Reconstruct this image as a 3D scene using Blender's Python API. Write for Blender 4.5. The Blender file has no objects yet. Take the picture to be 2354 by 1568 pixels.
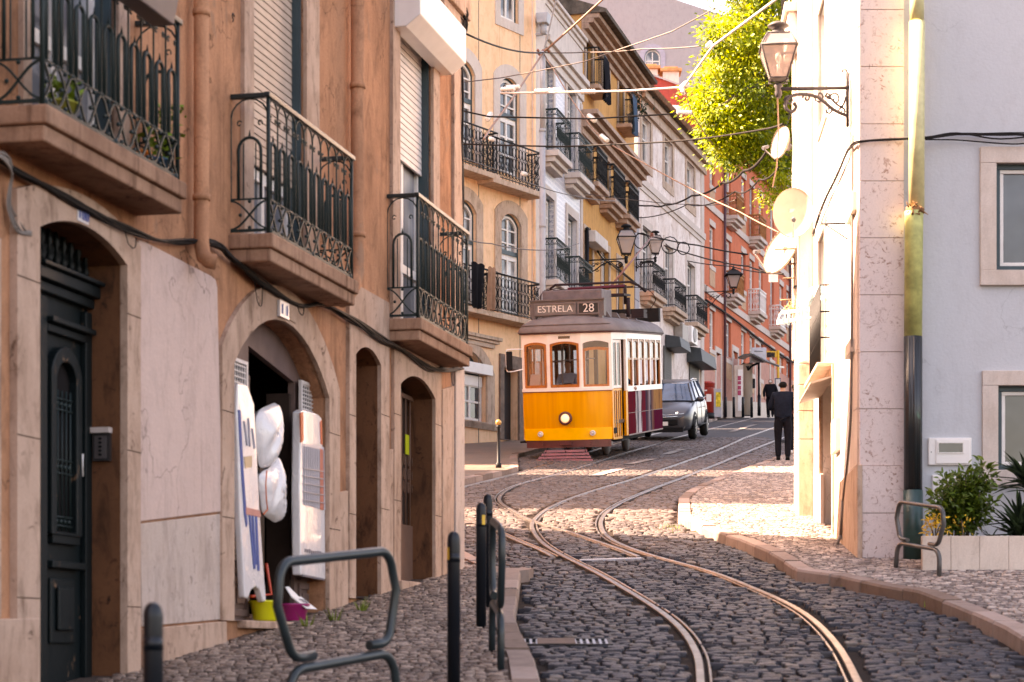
import bpy, bmesh, math, random
import numpy as np
from mathutils import Vector, Matrix, noise
from mathutils.geometry import tessellate_polygon
random.seed(7)
S = bpy.context.scene
COL = S.collection
rad = math.radians
# ---------------------------------------------------------------- camera
FPX, CX, HY = 5000.0, 1177.0, 1494.0          # focal length / centre / horizon in photo units (2354 wide)
cam = bpy.data.cameras.new('camera')
cam.sensor_width = 36.0
cam.lens = FPX/2354.0*36.0
cam.shift_y = (HY-784.0)/2354.0
cam.clip_start = 0.5
cam.clip_end = 2000
cam.dof.use_dof = True
cam.dof.focus_distance = 40.0
cam.dof.aperture_fstop = 4.0
camo = bpy.data.objects.new('camera', cam); COL.objects.link(camo)
camo.location = (0, 0, 0); camo.rotation_euler = (rad(90), 0, 0)
S.camera = camo
# ---------------------------------------------------------------- light
SUN_EL = 42.0
SUN_AZ = -83.0                                  # degrees from +Y towards +X
tosun = Vector((math.sin(rad(SUN_AZ))*math.cos(rad(SUN_EL)), math.cos(rad(SUN_AZ))*math.cos(rad(SUN_EL)), math.sin(rad(SUN_EL))))
sl = bpy.data.lights.new('sun', 'SUN'); sl.energy = 5.0; sl.angle = rad(0.5); sl.color = (1.0, 0.93, 0.85)
so = bpy.data.objects.new('sun', sl); COL.objects.link(so)
so.rotation_euler = (-tosun).to_track_quat('-Z', 'Y').to_euler()
so.location = (-30, 20, 60)
W = bpy.data.worlds.new('World'); S.world = W; W.use_nodes = True
wn = W.node_tree.nodes; wl = W.node_tree.links
bg = wn['Background']; bg.inputs['Strength'].default_value = 0.125
sky = wn.new('ShaderNodeTexSky'); sky.sky_type = 'NISHITA'; sky.sun_disc = False
sky.sun_elevation = rad(SUN_EL); sky.sun_rotation = rad(SUN_AZ)
sky.dust_density = 3.0; sky.air_density = 1.0; sky.ozone_density = 0.6
wl.new(sky.outputs[0], bg.inputs['Color'])
vs = S.view_settings
S.display_settings.display_device = 'sRGB'
vs.view_transform = 'Standard'; vs.look = 'None'; vs.gamma = 1.0; vs.use_curve_mapping = False
vs.exposure = 2.78
vs.use_white_balance = True
vs.white_balance_temperature = 9500
vs.white_balance_tint = 28
cy = S.cycles
cy.max_bounces = 8; cy.diffuse_bounces = 5; cy.glossy_bounces = 4; cy.transmission_bounces = 6; cy.transparent_max_bounces = 12
cy.caustics_reflective = False; cy.caustics_refractive = False
cy.sample_clamp_indirect = 6.0
# ---------------------------------------------------------------- geometry of the place
GP = [(-30, -4.2), (0, -1.73), (14.28, -.10), (20.3, .585), (47, 4.0), (62, 6.03), (94, 10.03), (108, 11.4), (130, 12.4), (400, 14)]
def gz(d):
    for (a, za), (b, zb) in zip(GP, GP[1:]):
        if d <= b: return za+(zb-za)*(d-a)/(b-a)
    return GP[-1][1]
KERB = 0.10
def P(x, y, d): return Vector(((x-CX)/FPX*d, d, (HY-y)/FPX*d))
def G(x, y, h=0.0):
    """the point of the ground (plus h) that lies along the sight line through photo position x, y"""
    k = (HY-y)/FPX; a, b = 4.0, 160.0
    for _ in range(60):
        m = (a+b)/2
        if gz(m)+h-k*m > 0: b = m
        else: a = m
    return P(x, y, a)
class Fac:
    """a vertical facade plane: runs along the direction (tan,1), faces left or right"""
    def __init__(s, X0, d0, tan, face='right'):
        l = math.hypot(tan, 1); s.u = Vector((tan/l, 1/l, 0)); s.o = Vector((X0, d0, 0))
        s.n = Vector((s.u.y, -s.u.x, 0)) * (1 if face == 'right' else -1)
    def at(s, u, z, o=0.0):
        p = s.o+s.u*u+s.n*o; return Vector((p.x, p.y, z))
    def U(s, x, o=0.0):
        k = (x-CX)/FPX; b = s.o+s.n*o
        # b.x+u*ux = k*(b.y+u*uy)
        return (k*b.y-b.x)/(s.u.x-k*s.u.y)
    def D(s, u, o=0.0): return (s.o+s.u*u+s.n*o).y
    def Z(s, y, u, o=0.0): return (HY-y)/FPX*s.D(u, o)
    def pt(s, x, y, o=0.0):
        u = s.U(x, o); return (u, s.Z(y, u, o))
    def rect(s, x0, x1, yt, yb, xr=None, o=0.0):
        u0, u1 = s.U(x0, o), s.U(x1, o); ur = s.U(xr, o) if xr is not None else (u0+u1)/2
        return (u0, u1, s.Z(yb, ur, o), s.Z(yt, ur, o))
class Front:
    """a facade plane square to the view at depth d (u = X)"""
    def __init__(s, d): s.d = d; s.u = Vector((1, 0, 0)); s.n = Vector((0, -1, 0))
    def at(s, u, z, o=0.0): return Vector((u, s.d-o, z))
    def U(s, x, o=0.0): return (x-CX)/FPX*(s.d-o)
    def Z(s, y, u=0, o=0.0): return (HY-y)/FPX*(s.d-o)
    def D(s, u, o=0): return s.d-o
    def pt(s, x, y, o=0.0): return (s.U(x, o), s.Z(y, 0, o))
    def rect(s, x0, x1, yt, yb, xr=None, o=0.0): return (s.U(x0, o), s.U(x1, o), s.Z(yb, 0, o), s.Z(yt, 0, o))
# ---------------------------------------------------------------- object helpers
ROOT = {}
def thing(name, label, cat, loc=(0, 0, 0), rotz=0.0, group=None, rot=None):
    o = bpy.data.objects.new(name, None); COL.objects.link(o)
    o.empty_display_size = 0.2
    o.location = loc; o.rotation_euler = rot if rot else (0, 0, rotz)
    o['label'] = label; o['category'] = cat
    if group: o['group'] = group
    ROOT[o] = Vector(loc)
    return o
def tag(o, label, cat, group=None):
    o['label'] = label; o['category'] = cat
    if group: o['group'] = group
    return o
def copy_tree(o, parent=None):
    c = o.copy(); COL.objects.link(c)
    if parent: c.parent = parent
    for ch in list(o.children): copy_tree(ch, c)
    return c
def dup(o, loc=None, rotz=None, label=None, rot=None):
    c = copy_tree(o)
    if loc is not None: c.location = loc
    if rotz is not None: c.rotation_euler = (0, 0, rotz)
    if rot is not None: c.rotation_euler = rot
    if label: c['label'] = label
    return c
def rootof(o):
    while o.parent: o = o.parent
    return o
class MB:
    def __init__(s): s.v = []; s.f = []; s.sm = []; s.mi = []; s.m = 0
    def add(s, vs, fs, smooth=False):
        k = len(s.v); s.v += [Vector(v) for v in vs]
        for f in fs: s.f.append([i+k for i in f]); s.sm.append(smooth); s.mi.append(s.m)
    def quad(s, a, b, c, d): s.add([a, b, c, d], [(0, 1, 2, 3)])
    def poly(s, pts): s.add(pts, [tuple(range(len(pts)))])
    def hexa(s, p):  # 8 points: bottom 4, top 4
        s.add(p, [(0, 3, 2, 1), (4, 5, 6, 7), (0, 1, 5, 4), (1, 2, 6, 5), (2, 3, 7, 6), (3, 0, 4, 7)])
    def box(s, c, sz, R=None):
        c = Vector(c); x, y, z = sz[0]/2, sz[1]/2, sz[2]/2
        p = [Vector(q) for q in ((-x, -y, -z), (x, -y, -z), (x, y, -z), (-x, y, -z), (-x, -y, z), (x, -y, z), (x, y, z), (-x, y, z))]
        if R: p = [R @ q for q in p]
        s.hexa([c+q for q in p])
    def fbox(s, F, u0, u1, z0, z1, o0, o1):
        if u0 > u1: u0, u1 = u1, u0
        s.hexa([F.at(u0, z0, o0), F.at(u1, z0, o0), F.at(u1, z0, o1), F.at(u0, z0, o1), F.at(u0, z1, o0), F.at(u1, z1, o0), F.at(u1, z1, o1), F.at(u0, z1, o1)])
    def prism(s, pts, vec):
        n = len(pts); pts = [Vector(p) for p in pts]; vec = Vector(vec)
        s.add(pts+[p+vec for p in pts], [tuple(range(n))[::-1], tuple(range(n, 2*n))]+[(i, (i+1) % n, n+(i+1) % n, n+i) for i in range(n)])
    def tube(s, pts, r, n=8, cap=True, closed=False, r2=None):
        pts = [Vector(p) for p in pts]; m = len(pts)
        if m < 2: return
        rs = r if isinstance(r, (list, tuple)) else [r]*m
        vs = []; up = None
        for i, p in enumerate(pts):
            if closed: t = pts[(i+1) % m]-pts[i-1]
            elif i == 0: t = pts[1]-p
            elif i == m-1: t = p-pts[-2]
            else: t = (pts[i+1]-p).normalized()+(p-pts[i-1]).normalized()
            if t.length < 1e-9: t = Vector((0, 0, 1))
            t.normalize()
            if up is None:
                up = Vector((0, 0, 1)) if abs(t.z) < .9 else Vector((1, 0, 0))
            a = t.cross(up)
            if a.length < 1e-6: a = t.cross(Vector((0.3, 1, .1)))
            a.normalize(); b = a.cross(t).normalized(); up = b
            for k in range(n):
                w = 2*math.pi*(k+.5)/n
                vs.append(p+a*(math.cos(w)*rs[i])+b*(math.sin(w)*rs[i]))
        fs = []
        for i in range(m if closed else m-1):
            j = (i+1) % m
            for k in range(n): fs.append((i*n+k, i*n+(k+1) % n, j*n+(k+1) % n, j*n+k))
        s.add(vs, fs, n > 4)
        if cap and not closed:
            k = len(s.v)-m*n
            s.f.append([k+i for i in range(n)][::-1]); s.sm.append(False); s.mi.append(s.m)
            s.f.append([k+(m-1)*n+i for i in range(n)]); s.sm.append(False); s.mi.append(s.m)
    def lathe(s, prof, c=(0, 0, 0), n=16, axis=None, smooth=True):
        """prof: list of (r,z); axis: Matrix 3x3 to rotate"""
        c = Vector(c); vs = []; m = len(prof)
        for r, z in prof:
            for k in range(n):
                w = 2*math.pi*k/n; q = Vector((r*math.cos(w), r*math.sin(w), z))
                if axis: q = axis @ q
                vs.append(c+q)
        fs = []
        for i in range(m-1):
            for k in range(n): fs.append((i*n+k, i*n+(k+1) % n, (i+1)*n+(k+1) % n, (i+1)*n+k))
        s.add(vs, fs, smooth)
        k0 = len(s.v)-m*n
        if prof[0][0] > 1e-5: s.f.append([k0+i for i in range(n)][::-1]); s.sm.append(False); s.mi.append(s.m)
        if prof[-1][0] > 1e-5: s.f.append([k0+(m-1)*n+i for i in range(n)]); s.sm.append(False); s.mi.append(s.m)
    def loft(s, rings, smooth=True, cap=True):
        n = len(rings[0]); vs = [p for r in rings for p in r]; fs = []
        for i in range(len(rings)-1):
            for k in range(n): fs.append((i*n+k, i*n+(k+1) % n, (i+1)*n+(k+1) % n, (i+1)*n+k))
        s.add(vs, fs, smooth)
        if cap:
            k0 = len(s.v)-len(vs)
            s.f.append([k0+i for i in range(n)][::-1]); s.sm.append(False); s.mi.append(s.m)
            s.f.append([k0+len(vs)-n+i for i in range(n)]); s.sm.append(False); s.mi.append(s.m)
    def ball(s, c, r, n=8, m=6, sc=(1, 1, 1)):
        c = Vector(c); vs = []; fs = []
        for i in range(1, m):
            t = math.pi*i/m
            for k in range(n):
                w = 2*math.pi*k/n
                vs.append(c+Vector((r*math.sin(t)*math.cos(w)*sc[0], r*math.sin(t)*math.sin(w)*sc[1], r*math.cos(t)*sc[2])))
        for i in range(m-2):
            for k in range(n): fs.append((i*n+k, (i+1)*n+k, (i+1)*n+(k+1) % n, i*n+(k+1) % n))
        top = len(vs); vs.append(c+Vector((0, 0, r*sc[2]))); bot = len(vs); vs.append(c-Vector((0, 0, r*sc[2])))
        for k in range(n):
            fs.append((top, k, (k+1) % n)); fs.append((bot, (m-2)*n+(k+1) % n, (m-2)*n+k))
        s.add(vs, fs, True)
    def ring(s, F, A, B, o0, o1):
        """frame between two loops of equal length on a facade, from offset o0 (back) to o1 (front)"""
        n = len(A); vs = [F.at(u, z, o1) for u, z in A]+[F.at(u, z, o1) for u, z in B]+[F.at(u, z, o0) for u, z in A]+[F.at(u, z, o0) for u, z in B]
        fs = []
        for i in range(n):
            j = (i+1) % n
            fs += [(i, j, n+j, n+i), (i, 2*n+i, 2*n+j, j), (n+i, n+j, 3*n+j, 3*n+i)]
        s.add(vs, fs)
    def plate(s, F, loop, o0, o1=None):
        pts = [F.at(u, z, o0) for u, z in loop]
        if o1 is None: s.poly(pts)
        else: s.prism(pts, F.n*(o1-o0))
    def build(s, name, mat, parent=None, world=True, bevel=0, merge=False):
        me = bpy.data.meshes.new(name)
        off = Vector((0, 0, 0))
        if parent and world: off = ROOT.get(rootof(parent), Vector((0, 0, 0)))
        me.from_pydata([(v-off)[:] for v in s.v], [], s.f)
        mats = mat if isinstance(mat, (list, tuple)) else [mat]
        for m in mats: me.materials.append(m)
        for i, p in enumerate(me.polygons):
            p.use_smooth = s.sm[i]
            if s.mi[i] < len(mats): p.material_index = s.mi[i]
        bm = bmesh.new(); bm.from_mesh(me)
        if merge: bmesh.ops.remove_doubles(bm, verts=bm.verts, dist=1e-5)
        bmesh.ops.recalc_face_normals(bm, faces=bm.faces)
        bm.to_mesh(me); bm.free()
        o = bpy.data.objects.new(name, me); COL.objects.link(o)
        if parent: o.parent = parent
        if bevel:
            b = o.modifiers.new('bevel', 'BEVEL'); b.width = bevel; b.segments = 2; b.limit_method = 'ANGLE'; b.angle_limit = rad(40)
        return o
def struct(o): o['kind'] = 'structure'; return o
def arcloop(u0, u1, z0, z1, rise=0.0, n=12):
    """rectangle u0..u1, z0..z1 whose top is an arc of height rise (inside z1)"""
    if rise <= 0: return [(u0, z0), (u1, z0), (u1, z1), (u0, z1)]
    c = (u0+u1)/2; h = abs(u1-u0)/2; zs = z1-rise; L = [(u0, z0), (u1, z0)]
    if rise >= h*.98:
        for i in range(n+1):
            w = math.pi*i/n; L.append((c+(u1-c)*math.cos(w), zs+rise*math.sin(w)))
    else:
        R = (h*h+rise*rise)/(2*rise); a = math.asin(h/R)
        for i in range(n+1):
            w = -a+2*a*i/n; L.append((c-(u1-c)/h*R*math.sin(w), z1-R+R*math.cos(w)))
    return L
def wallmesh(F, outer, holes, depth, mb=None, o=0.0):
    """flat wall with openings; every opening gets reveals of its depth"""
    mb = mb or MB()
    loops = [outer]+[h[0] for h in holes]
    pl = [[Vector((u, z, 0)) for u, z in L] for L in loops]
    flat = [F.at(u, z, o) for L in loops for u, z in L]
    tri = tessellate_polygon(pl)
    mb.add(flat, [tuple(t) for t in tri])
    for L, dp in holes:
        n = len(L)
        for i in range(n):
            a, b = L[i], L[(i+1) % n]
            mb.quad(F.at(*a, o), F.at(*b, o), F.at(*b, o-dp), F.at(*a, o-dp))
    return mb
def catmull(pts, n=8):
    pts = [Vector(p) for p in pts]; out = []
    q = [pts[0]*2-pts[1]]+pts+[pts[-1]*2-pts[-2]]
    for i in range(1, len(q)-2):
        p0, p1, p2, p3 = q[i-1:i+3]
        for k in range(n):
            t = k/n
            out.append(.5*((2*p1)+(p2-p0)*t+(2*p0-5*p1+4*p2-p3)*t*t+(3*p1-p0-3*p2+p3)*t**3))
    out.append(pts[-1]); return out
def sag(a, b, s, n=14):
    a, b = Vector(a), Vector(b)
    return [a.lerp(b, i/n)-Vector((0, 0, s*4*(i/n)*(1-i/n))) for i in range(n+1)]
# ---------------------------------------------------------------- materials
def newmat(name):
    m = bpy.data.materials.new(name); m.use_nodes = True
    nt = m.node_tree; b = nt.nodes['Principled BSDF']; return m, nt, b
def N(nt, t, **k):
    n = nt.nodes.new(t)
    for a, v in k.items(): setattr(n, a, v)
    return n
def ramp(nt, fac, stops):
    r = N(nt, 'ShaderNodeValToRGB'); e = r.color_ramp.elements
    e[0].position = stops[0][0]; e[0].color = (*stops[0][1], 1); e[1].position = stops[-1][0]; e[1].color = (*stops[-1][1], 1)
    for p, c in stops[1:-1]: q = e.new(p); q.color = (*c, 1)
    nt.links.new(fac, r.inputs[0]); return r.outputs[0]
def pos(nt, scale=(1, 1, 1)):
    g = N(nt, 'ShaderNodeNewGeometry'); mp = N(nt, 'ShaderNodeMapping'); mp.inputs['Scale'].default_value = scale
    nt.links.new(g.outputs['Position'], mp.inputs[0]); return mp.outputs[0]
def objco(nt, scale=(1, 1, 1)):
    g = N(nt, 'ShaderNodeTexCoord'); mp = N(nt, 'ShaderNodeMapping'); mp.inputs['Scale'].default_value = scale
    nt.links.new(g.outputs['Object'], mp.inputs[0]); return mp.outputs[0]
def tnoise(nt, co, scale, detail=6, rough=.6, dist=0):
    t = N(nt, 'ShaderNodeTexNoise'); t.inputs['Scale'].default_value = scale; t.inputs['Detail'].default_value = detail
    t.inputs['Roughness'].default_value = rough; t.inputs['Distortion'].default_value = dist
    nt.links.new(co, t.inputs['Vector']); return t.outputs['Fac']
def mix(nt, fac, a, b, mode='MIX'):
    x = N(nt, 'ShaderNodeMix', data_type='RGBA', blend_type=mode)
    for i, v in ((0, fac), (6, a), (7, b)):
        if isinstance(v, (int, float)): x.inputs[i].default_value = v
        elif isinstance(v, (tuple, list)): x.inputs[i].default_value = (*v[:3], 1)
        else: nt.links.new(v, x.inputs[i])
    return x.outputs[2]
def mrange(nt, v, a, b, c=0, d=1):
    r = N(nt, 'ShaderNodeMapRange'); nt.links.new(v, r.inputs[0])
    for i, q in enumerate((a, b, c, d)): r.inputs[i+1].default_value = q
    return r.outputs[0]
def bump(nt, b, h, strength=.3, dist=.02):
    n = N(nt, 'ShaderNodeBump'); n.inputs['Strength'].default_value = strength; n.inputs['Distance'].default_value = dist
    nt.links.new(h, n.inputs['Height']); nt.links.new(n.outputs[0], b.inputs['Normal'])
def plain(name, col, rough=.6, metal=0, spec=.5, var=.12, scale=6, coat=0, bmp=0):
    m, nt, b = newmat(name)
    if spec == .5 and metal == 0 and rough >= .5: spec = .10 if max(col) < .06 else .2
    f = tnoise(nt, pos(nt), scale, 5)
    c = mix(nt, mrange(nt, f, .3, .7), tuple(x*(1-var) for x in col), tuple(min(1, x*(1+var)) for x in col))
    nt.links.new(c, b.inputs['Base Color'])
    b.inputs['Roughness'].default_value = rough; b.inputs['Metallic'].default_value = metal
    b.inputs['Specular IOR Level'].default_value = spec; b.inputs['Coat Weight'].default_value = coat
    if bmp: bump(nt, b, tnoise(nt, pos(nt), scale*6, 4), bmp, .01)
    return m
def plaster(name, col, dirt, amount=.5, streak=.5, rough=.9, fine=.12, bscale=28, patch=None, crack=0):
    """wall render: cloudy tone, vertical run-down stains, fine grain; patch = colour of flaked places"""
    m, nt, b = newmat(name)
    big = tnoise(nt, pos(nt), .9, 8, .65)
    st = tnoise(nt, pos(nt, (5, 5, .35)), 1.2, 6, .65)
    gr = tnoise(nt, pos(nt), 55, 4, .7)
    c = mix(nt, mrange(nt, big, .42, .72, 0, amount), col, dirt)
    c = mix(nt, mrange(nt, st, .52, .78, 0, streak), c, dirt)
    s2 = tnoise(nt, pos(nt, (17, 17, .55)), 1.0, 5, .6); s3 = tnoise(nt, pos(nt, (1, 1, .5)), 1.3, 3)
    sm = N(nt, 'ShaderNodeMath', operation='MULTIPLY'); nt.links.new(mrange(nt, s2, .54, .68, 0, streak), sm.inputs[0]); nt.links.new(mrange(nt, s3, .45, .62), sm.inputs[1])
    c = mix(nt, sm.outputs[0], c, tuple(x*.6 for x in dirt))
    md = tnoise(nt, pos(nt, (1, 1, .6)), 5.5, 7, .7, .6)
    c = mix(nt, mrange(nt, md, .50, .74, 0, min(1, amount*1.1)), c, tuple(x*.62 for x in dirt))
    c = mix(nt, mrange(nt, md, .46, .30, 0, amount*.5), c, tuple(min(1, x*1.22) for x in col))
    c = mix(nt, mrange(nt, gr, .3, .75, 0, fine), c, tuple(x*.45 for x in col))
    if crack:
        dv = N(nt, 'ShaderNodeTexNoise'); dv.inputs['Scale'].default_value = 3.0; dv.inputs['Detail'].default_value = 5; nt.links.new(pos(nt), dv.inputs['Vector'])
        va = N(nt, 'ShaderNodeVectorMath', operation='MULTIPLY_ADD'); va.inputs[1].default_value = (.55, .55, .55); nt.links.new(dv.outputs['Color'], va.inputs[0]); nt.links.new(pos(nt, (.75, .75, .6)), va.inputs[2])
        vo = N(nt, 'ShaderNodeTexVoronoi', feature='DISTANCE_TO_EDGE'); vo.inputs['Scale'].default_value = 1.0; nt.links.new(va.outputs[0], vo.inputs['Vector'])
        cm = N(nt, 'ShaderNodeMath', operation='MULTIPLY'); nt.links.new(mrange(nt, vo.outputs['Distance'], .0, .007, crack, 0), cm.inputs[0]); nt.links.new(mrange(nt, tnoise(nt, pos(nt), 1.1, 2), .45, .6), cm.inputs[1])
        c = mix(nt, cm.outputs[0], c, tuple(x*.25 for x in dirt))
    if patch:
        p = tnoise(nt, pos(nt, (1, 1, .6)), 1.7, 10, .7, .4)
        c = mix(nt, mrange(nt, p, .60, .64, 0, .8), c, patch)
    nt.links.new(c, b.inputs['Base Color'])
    b.inputs['Roughness'].default_value = rough; b.inputs['Specular IOR Level'].default_value = .12
    bump(nt, b, mix(nt, .35, tnoise(nt, pos(nt), bscale, 6, .6), big), .35, .02)
    return m
def stone(name, col, vein, dirt, pits=.5, scale=3.0, rough=.75, grime=1.0, veins=False):
    m, nt, b = newmat(name)
    big = tnoise(nt, pos(nt), 1.3, 8, .65)
    vv = tnoise(nt, pos(nt), scale*2.2, 9, .72, 1.2)
    fine = tnoise(nt, pos(nt), 60, 4, .7)
    c = mix(nt, mrange(nt, big, .45, .75, 0, .55), col, dirt)
    ve = tnoise(nt, pos(nt), scale*5.5, 7, .7, 1.8) if veins else vv
    vm = mrange(nt, tnoise(nt, pos(nt), 2.3, 4), .38, .58) if veins else None
    vf = mrange(nt, ve, .565, .60, 0, pits) if veins else mrange(nt, vv, .59, .66, 0, pits)
    if veins: q = N(nt, 'ShaderNodeMath', operation='MULTIPLY'); nt.links.new(vf, q.inputs[0]); nt.links.new(vm, q.inputs[1]); vf = q.outputs[0]
    c = mix(nt, vf, c, vein)
    md = tnoise(nt, pos(nt, (1.6, 1.6, .55)), 4.5, 8, .72, .5)
    c = mix(nt, mrange(nt, md, .50, .72, 0, pits*grime), c, tuple(x*.55 for x in dirt))
    c = mix(nt, mrange(nt, md, .46, .30, 0, .45*grime), c, tuple(min(1, x*1.2) for x in col))
    c = mix(nt, mrange(nt, fine, .35, .75, 0, .25), c, tuple(x*.4 for x in col))
    nt.links.new(c, b.inputs['Base Color'])
    b.inputs['Roughness'].default_value = rough; b.inputs['Specular IOR Level'].default_value = .18
    bump(nt, b, mix(nt, .4, vv, fine), .08 if veins else .3, .015)
    return m
def paint(name, col, rough=.45, chip=None, amount=.5, spec=.5):
    m, nt, b = newmat(name)
    f = tnoise(nt, pos(nt), 3, 6); c = mix(nt, mrange(nt, f, .3, .7), tuple(x*.82 for x in col), col)
    if chip:
        k = tnoise(nt, pos(nt, (1, 1, .45)), 9, 9, .75, .5); c = mix(nt, mrange(nt, k, .66-.1*amount, .69-.1*amount), c, chip)
    nt.links.new(c, b.inputs['Base Color']); b.inputs['Roughness'].default_value = rough; b.inputs['Specular IOR Level'].default_value = spec
    bump(nt, b, tnoise(nt, pos(nt), 40, 4), .12, .01)
    return m
def pane(name, col=(.03, .035, .04), curtain=None):
    m, nt, b = newmat(name)
    if curtain:
        w = N(nt, 'ShaderNodeTexNoise'); w.inputs['Scale'].default_value = 3.0; nt.links.new(pos(nt, (4, 4, .25)), w.inputs['Vector'])
        k = tnoise(nt, pos(nt), .8, 2)
        c = mix(nt, mrange(nt, w.outputs['Fac'], .3, .7), tuple(x*.55 for x in curtain), curtain)
        c = mix(nt, mrange(nt, k, .5, .6), col, c); nt.links.new(c, b.inputs['Base Color'])
    else:
        k = tnoise(nt, pos(nt), 1.1, 3); nt.links.new(mix(nt, mrange(nt, k, .4, .65), col, tuple(x*2.6 for x in col)), b.inputs['Base Color'])
    b.inputs['Roughness'].default_value = .06; b.inputs['Specular IOR Level'].default_value = .8
    bump(nt, b, tnoise(nt, pos(nt), 1.5, 2), .05, .05)
    return m
M = {}
M['ochrewall'] = plaster('brown_ochre_render', (.56, .265, .148), (.160, .066, .037), .68, .62, fine=.45, bscale=40, patch=(.33, .185, .12), crack=.8)
M['trim'] = stone('weathered_limestone_trim', (.52, .350, .265), (.085, .040, .025), (.25, .125, .070), .85)
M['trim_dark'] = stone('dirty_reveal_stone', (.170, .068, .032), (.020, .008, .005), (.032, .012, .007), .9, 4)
M['plasterpale'] = plaster('pale_cement_panel', (.62, .45, .39), (.46, .32, .27), .4, .3, fine=.12, crack=.6)
M['stonepale'] = stone('pitted_pale_stone', (.54, .425, .37), (.14, .10, .085), (.42, .30, .23), .6, 5)
M['iron_green'] = paint('dark_green_iron_paint', (.010, .024, .023), .5, spec=.3)
M['iron_black'] = paint('black_iron_paint', (.009, .009, .010), .55, spec=.25)
M['door_green'] = paint('old_dark_green_door_paint', (.004, .009, .010), .45, (.22, .12, .07), .35, spec=.22)
M['shutter_beige'] = plain('beige_shutter_slats', (.50, .37, .29), .55, var=.1)
M['shutter_white'] = plain('white_shutter_slats', (.72, .64, .59), .5, var=.08)
M['white_metal'] = plain('white_enamel', (.78, .74, .71), .4, var=.05)
M['whitewood'] = plain('white_painted_wood', (.76, .72, .68), .5, var=.08)
M['greenwood'] = plain('dark_green_painted_wood', (.022, .050, .060), .45, var=.15)
M['brownwood'] = plain('brown_grey_shop_wood', (.15, .095, .083), .6, var=.15, bmp=.1)
M['darkwood'] = plain('dark_brown_wood', (.045, .028, .022), .55, var=.2)
M['dark'] = plain('dark_interior', (.012, .010, .010), .9)
M['pane'] = pane('window_glass')
M['panec'] = pane('curtained_window_glass', (.05, .055, .06), (.55, .55, .55))
M['panelite'] = pane('pale_streaked_glass', (.16, .17, .19), (.62, .62, .62))  # pale streaky tone lies in the base colour
M['cable'] = plain('black_cable', (.020, .017, .016), .6)
M['cablegrey'] = plain('grey_cable', (.22, .19, .17), .6)
M['wire'] = plain('contact_wire', (.10, .075, .065), .5, metal=.4)
M['porcelain'] = plain('porcelain_insulator', (.72, .68, .64), .25)
M['yellow'] = plaster('yellow_render', (.95, .62, .40), (.72, .37, .16), .35, .35, fine=.05)
M['ochre'] = plaster('ochre_render', (.70, .36, .13), (.45, .21, .09), .4, .45, fine=.06)
M['paleplaster'] = plaster('off_white_render', (.72, .63, .57), (.52, .43, .37), .4, .4, fine=.05)
M['peeling'] = plaster('peeling_white_render', (.86, .76, .71), (.55, .38, .30), .6, .6, fine=.05, patch=(.46, .32, .24))
M['red'] = plaster('coral_red_render', (.70, .195, .105), (.56, .14, .075), .35, .3, fine=.04)
M['redpale'] = plaster('faded_pink_render', (.58, .30, .24), (.45, .20, .15), .5, .4, fine=.04)
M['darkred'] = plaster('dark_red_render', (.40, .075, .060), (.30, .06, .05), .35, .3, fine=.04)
M['farwall'] = plaster('lavender_grey_render', (.40, .37, .385), (.34, .31, .325), .4, .3, fine=.04)
M['bluewall'] = plaster('pale_blue_render', (.525, .545, .57), (.46, .455, .46), .16, .12, fine=.08, crack=.3)
M['whitewall'] = plaster('white_lime_render', (.64, .60, .565), (.54, .46, .41), .35, .3, fine=.03, crack=.5)
M['lime'] = stone('limestone_surround', (.66, .56, .50), (.48, .36, .29), (.52, .40, .32), .35)
M['limestain'] = stone('stained_limestone_surround', (.58, .42, .32), (.26, .14, .08), (.33, .19, .11), .8, 2.0)
M['lioz'] = stone('pink_veined_limestone', (.77, .635, .60), (.34, .17, .125), (.74, .58, .54), .85, 2.2, .6, .22, True)
M['planterstone'] = stone('planter_slabs', (.68, .57, .49), (.46, .33, .25), (.58, .42, .32), .4)
M['kerb'] = stone('kerb_limestone', (.27, .20, .17), (.11, .07, .055), (.145, .095, .07), .5, 3)
M['rooftile'] = plain('terracotta_tiles', (.24, .11, .06), .85, var=.35, scale=4, bmp=.3)
M['roofslab'] = plain('dark_eave_lichen', (.12, .095, .075), .9, var=.5, scale=5)
M['pole'] = plain('grey_steel_pole', (.36, .37, .40), .45)
M['bollard'] = plain('dark_blue_green_bollard_paint', (.004, .007, .011), .35, var=.2, spec=.35)
M['hoop'] = plain('dark_grey_green_tube_paint', (.014, .024, .027), .3, var=.25, spec=.4)
M['hoop_worn'] = plain('worn_brown_tube', (.14, .095, .075), .35, var=.3)
M['bolyellow'] = plain('yellow_reflector', (.75, .42, .03), .4)
M['slab'] = plaster('stained_balcony_slab', (.42, .240, .160), (.15, .065, .038), .6, .95, fine=.35, bscale=40)
# ---------------------------------------------------------------- ground, road, pavements, kerbs, rails
def zd(x, y): return ((2400+x/1.635)/1.6313, (1650+y/1.635)/1.6313)
def ze(x, y): return ((1700+x/1.727)/1.6313, (1650+y/1.727)/1.6313)
KR = [G(*zd(*q)) for q in ((2354, 1310), (2230, 1230), (1930, 1090), (1800, 1040), (1700, 1000), (1480, 960), (1230, 900), (1100, 880), (960, 860), (880, 800), (780, 740), (600, 660), (440, 605), (300, 540), (236, 512))]
KR = [KR[0]+(KR[0]-KR[1]).normalized()*6]+KR
KR += [G(*zd(*q), KERB)-Vector((0, 0, KERB)) for q in ((232, 455), (234, 350), (300, 300), (520, 210), (800, 112), (870, 92))]
KR.append(KR[-1]+Vector((1.2, 5, .66)))
KL = [G(*ze(*q)) for q in ((545, 1568), (530, 1500), (490, 1420), (440, 1330), (400, 1225), (415, 1100), (432, 960), (440, 885))]
KL = [KL[0]+(KL[0]-KL[1]).normalized()*4]+KL
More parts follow.
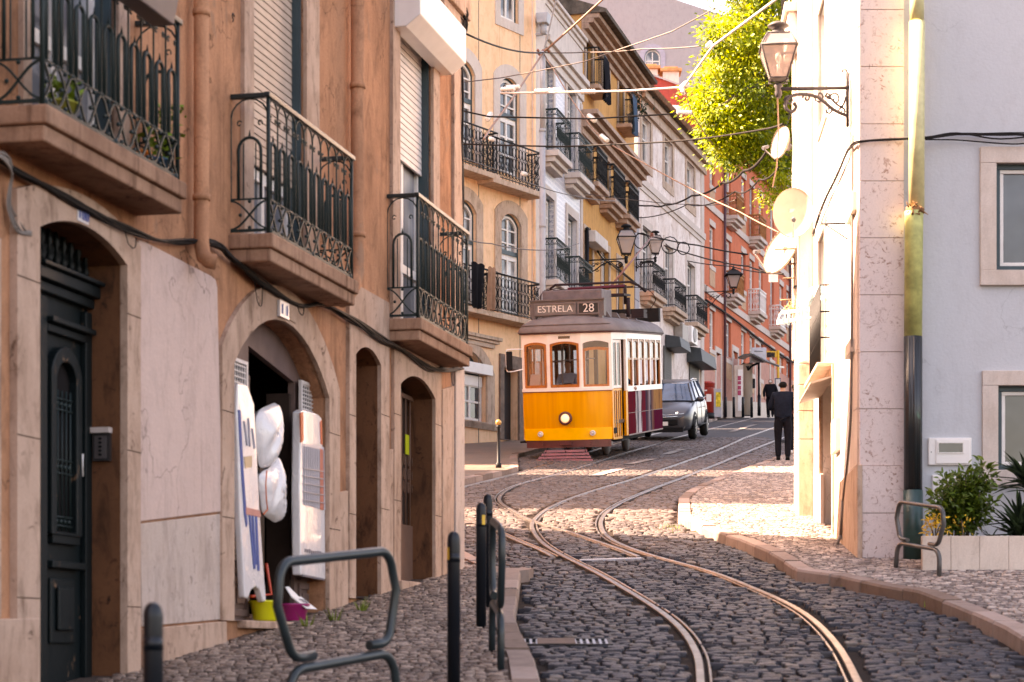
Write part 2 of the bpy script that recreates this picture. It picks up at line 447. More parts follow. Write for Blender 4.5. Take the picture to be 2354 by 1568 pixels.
KL += [G(*ze(*q), KERB)-Vector((0, 0, KERB)) for q in ((350, 845), (300, 820), (130, 750), (45, 700))]
KL.append(KL[-1]+(KL[-1]-KL[-2]).normalized()*6)
KF = [G(x, y, KERB)-Vector((0, 0, KERB)) for x, y in ((1059, 1103), (1149, 1084), (1192, 1073))]
KF += [Vector((x, y, gz(y))) for x, y in ((.12, 49.8), (.55, 52.5), (1.35, 56.5), (2.2, 60), (3.2, 63.5), (4.5, 68), (5.9, 74), (7.3, 82), (8.3, 88))]+[G(x, y, KERB)-Vector((0, 0, KERB)) for x, y in ((1700, 961), (1785, 955))]
KF = [KF[0]+(KF[0]-KF[1]).normalized()*9]+KF+[KF[-1]+(KF[-1]-KF[-2]).normalized()*20]
def kx(K, d):
    best = None
    for a, b in zip(K, K[1:]):
        lo, hi = (a, b) if a.y <= b.y else (b, a)
        if lo.y <= d <= hi.y and hi.y > lo.y:
            x = lo.x+(hi.x-lo.x)*(d-lo.y)/(hi.y-lo.y); best = x if best is None else best
    return best
def left_edge(d):
    x = kx(KL, d)
    if d < KL[0].y: return KL[0].x
    if x is None: x = -9.0
    return x
def far_edge(d):
    x = kx(KF, d)
    return x if x is not None else -99
def right_edge(d):
    x = kx(KR, d)
    if x is not None: return x
    return KR[0].x if d < KR[0].y else KR[-1].x
def dens(pts, step=.25):
    out = [pts[0]]
    for a, b in zip(pts, pts[1:]):
        n = max(1, int((b-a).length/step))
        out += [a.lerp(b, i/n) for i in range(1, n+1)]
    return out
# ground sheet to the horizon
gm, gnt, gb = newmat('dirt_between_stones')
f1 = tnoise(gnt, pos(gnt), 2.2, 8); f2 = tnoise(gnt, pos(gnt), 14, 6)
gnt.links.new(mix(gnt, f2, mix(gnt, f1, (.022, .014, .011), (.05, .033, .024)), (.014, .011, .010)), gb.inputs['Base Color'])
gb.inputs['Roughness'].default_value = .9; gb.inputs['Specular IOR Level'].default_value = .1
bump(gnt, gb, f2, .6, .02)
mb = MB(); ds = [-30, 0, 8]+[10+.5*i for i in range(110)]+[66+2*i for i in range(34)]+[150, 200, 300, 500, 800]
xs = [-400, -60, -20, -10, -5, 0, 2, 4, 6, 10, 20, 60, 400]
vs_ = [Vector((x, d, gz(min(d, 400))-.022)) for d in ds for x in xs]; nx = len(xs)
mb.add(vs_, [(i*nx+k, i*nx+k+1, (i+1)*nx+k+1, (i+1)*nx+k) for i in range(len(ds)-1) for k in range(nx-1)])
struct(mb.build('ground', gm))

# rails ------------------------------------------------------------
def smooth_line(px, ext0=0, ext1=0, h=0.0):
    pts = [G(x, y) for x, y in px]
    if ext0: pts = [pts[0]+(pts[0]-pts[1]).normalized()*ext0]+pts
    if ext1: pts = pts+[pts[-1]+(pts[-1]-pts[-2]).normalized()*ext1]
    L = catmull(pts, 10)
    for _ in range(14):
        L = [L[0]]+[(L[i-1]+L[i]*2+L[i+1])/4 for i in range(1, len(L)-1)]+[L[-1]]
    return [Vector((p.x, p.y, gz(p.y))) for p in L]
R1L = smooth_line([(1612, 1600), (1611, 1568), (1607, 1523), (1597, 1494), (1576, 1459), (1540, 1423), (1490, 1388), (1426, 1349), (1363, 1313), (1306, 1285), (1262, 1260), (1237, 1239), (1223, 1214), (1225, 1200), (1241, 1182), (1269, 1164), (1305, 1148), (1351, 1132), (1397, 1118), (1471, 1097), (1565, 1064), (1659, 1031), (1775, 984)], 1.5, 25)
R1R = smooth_line([(1990, 1600), (1970, 1568), (1944, 1515), (1910, 1467), (1861, 1420), (1797, 1382), (1704, 1341), (1621, 1311), (1546, 1291), (1471, 1269), (1415, 1247), (1390, 1228), (1381, 1210), (1382, 1195), (1394, 1178), (1427, 1157), (1470, 1138), (1514, 1120), (1574, 1098), (1659, 1064), (1790, 1011)], 1.5, 25)
R2L = smooth_line([(1270, 1280), (1241, 1265), (1184, 1242), (1131, 1217), (1092, 1203), (1045, 1183), (1015, 1165), (1003, 1150), (1020, 1133), (1058, 1121), (1150, 1098), (1230, 1076), (1330, 1045), (1460, 1008), (1560, 985)], 0, 25)
R2R = smooth_line([(1468, 1281), (1415, 1260), (1333, 1232), (1270, 1211), (1213, 1194), (1184, 1177), (1156, 1161), (1147, 1149), (1152, 1137), (1174, 1122), (1220, 1107), (1291, 1089), (1351, 1071), (1440, 1042), (1530, 1015), (1640, 985)], 0, 25)
railm, rnt, rb = newmat('worn_rail_steel')
f = tnoise(rnt, pos(rnt, (1, 1, 1)), 6, 6)
rnt.links.new(mix(rnt, mrange(rnt, f, .35, .7), (.38, .345, .335), (.16, .13, .115)), rb.inputs['Base Color'])
rb.inputs['Metallic'].default_value = .85; rb.inputs['Roughness'].default_value = .3
groovem = plain('rail_groove', (.018, .015, .014), .7)
def rail(L, side, parent):
    """side=+1: groove lies on the +X side of the head"""
    mb = MB(); prof = [(-.028, -.02), (-.028, .008), (-.024, .012), (.022, .012), (.026, .006), (.028, -.03), (.054, -.03), (.055, .004), (.058, .009), (.070, .009), (.072, .004), (.072, -.02)]
    n = len(prof); vs = []
    for i, p in enumerate(L):
        t = (L[min(i+1, len(L)-1)]-L[max(i-1, 0)]); t.z = 0; t.normalize(); r = Vector((t.y, -t.x, 0))*side
        for a, h in prof: vs.append(p+r*a+Vector((0, 0, h)))
    fs = [(i*n+k, i*n+k+1, (i+1)*n+k+1, (i+1)*n+k) for i in range(len(L)-1) for k in range(n-1)]
    mb.add(vs, fs)
    for q in range(len(mb.f)):
        if q % (n-1) in (5,): mb.mi[q] = 1
    mb.build('rail', [railm, groovem], parent)
# travelling direction of the lists is away from the camera, so +X is to the right
tr1 = thing('tram_track', 'grooved steel tram track that snakes from the bottom edge past the corner pavement', 'tram track', (1.5, 12, gz(12)))
rail(R1L, 1, tr1); rail(R1R, -1, tr1)
tr2 = thing('tram_track', 'grooved tram track running under the yellow tram and curving in to join the other track', 'tram track', (1.0, 45, gz(45)))
rail(R2L, 1, tr2); rail(R2R, -1, tr2)
RAILPTS = np.array([(p.x, p.y) for L in (R1L, R1R, R2L, R2R) for p in dens(L, .06)])
order = np.argsort(RAILPTS[:, 1]); RAILPTS = RAILPTS[order]
def near_rail(x, y, r):
    lo = np.searchsorted(RAILPTS[:, 1], y-r); hi = np.searchsorted(RAILPTS[:, 1], y+r)
    if lo == hi: return False
    q = RAILPTS[lo:hi]; return bool((((q[:, 0]-x)**2+(q[:, 1]-y)**2) < r*r).any())
# setts ------------------------------------------------------------
def setts(name, mat, d0, d1, xlo, xhi, dw, dd, h, jit, keep, bulge=.35, seed=1, warp=.2, gap=.008):
    """irregular stones laid in wavy rows; every stone is a small chamfered block"""
    rng = random.Random(seed); V = []; Fc = []; C = []
    d = d0
    while d < d1:
        rd = dd*rng.uniform(.75, 1.3); x = xlo(d)-rng.random()*dw
        xe = xhi(d)
        while x < xe:
            w = dw*rng.uniform(.65, 1.45); cx_ = x+w/2; wv = warp*(noise.noise((cx_*.55, d*.35, seed))+.4*noise.noise((cx_*1.7, d*.8, seed+5)))
            cd = d+rd/2+wv+rng.uniform(-.012, .012)
            if keep(cx_, cd):
                tone = rng.random(); dz = rng.uniform(-jit, jit)*(1 if rng.random() > .12 else 2.6); tx = rng.uniform(-jit, jit)*1.2; ty = rng.uniform(-jit, jit)*1.2
                k = len(V); sx = w/2-gap/2-rng.random()*gap*.7; sy = rd/2-gap/2-rng.random()*gap*.7
                cor = [(sg[0]*sx*rng.uniform(.80, 1.04), sg[1]*sy*rng.uniform(.80, 1.04)) for sg in ((-1, -1), (1, -1), (1, 1), (-1, 1))]
                # eight sided outline: corners cut so that stones are rounded
                out = []
                for q in range(4):
                    a, b = cor[q], cor[(q+1) % 4]; c0 = rng.uniform(.05, .16)
                    out.append((a[0]+(b[0]-a[0])*c0, a[1]+(b[1]-a[1])*c0)); out.append((b[0]+(a[0]-b[0])*c0, b[1]+(a[1]-b[1])*c0))
                rot = rng.uniform(-.14, .14); cr, sr = math.cos(rot), math.sin(rot)
                for sc, hh in ((1.0, -.03), (1.0, h-.012), (1-bulge*.35, h-.003), (1-bulge, h)):
                    for (a, b) in out:
                        a2, b2 = a*sc, b*sc; X = cx_+a2*cr-b2*sr; Y = cd+a2*sr+b2*cr
                        V.append((X, Y, gz(Y)+hh+dz+(tx*a/sx+ty*b/sy if hh > 0 else 0)))
                for lv in range(3):
                    for q in range(8): Fc.append((k+lv*8+q, k+lv*8+(q+1) % 8, k+(lv+1)*8+(q+1) % 8, k+(lv+1)*8+q)); C.append(tone)
                Fc.append(tuple(k+24+q for q in range(8))); C.append(tone)
            x += w
        d += rd
    me = bpy.data.meshes.new(name); me.from_pydata(V, [], Fc); me.materials.append(mat)
    at = me.attributes.new('tone', 'FLOAT', 'FACE'); at.data.foreach_set('value', C)
    me.polygons.foreach_set('use_smooth', [(i % 25) >= 8 for i in range(len(Fc))])
    o = bpy.data.objects.new(name, me); COL.objects.link(o); return o
def settmat(name, stops, dust, rough=(.35, .7), dustamt=.4, worn=None, spec=.25):
    m, nt, b = newmat(name)
    a = N(nt, 'ShaderNodeAttribute', attribute_name='tone')
    c = ramp(nt, a.outputs['Fac'], stops)
    g = tnoise(nt, pos(nt), 45, 5, .7); big = tnoise(nt, pos(nt), .75, 5)
    c = mix(nt, mrange(nt, g, .35, .7, 0, .45), c, tuple(x*.5 for x in stops[0][1]))
    c = mix(nt, mrange(nt, big, .50, .70, 0, dustamt), c, dust)
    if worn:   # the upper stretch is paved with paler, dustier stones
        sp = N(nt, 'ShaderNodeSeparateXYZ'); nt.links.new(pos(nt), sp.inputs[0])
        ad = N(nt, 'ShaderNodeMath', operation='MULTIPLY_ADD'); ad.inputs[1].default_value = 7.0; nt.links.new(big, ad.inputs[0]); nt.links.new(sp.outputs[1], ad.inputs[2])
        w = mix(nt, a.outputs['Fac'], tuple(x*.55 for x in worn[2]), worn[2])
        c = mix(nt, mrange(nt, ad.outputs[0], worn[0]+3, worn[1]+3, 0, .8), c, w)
    nt.links.new(c, b.inputs['Base Color'])
    nt.links.new(mrange(nt, g, .3, .7, *rough), b.inputs['Roughness'])
    b.inputs['Specular IOR Level'].default_value = spec
    bump(nt, b, g, .35, .008)
    return m
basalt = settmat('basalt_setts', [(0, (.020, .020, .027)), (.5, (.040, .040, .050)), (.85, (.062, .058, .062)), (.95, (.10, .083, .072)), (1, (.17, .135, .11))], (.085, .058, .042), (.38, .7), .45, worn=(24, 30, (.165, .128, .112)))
def keep_road(x, d):
    if near_rail(x, d, .105): return False
    if x > right_edge(d)-.06: return False
    if x < left_edge(d)+.06: return False
    if d > 30 and x < far_edge(d)+.05: return False
    return True
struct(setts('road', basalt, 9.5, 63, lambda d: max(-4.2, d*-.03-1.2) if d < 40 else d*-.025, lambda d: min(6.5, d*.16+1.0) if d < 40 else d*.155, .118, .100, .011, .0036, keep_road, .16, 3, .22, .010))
# asphalt of the upper street
asph, ant, ab = newmat('patched_asphalt')
f1 = tnoise(ant, pos(ant), .5, 6); f2 = tnoise(ant, pos(ant), 30, 4)
ant.links.new(mix(ant, f2, mix(ant, mrange(ant, f1, .4, .6), (.030, .030, .034), (.055, .050, .050)), (.022, .022, .024)), ab.inputs['Base Color']); ab.inputs['Roughness'].default_value = .75
bump(ant, ab, f2, .4, .01)
mb = MB(); prev = None
for d in [60.5, 62, 66, 70, 75, 80, 85, 90, 94, 100, 108, 118, 130]:
    a = Vector((max(far_edge(d), -2), d, gz(d)+.004)); b = Vector((d*.17+2, d, gz(d)+.004))
    if prev: mb.quad(prev[0], prev[1], b, a)
    prev = (a, b)
struct(mb.build('upper_road', asph))
# painted dashes
dash = plaster('worn_road_paint', (.36, .32, .29), (.10, .08, .07), .9, .0)
mb = MB()
for (x0, y0), (x1, y1), w in (((1682, 994), (1739, 976), .11), ((1739, 974), (1758, 968), .11), ((1362, 1097), (1432, 1078), .12), ((1446, 1069), (1500, 1057), .12), ((1530, 1046), (1570, 1034), .12)):
    a, b = G(x0, y0), G(x1, y1); t = (b-a).normalized(); r = Vector((t.y, -t.x, 0))*w; up = Vector((0, 0, .024))
    mb.quad(a-r+up, a+r+up, b+r+up, b-r+up)
struct(mb.build('road_markings', dash))
# pavements
calc = settmat('limestone_pavement_stones', [(0, (.10, .078, .074)), (.35, (.19, .15, .135)), (.6, (.36, .29, .25)), (1, (.58, .48, .42))], (.17, .125, .10), (.4, .75), .5)
FL = Fac(-5.30, 0, .2256, 'right')                       # left brown building
D8 = 22.5; X8 = 3.59; FS = Fac(X8, D8, .065, 'left')     # right building: street side
FB = Front(D8+.03)                                        # right building: front
def wallL(d): return -5.30+.2256*d if d < 21.25 else -20
def wallR(d):
    if d < D8: return 30
    if d < 33: return X8+.065*(d-D8)
    return 99
def strip(name, mat, dlist, lo, hi, h):
    mb = MB(); prev = None
    for d in dlist:
        a, b = lo(d), hi(d)
        if a is None or b is None or b <= a: prev = None; continue
        cur = (Vector((a, d, gz(d)+h)), Vector((b, d, gz(d)+h)))
        if prev: mb.quad(prev[0], prev[1], cur[1], cur[0])
        prev = cur
    return mb.build(name, mat)
pbase = plaster('pavement_sand_joints', (.10, .07, .055), (.055, .04, .033), .5, 0)
dl = [8+.25*i for i in range(190)]
struct(strip('pavement_bed', pbase, dl, lambda d: wallL(d)-.3, lambda d: left_edge(d)-.1 if left_edge(d) > -8.9 else None, KERB-.022))
struct(strip('pavement_bed', pbase, dl, lambda d: right_edge(d)+.1, lambda d: min(wallR(d)+.3, 14), KERB-.022))
def keep_pl(x, d): return x < left_edge(d)-.2 and x > wallL(d)-.02
def keep_pr(x, d): return x > right_edge(d)+.2 and x < wallR(d)+.02
calcL = settmat('brown_pavement_stones', [(0, (.075, .050, .042)), (.35, (.14, .098, .08)), (.6, (.24, .17, .135)), (1, (.40, .30, .24))], (.14, .09, .065), (.4, .75), .5)
for nm, kp, a, b, lo, hi, sd in (('pavement', keep_pl, 9.0, 24.5, lambda d: max(wallL(d), -4.0), left_edge, 11), ('pavement', keep_pr, 13.0, 52, right_edge, lambda d: min(wallR(d), d*.24+1.3), 12)):
    o = struct(setts(nm, calcL if sd == 11 else calc, a, b, lo, hi, .070, .062, .006, .0018, kp, .10, sd, .20, .005)); o.location.z = KERB-.006
KM2 = stone('kerb_limestone_dark', (.21, .145, .115), (.09, .055, .04), (.11, .07, .05), .5, 3); KM3 = stone('kerb_limestone_pale', (.36, .27, .23), (.15, .10, .075), (.19, .125, .095), .5, 3)
def kerbline(name, K, side, w=.17, seg=.85):
    """kerb stones: row of separate blocks with fine joints; side=+1: the pavement is on the +X side"""
    mb = MB(); L = dens(K, .12); off = []
    for i, p in enumerate(L):
        t = L[min(i+1, len(L)-1)]-L[max(i-1, 0)]; t.z = 0; t.normalize(); off.append(Vector((t.y, -t.x, 0))*side)
    i = 0; rng = random.Random(len(K)*7)
    while i < len(L)-1:
        j = min(len(L)-1, i+int(seg/.12*rng.uniform(.8, 1.25))); dz = rng.uniform(-.008, .008)
        vs = []
        for q in range(i, j+1):
            p = L[q].copy(); p.z = gz(p.y)
            if q == i: p = p.lerp(L[min(q+1, len(L)-1)], .13)
            r = off[q]
            for a, h in ((.0, -.05), (.004, KERB-.02+dz), (.018, KERB+.002+dz), (w, KERB+.004+dz), (w, -.02)):
                v = p+r*a; v.z = gz(v.y)+h; vs.append(v)
        n = j-i+1
        fs = [(a*5+k, a*5+k+1, (a+1)*5+k+1, (a+1)*5+k) for a in range(n-1) for k in range(4)]+[(0, 1, 2, 3, 4), tuple((n-1)*5+k for k in range(5))[::-1]]
        mb.m = rng.randrange(3); mb.add(vs, fs); i = j
    return mb.build(name, [M['kerb'], KM2, KM3])
struct(kerbline('kerb', KR, 1)); struct(kerbline('kerb', KL, -1)); struct(kerbline('kerb', KF, -1))
# pavement in front of the row beyond the tram
far_wall = [Vector((-12, 37.5, 0)), Vector((-6, 45, 0)), Vector((.8, 59, 0)), Vector((4.2, 72, 0)), Vector((7.5, 85, 0)), Vector((14, 107, 0)), Vector((20, 126, 0))]
A = [p.copy() for p in KF]; Bw = far_wall[::-1]; mb = MB(); loop = A+[p+Vector((-1, 1, 0)) for p in Bw]
tri = tessellate_polygon([[Vector((p.x, p.y, 0)) for p in loop]])
mb.add([Vector((p.x, p.y, gz(p.y)+KERB-.004)) for p in loop], tri)
pav, pnt, pb = newmat('distant_pavement')
v = N(pnt, 'ShaderNodeTexVoronoi'); v.inputs['Scale'].default_value = 11; pnt.links.new(pos(pnt), v.inputs['Vector'])
pnt.links.new(mix(pnt, mrange(pnt, tnoise(pnt, pos(pnt), 1.2, 6), .4, .65), mix(pnt, .5, v.outputs['Color'], (.42, .34, .29), 'MULTIPLY'), (.26, .20, .17)), pb.inputs['Base Color'])
pnt.links.new(mix(pnt, .6, (.15, .105, .08), mix(pnt, mrange(pnt, tnoise(pnt, pos(pnt), 1.2, 6), .4, .65), (.20, .14, .105), (.10, .065, .05))), pb.inputs['Base Color'])
bump(pnt, pb, v.outputs['Distance'], .5, .02)
struct(mb.build('pavement', pav))
# ---------------------------------------------------------------- the brown building on the left
def pxl(F, pts, o=0.0): return [F.pt(x, y, o) for x, y in pts]
ZB, ZT = 2.875, 3.80
lb = thing('brown_building', 'brown rendered old building on the left with stone doorways and three iron balconies', 'building', (-2, 16, gz(16)))
holesL = []
uU = lambda x, o=0: FL.U(x, o)
h1 = arcloop(uU(75), uU(277), -.34, 2.43, .12); holesL.append((h1, .24))
h2 = arcloop(uU(528), uU(748), .20, 2.41, .44); holesL.append((h2, .16))
h3 = arcloop(uU(810), uU(868), .42, 2.51, .10); holesL.append((h3, .34))
h4 = arcloop(uU(914), uU(994), .60, 2.46, .13); holesL.append((h4, .24))
w1 = arcloop(uU(62), uU(262), 2.83, 5.6); w2 = arcloop(uU(575), uU(697), 2.83, 5.9); w3 = arcloop(uU(913), uU(990), 2.83, 5.75)
holesL += [(w1, .16), (w2, .16), (w3, .16)]
UE = FL.U(1058)
mb = wallmesh(FL, [(4, -3), (UE, -1), (UE, 10.5), (4, 10.5)], holesL, .2)
# unseen side wall along cross street, back and roof, shaped to bound sunlight
bk = [Vector((-14, 32.4, 0)), Vector((-14, 0, 0)), FL.at(4, 0)]
c0 = FL.at(UE, 0); ring_ = [c0]+bk
for a, b in zip(ring_, ring_[1:]):
    mb.quad(Vector((a.x, a.y, -3)), Vector((b.x, b.y, -3)), Vector((b.x, b.y, 10.5)), Vector((a.x, a.y, 10.5)))
mb.poly([Vector((p.x, p.y, 10.5)) for p in ring_])
mb.build('wall', M['ochrewall'], lb)
def part(name, mb, mat, parent, bevel=0, label=None, **k):
    o = mb.build(name, mat, parent, bevel=bevel, **k)
    if label: o['label'] = label
    return o
# reveals of dark stained stone: lining plates a little inside the openings
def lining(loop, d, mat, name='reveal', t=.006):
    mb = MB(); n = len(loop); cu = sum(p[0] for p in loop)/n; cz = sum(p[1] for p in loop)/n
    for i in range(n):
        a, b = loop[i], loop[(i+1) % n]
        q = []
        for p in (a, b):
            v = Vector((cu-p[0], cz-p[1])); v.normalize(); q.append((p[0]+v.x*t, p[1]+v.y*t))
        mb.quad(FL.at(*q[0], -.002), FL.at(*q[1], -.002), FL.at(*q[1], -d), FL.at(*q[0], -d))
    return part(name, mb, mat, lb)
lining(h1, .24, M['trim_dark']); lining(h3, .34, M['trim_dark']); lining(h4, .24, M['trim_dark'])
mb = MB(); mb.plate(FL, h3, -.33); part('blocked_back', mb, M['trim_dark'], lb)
# stone surrounds: ring between opening and outer loop
def surround(F, inner, outer, o1, mat, parent, name='surround', o0=-.02, bevel=.008):
    mb = MB(); mb.ring(F, outer, inner, o0, o1); return part(name, mb, mat, parent, bevel)
def grow(u0, u1, z0, z1, rise, w, wt, zb=None): return arcloop(u0-w, u1+w, z0 if zb is None else zb, z1+wt, rise)
surround(FL, h1, arcloop(uU(22), uU(308), -.34, 2.60, .14), .045, M['trim'], lb)
surround(FL, h2, arcloop(uU(500), uU(772), .20, 2.66, .60), .035, M['trim'], lb)
surround(FL, h3, arcloop(uU(796), uU(886), .42, 2.92, .0)[:2]+[(uU(886)-(uU(886)-uU(796))*i/10, 2.90) for i in range(11)]+[], .03, M['trim'], lb) if False else None
def flatouter(inner, u0, u1, z1):
    """outer rectangle with as many points as the arched inner loop"""
    k = len(inner)-2; return [(u0, inner[0][1]), (u1, inner[1][1])]+[(u1+(u0-u1)*i/(k-1), z1) for i in range(k)]
surround(FL, h3, flatouter(h3, uU(795), uU(887), 2.98), .032, M['trim'], lb)
surround(FL, h4, flatouter(h4, uU(899), uU(1008), 2.80), .030, M['trim'], lb)
for lp, a, b, t in ((w1, 42, 288, 5.8), (w2, 553, 726, 6.1), (w3, 896, 1004, 5.95)):
    surround(FL, lp, arcloop(uU(a), uU(b), 2.83, t), .03, M['trim'], lb)
# dark mortar joints across the stone surrounds
jm = plain('dark_mortar_joint', (.06, .03, .018), .9)
for xa, xb, o_, zs_ in ((22, 75, .046, (.28, 1.15, 2.0)), (277, 308, .046, (.26, 1.2, 2.02)), (500, 528, .036, (.9, 1.62)), (748, 772, .036, (.95, 1.7)), (795, 810, .033, (1.1, 1.9)), (868, 887, .033, (1.2, 2.0)), (899, 914, .031, (1.3, 2.05)), (994, 1008, .031, (1.25, 2.1))):
    for z in zs_: mb = MB(); mb.fbox(FL, uU(xa), uU(xb), z-.003, z+.003, o_-.004, o_+.0006); part('mortar_joint', mb, jm, lb)
# panels of render and stone between the openings
def plates(name, pts, t, mat, o0=-.01, label=None, bevel=.006):
    mb = MB(); mb.plate(FL, pxl(FL, pts), o0, t); return part(name, mb, mat, lb, bevel, label)
plates('render_panel', [(311, 551), (330, 558), (478, 634), (489, 643), (493, 662), (505, 1176), (316, 1199)], .022, M['plasterpale'], label='pale pinkish cement panel between door and shop')
plates('stone_panel', [(316, 1204), (506, 1181), (510, 1424), (321, 1441)], .018, M['stonepale'])
plates('plinth', [(322, 1446), (511, 1428), (513, 1512), (440, 1600), (322, 1720)], .032, M['trim'])
plates('plinth', [(-120, 1425), (74, 1421), (74, 1800), (-120, 1900)], .050, M['trim'])
plates('quoin', [(773, 1132), (794, 1128), (794, 1425), (773, 1432)], .026, M['trim'])
plates('quoin', [(888, 1034), (898, 1032), (898, 1400), (888, 1408)], .026, M['trim'])
plates('quoin', [(1010, 895), (1036, 888), (1036, 1340), (1010, 1350)], .034, M['trim'])
plates('quoin', [(1038, 850), (1058, 846), (1058, 1320), (1038, 1332)], .045, M['stonepale'])
plates('quoin', [(1038, 120), (1058, 170), (1058, 838), (1038, 836)], .030, M['trim'])
plates('quoin', [(-90, 520), (-8, 548), (-8, 1420), (-90, 1424)], .03, M['trim'])
mb = MB()
mb.fbox(FL, uU(1008), UE+.01, 5.90, 6.02, 0, .03); mb.fbox(FL, uU(1008), UE+.02, 6.022, 6.14, 0, .06); mb.fbox(FL, uU(1008), UE+.04, 6.142, 6.5, 0, .10)
part('cornice', mb, M['trim'], lb, .01)
mb = MB(); mb.fbox(FL, uU(545), uU(757), .150, .205, -.30, .07); part('doorstep', mb, M['trim'], lb, .008)
mb = MB(); mb.fbox(FL, uU(905), uU(1004), .52, .605, -.24, .08); part('doorstep', mb, M['trim'], lb, .01)
# small drain hole
mb = MB(); mb.plate(FL, pxl(FL, [(443, 1503), (457, 1500), (457, 1526), (443, 1530)], .034), .030, .035); part('drain_hole', mb, M['dark'], lb)
# ---- old green front door
do = -.215
door = MB()
def dbox(mb, x0, x1, yt, yb, o0, o1, o=do):
    u0, u1, z0, z1 = FL.rect(x0, x1, yt, yb, (x0+x1)/2, o); mb.fbox(FL, u0, u1, z0, z1, o0, o1)
ul, ur = uU(60, do), uU(215, do)
um = (ul+ur)/2
mb = MB(); mb.fbox(FL, ul, ur, -.4, 2.5, do-.06, do); fd = part('front_door', mb, M['door_green'], lb)
fd['label'] = 'peeling dark green panelled front door'
zz = lambda y, x=140: FL.Z(y, FL.U(x, do), do)
mb = MB()
mb.fbox(FL, ul, ur, zz(690), zz(668), do, do+.05); mb.fbox(FL, ul, ur, zz(666), zz(640), do, do+.09); mb.fbox(FL, ul, ur, zz(638), zz(628), do, do+.12)
mb.fbox(FL, uU(97, do), uU(192, do), zz(775), zz(757), do, do+.04); mb.fbox(FL, uU(94, do), uU(194, do), zz(755), zz(742), do, do+.08)
mb.fbox(FL, uU(100, do), uU(178, do), zz(1308), zz(1292), do, do+.06); mb.fbox(FL, uU(108, do), uU(170, do), zz(1252), zz(1230), do, do+.04)
mb.fbox(FL, uU(78, do), uU(93, do), -.3, zz(700), do, do+.045); mb.fbox(FL, uU(184, do), uU(198, do), -.3, zz(700), do, do+.04)
part('moulding', mb, M['door_green'], fd, .006)
mb = MB()
for i in range(7):
    u = uU(84+17*i, do); z0, z1 = zz(622), zz(540); h = z1-z0
    mb.lathe([(.008, 0), (.022, .03), (.010, .07), (.016, .35*h), (.010, .5*h), (.020, .6*h), (.008, h)], FL.at(u, z0, do+.03), 8)
part('baluster', mb, M['door_green'], fd)
al = arcloop(uU(112, do), uU(158, do), zz(1225), zz(835), .1); ao = arcloop(uU(100, do), uU(170, do), zz(1232), zz(800), .15)
mb = MB(); mb.ring(FL, ao, al, do, do+.055); part('arched_frame', mb, M['door_green'], fd, .008)
mb = MB(); mb.plate(FL, al, do+.004); part('pane', mb, M['dark'], fd)
mb = MB()
for i in range(5):
    u = uU(116+9.5*i, do); mb.tube([FL.at(u, zz(1222), do+.02), FL.at(u, zz(900), do+.02)], .006, 5)
for y in (920, 945, 1060, 1090, 1190, 1210): mb.tube([FL.at(uU(113, do), zz(y), do+.024), FL.at(uU(157, do), zz(y), do+.024)], .006, 5)
for y in (932, 1075, 1200):
    for i in range(4): mb.ball(FL.at(uU(121+9.5*i, do), zz(y), do+.022), .014, 6, 5)
part('door_grille', mb, M['iron_green'], fd)
mb = MB(); mb.fbox(FL, uU(110, do), uU(166, do), zz(1480), zz(1330), do, do+.02); mb.fbox(FL, uU(120, do), uU(156, do), zz(1450), zz(1350), do+.021, do+.045); part('lower_panel', mb, M['door_green'], fd, .01)
mb = MB(); p = FL.at(uU(172, do), zz(1040), do+.0); mb.tube([p, p+FL.n*.05, p+FL.n*.05+Vector((0, 0, -.12)), p+Vector((0, 0, -.12))], .009, 6); part('door_handle', mb, M['white_metal'], fd)
# intercom on the far jamb
uj = uU(277)
mb = MB(); mb.fbox(FL, uj-.035, uj-.006, 1.135, 1.30, -.165, -.055); ic = mb.build('intercom', plain('intercom_case', (.03, .026, .026), .35), None)
tag(ic, 'dark intercom panel with a column of buttons beside the green door', 'intercom')
mb = MB(); mb.fbox(FL, uj-.040, uj-.035, 1.15, 1.285, -.150, -.075); mb.build('faceplate', plain('intercom_plate', (.16, .14, .14), .35, metal=.6), ic)
for i in range(5):
    mb = MB(); mb.fbox(FL, uj-.046, uj-.0405, 1.165+.024*i, 1.178+.024*i, -.122, -.104); mb.build('button', M['dark'], ic)
mb = MB(); mb.fbox(FL, uj-.06, uj-.006, 1.302, 1.335, -.170, -.05); mb.build('hood', plain('intercom_hood', (.55, .46, .42), .4), ic)
# number tiles
tile = plain('number_tile', (.62, .60, .62), .25); blue = plain('tile_blue', (.06, .10, .30), .3)
def numtile(x0, x1, y0, y1, digits, label, o=.05):
    u0, u1, z0, z1 = FL.rect(x0, x1, y0, y1, None, o)
    mb = MB(); mb.fbox(FL, u0, u1, z0, z1, o-.02, o); t = mb.build('number_tile', tile); tag(t, label, 'house number')
    seg = {'1': [((.5, 0), (.5, 1))], '3': [((.1, 1), (.9, 1)), ((.9, 1), (.9, 0)), ((.9, 0), (.1, 0)), ((.3, .5), (.9, .5))], '0': [((.1, 0), (.1, 1)), ((.1, 1), (.9, 1)), ((.9, 1), (.9, 0)), ((.9, 0), (.1, 0))],
           '8': [((.1, 0), (.1, 1)), ((.1, 1), (.9, 1)), ((.9, 1), (.9, 0)), ((.9, 0), (.1, 0)), ((.1, .5), (.9, .5))], '7': [((.1, 1), (.9, 1)), ((.9, 1), (.4, 0))]}
    n = len(digits); w = (u1-u0)/n; h = z1-z0; mb = MB()
    for i, c in enumerate(digits):
        for (a, b), (c1, d1) in seg[c]:
            mb.tube([FL.at(u0+w*(i+.15+.7*a), z0+h*(.2+.6*b), o+.003), FL.at(u0+w*(i+.15+.7*c1), z0+h*(.2+.6*d1), o+.003)], .006, 4)
    mb.build('numerals', blue, t)
numtile(179, 204, 473, 512, '100', 'small white tile with blue numerals above the green door')
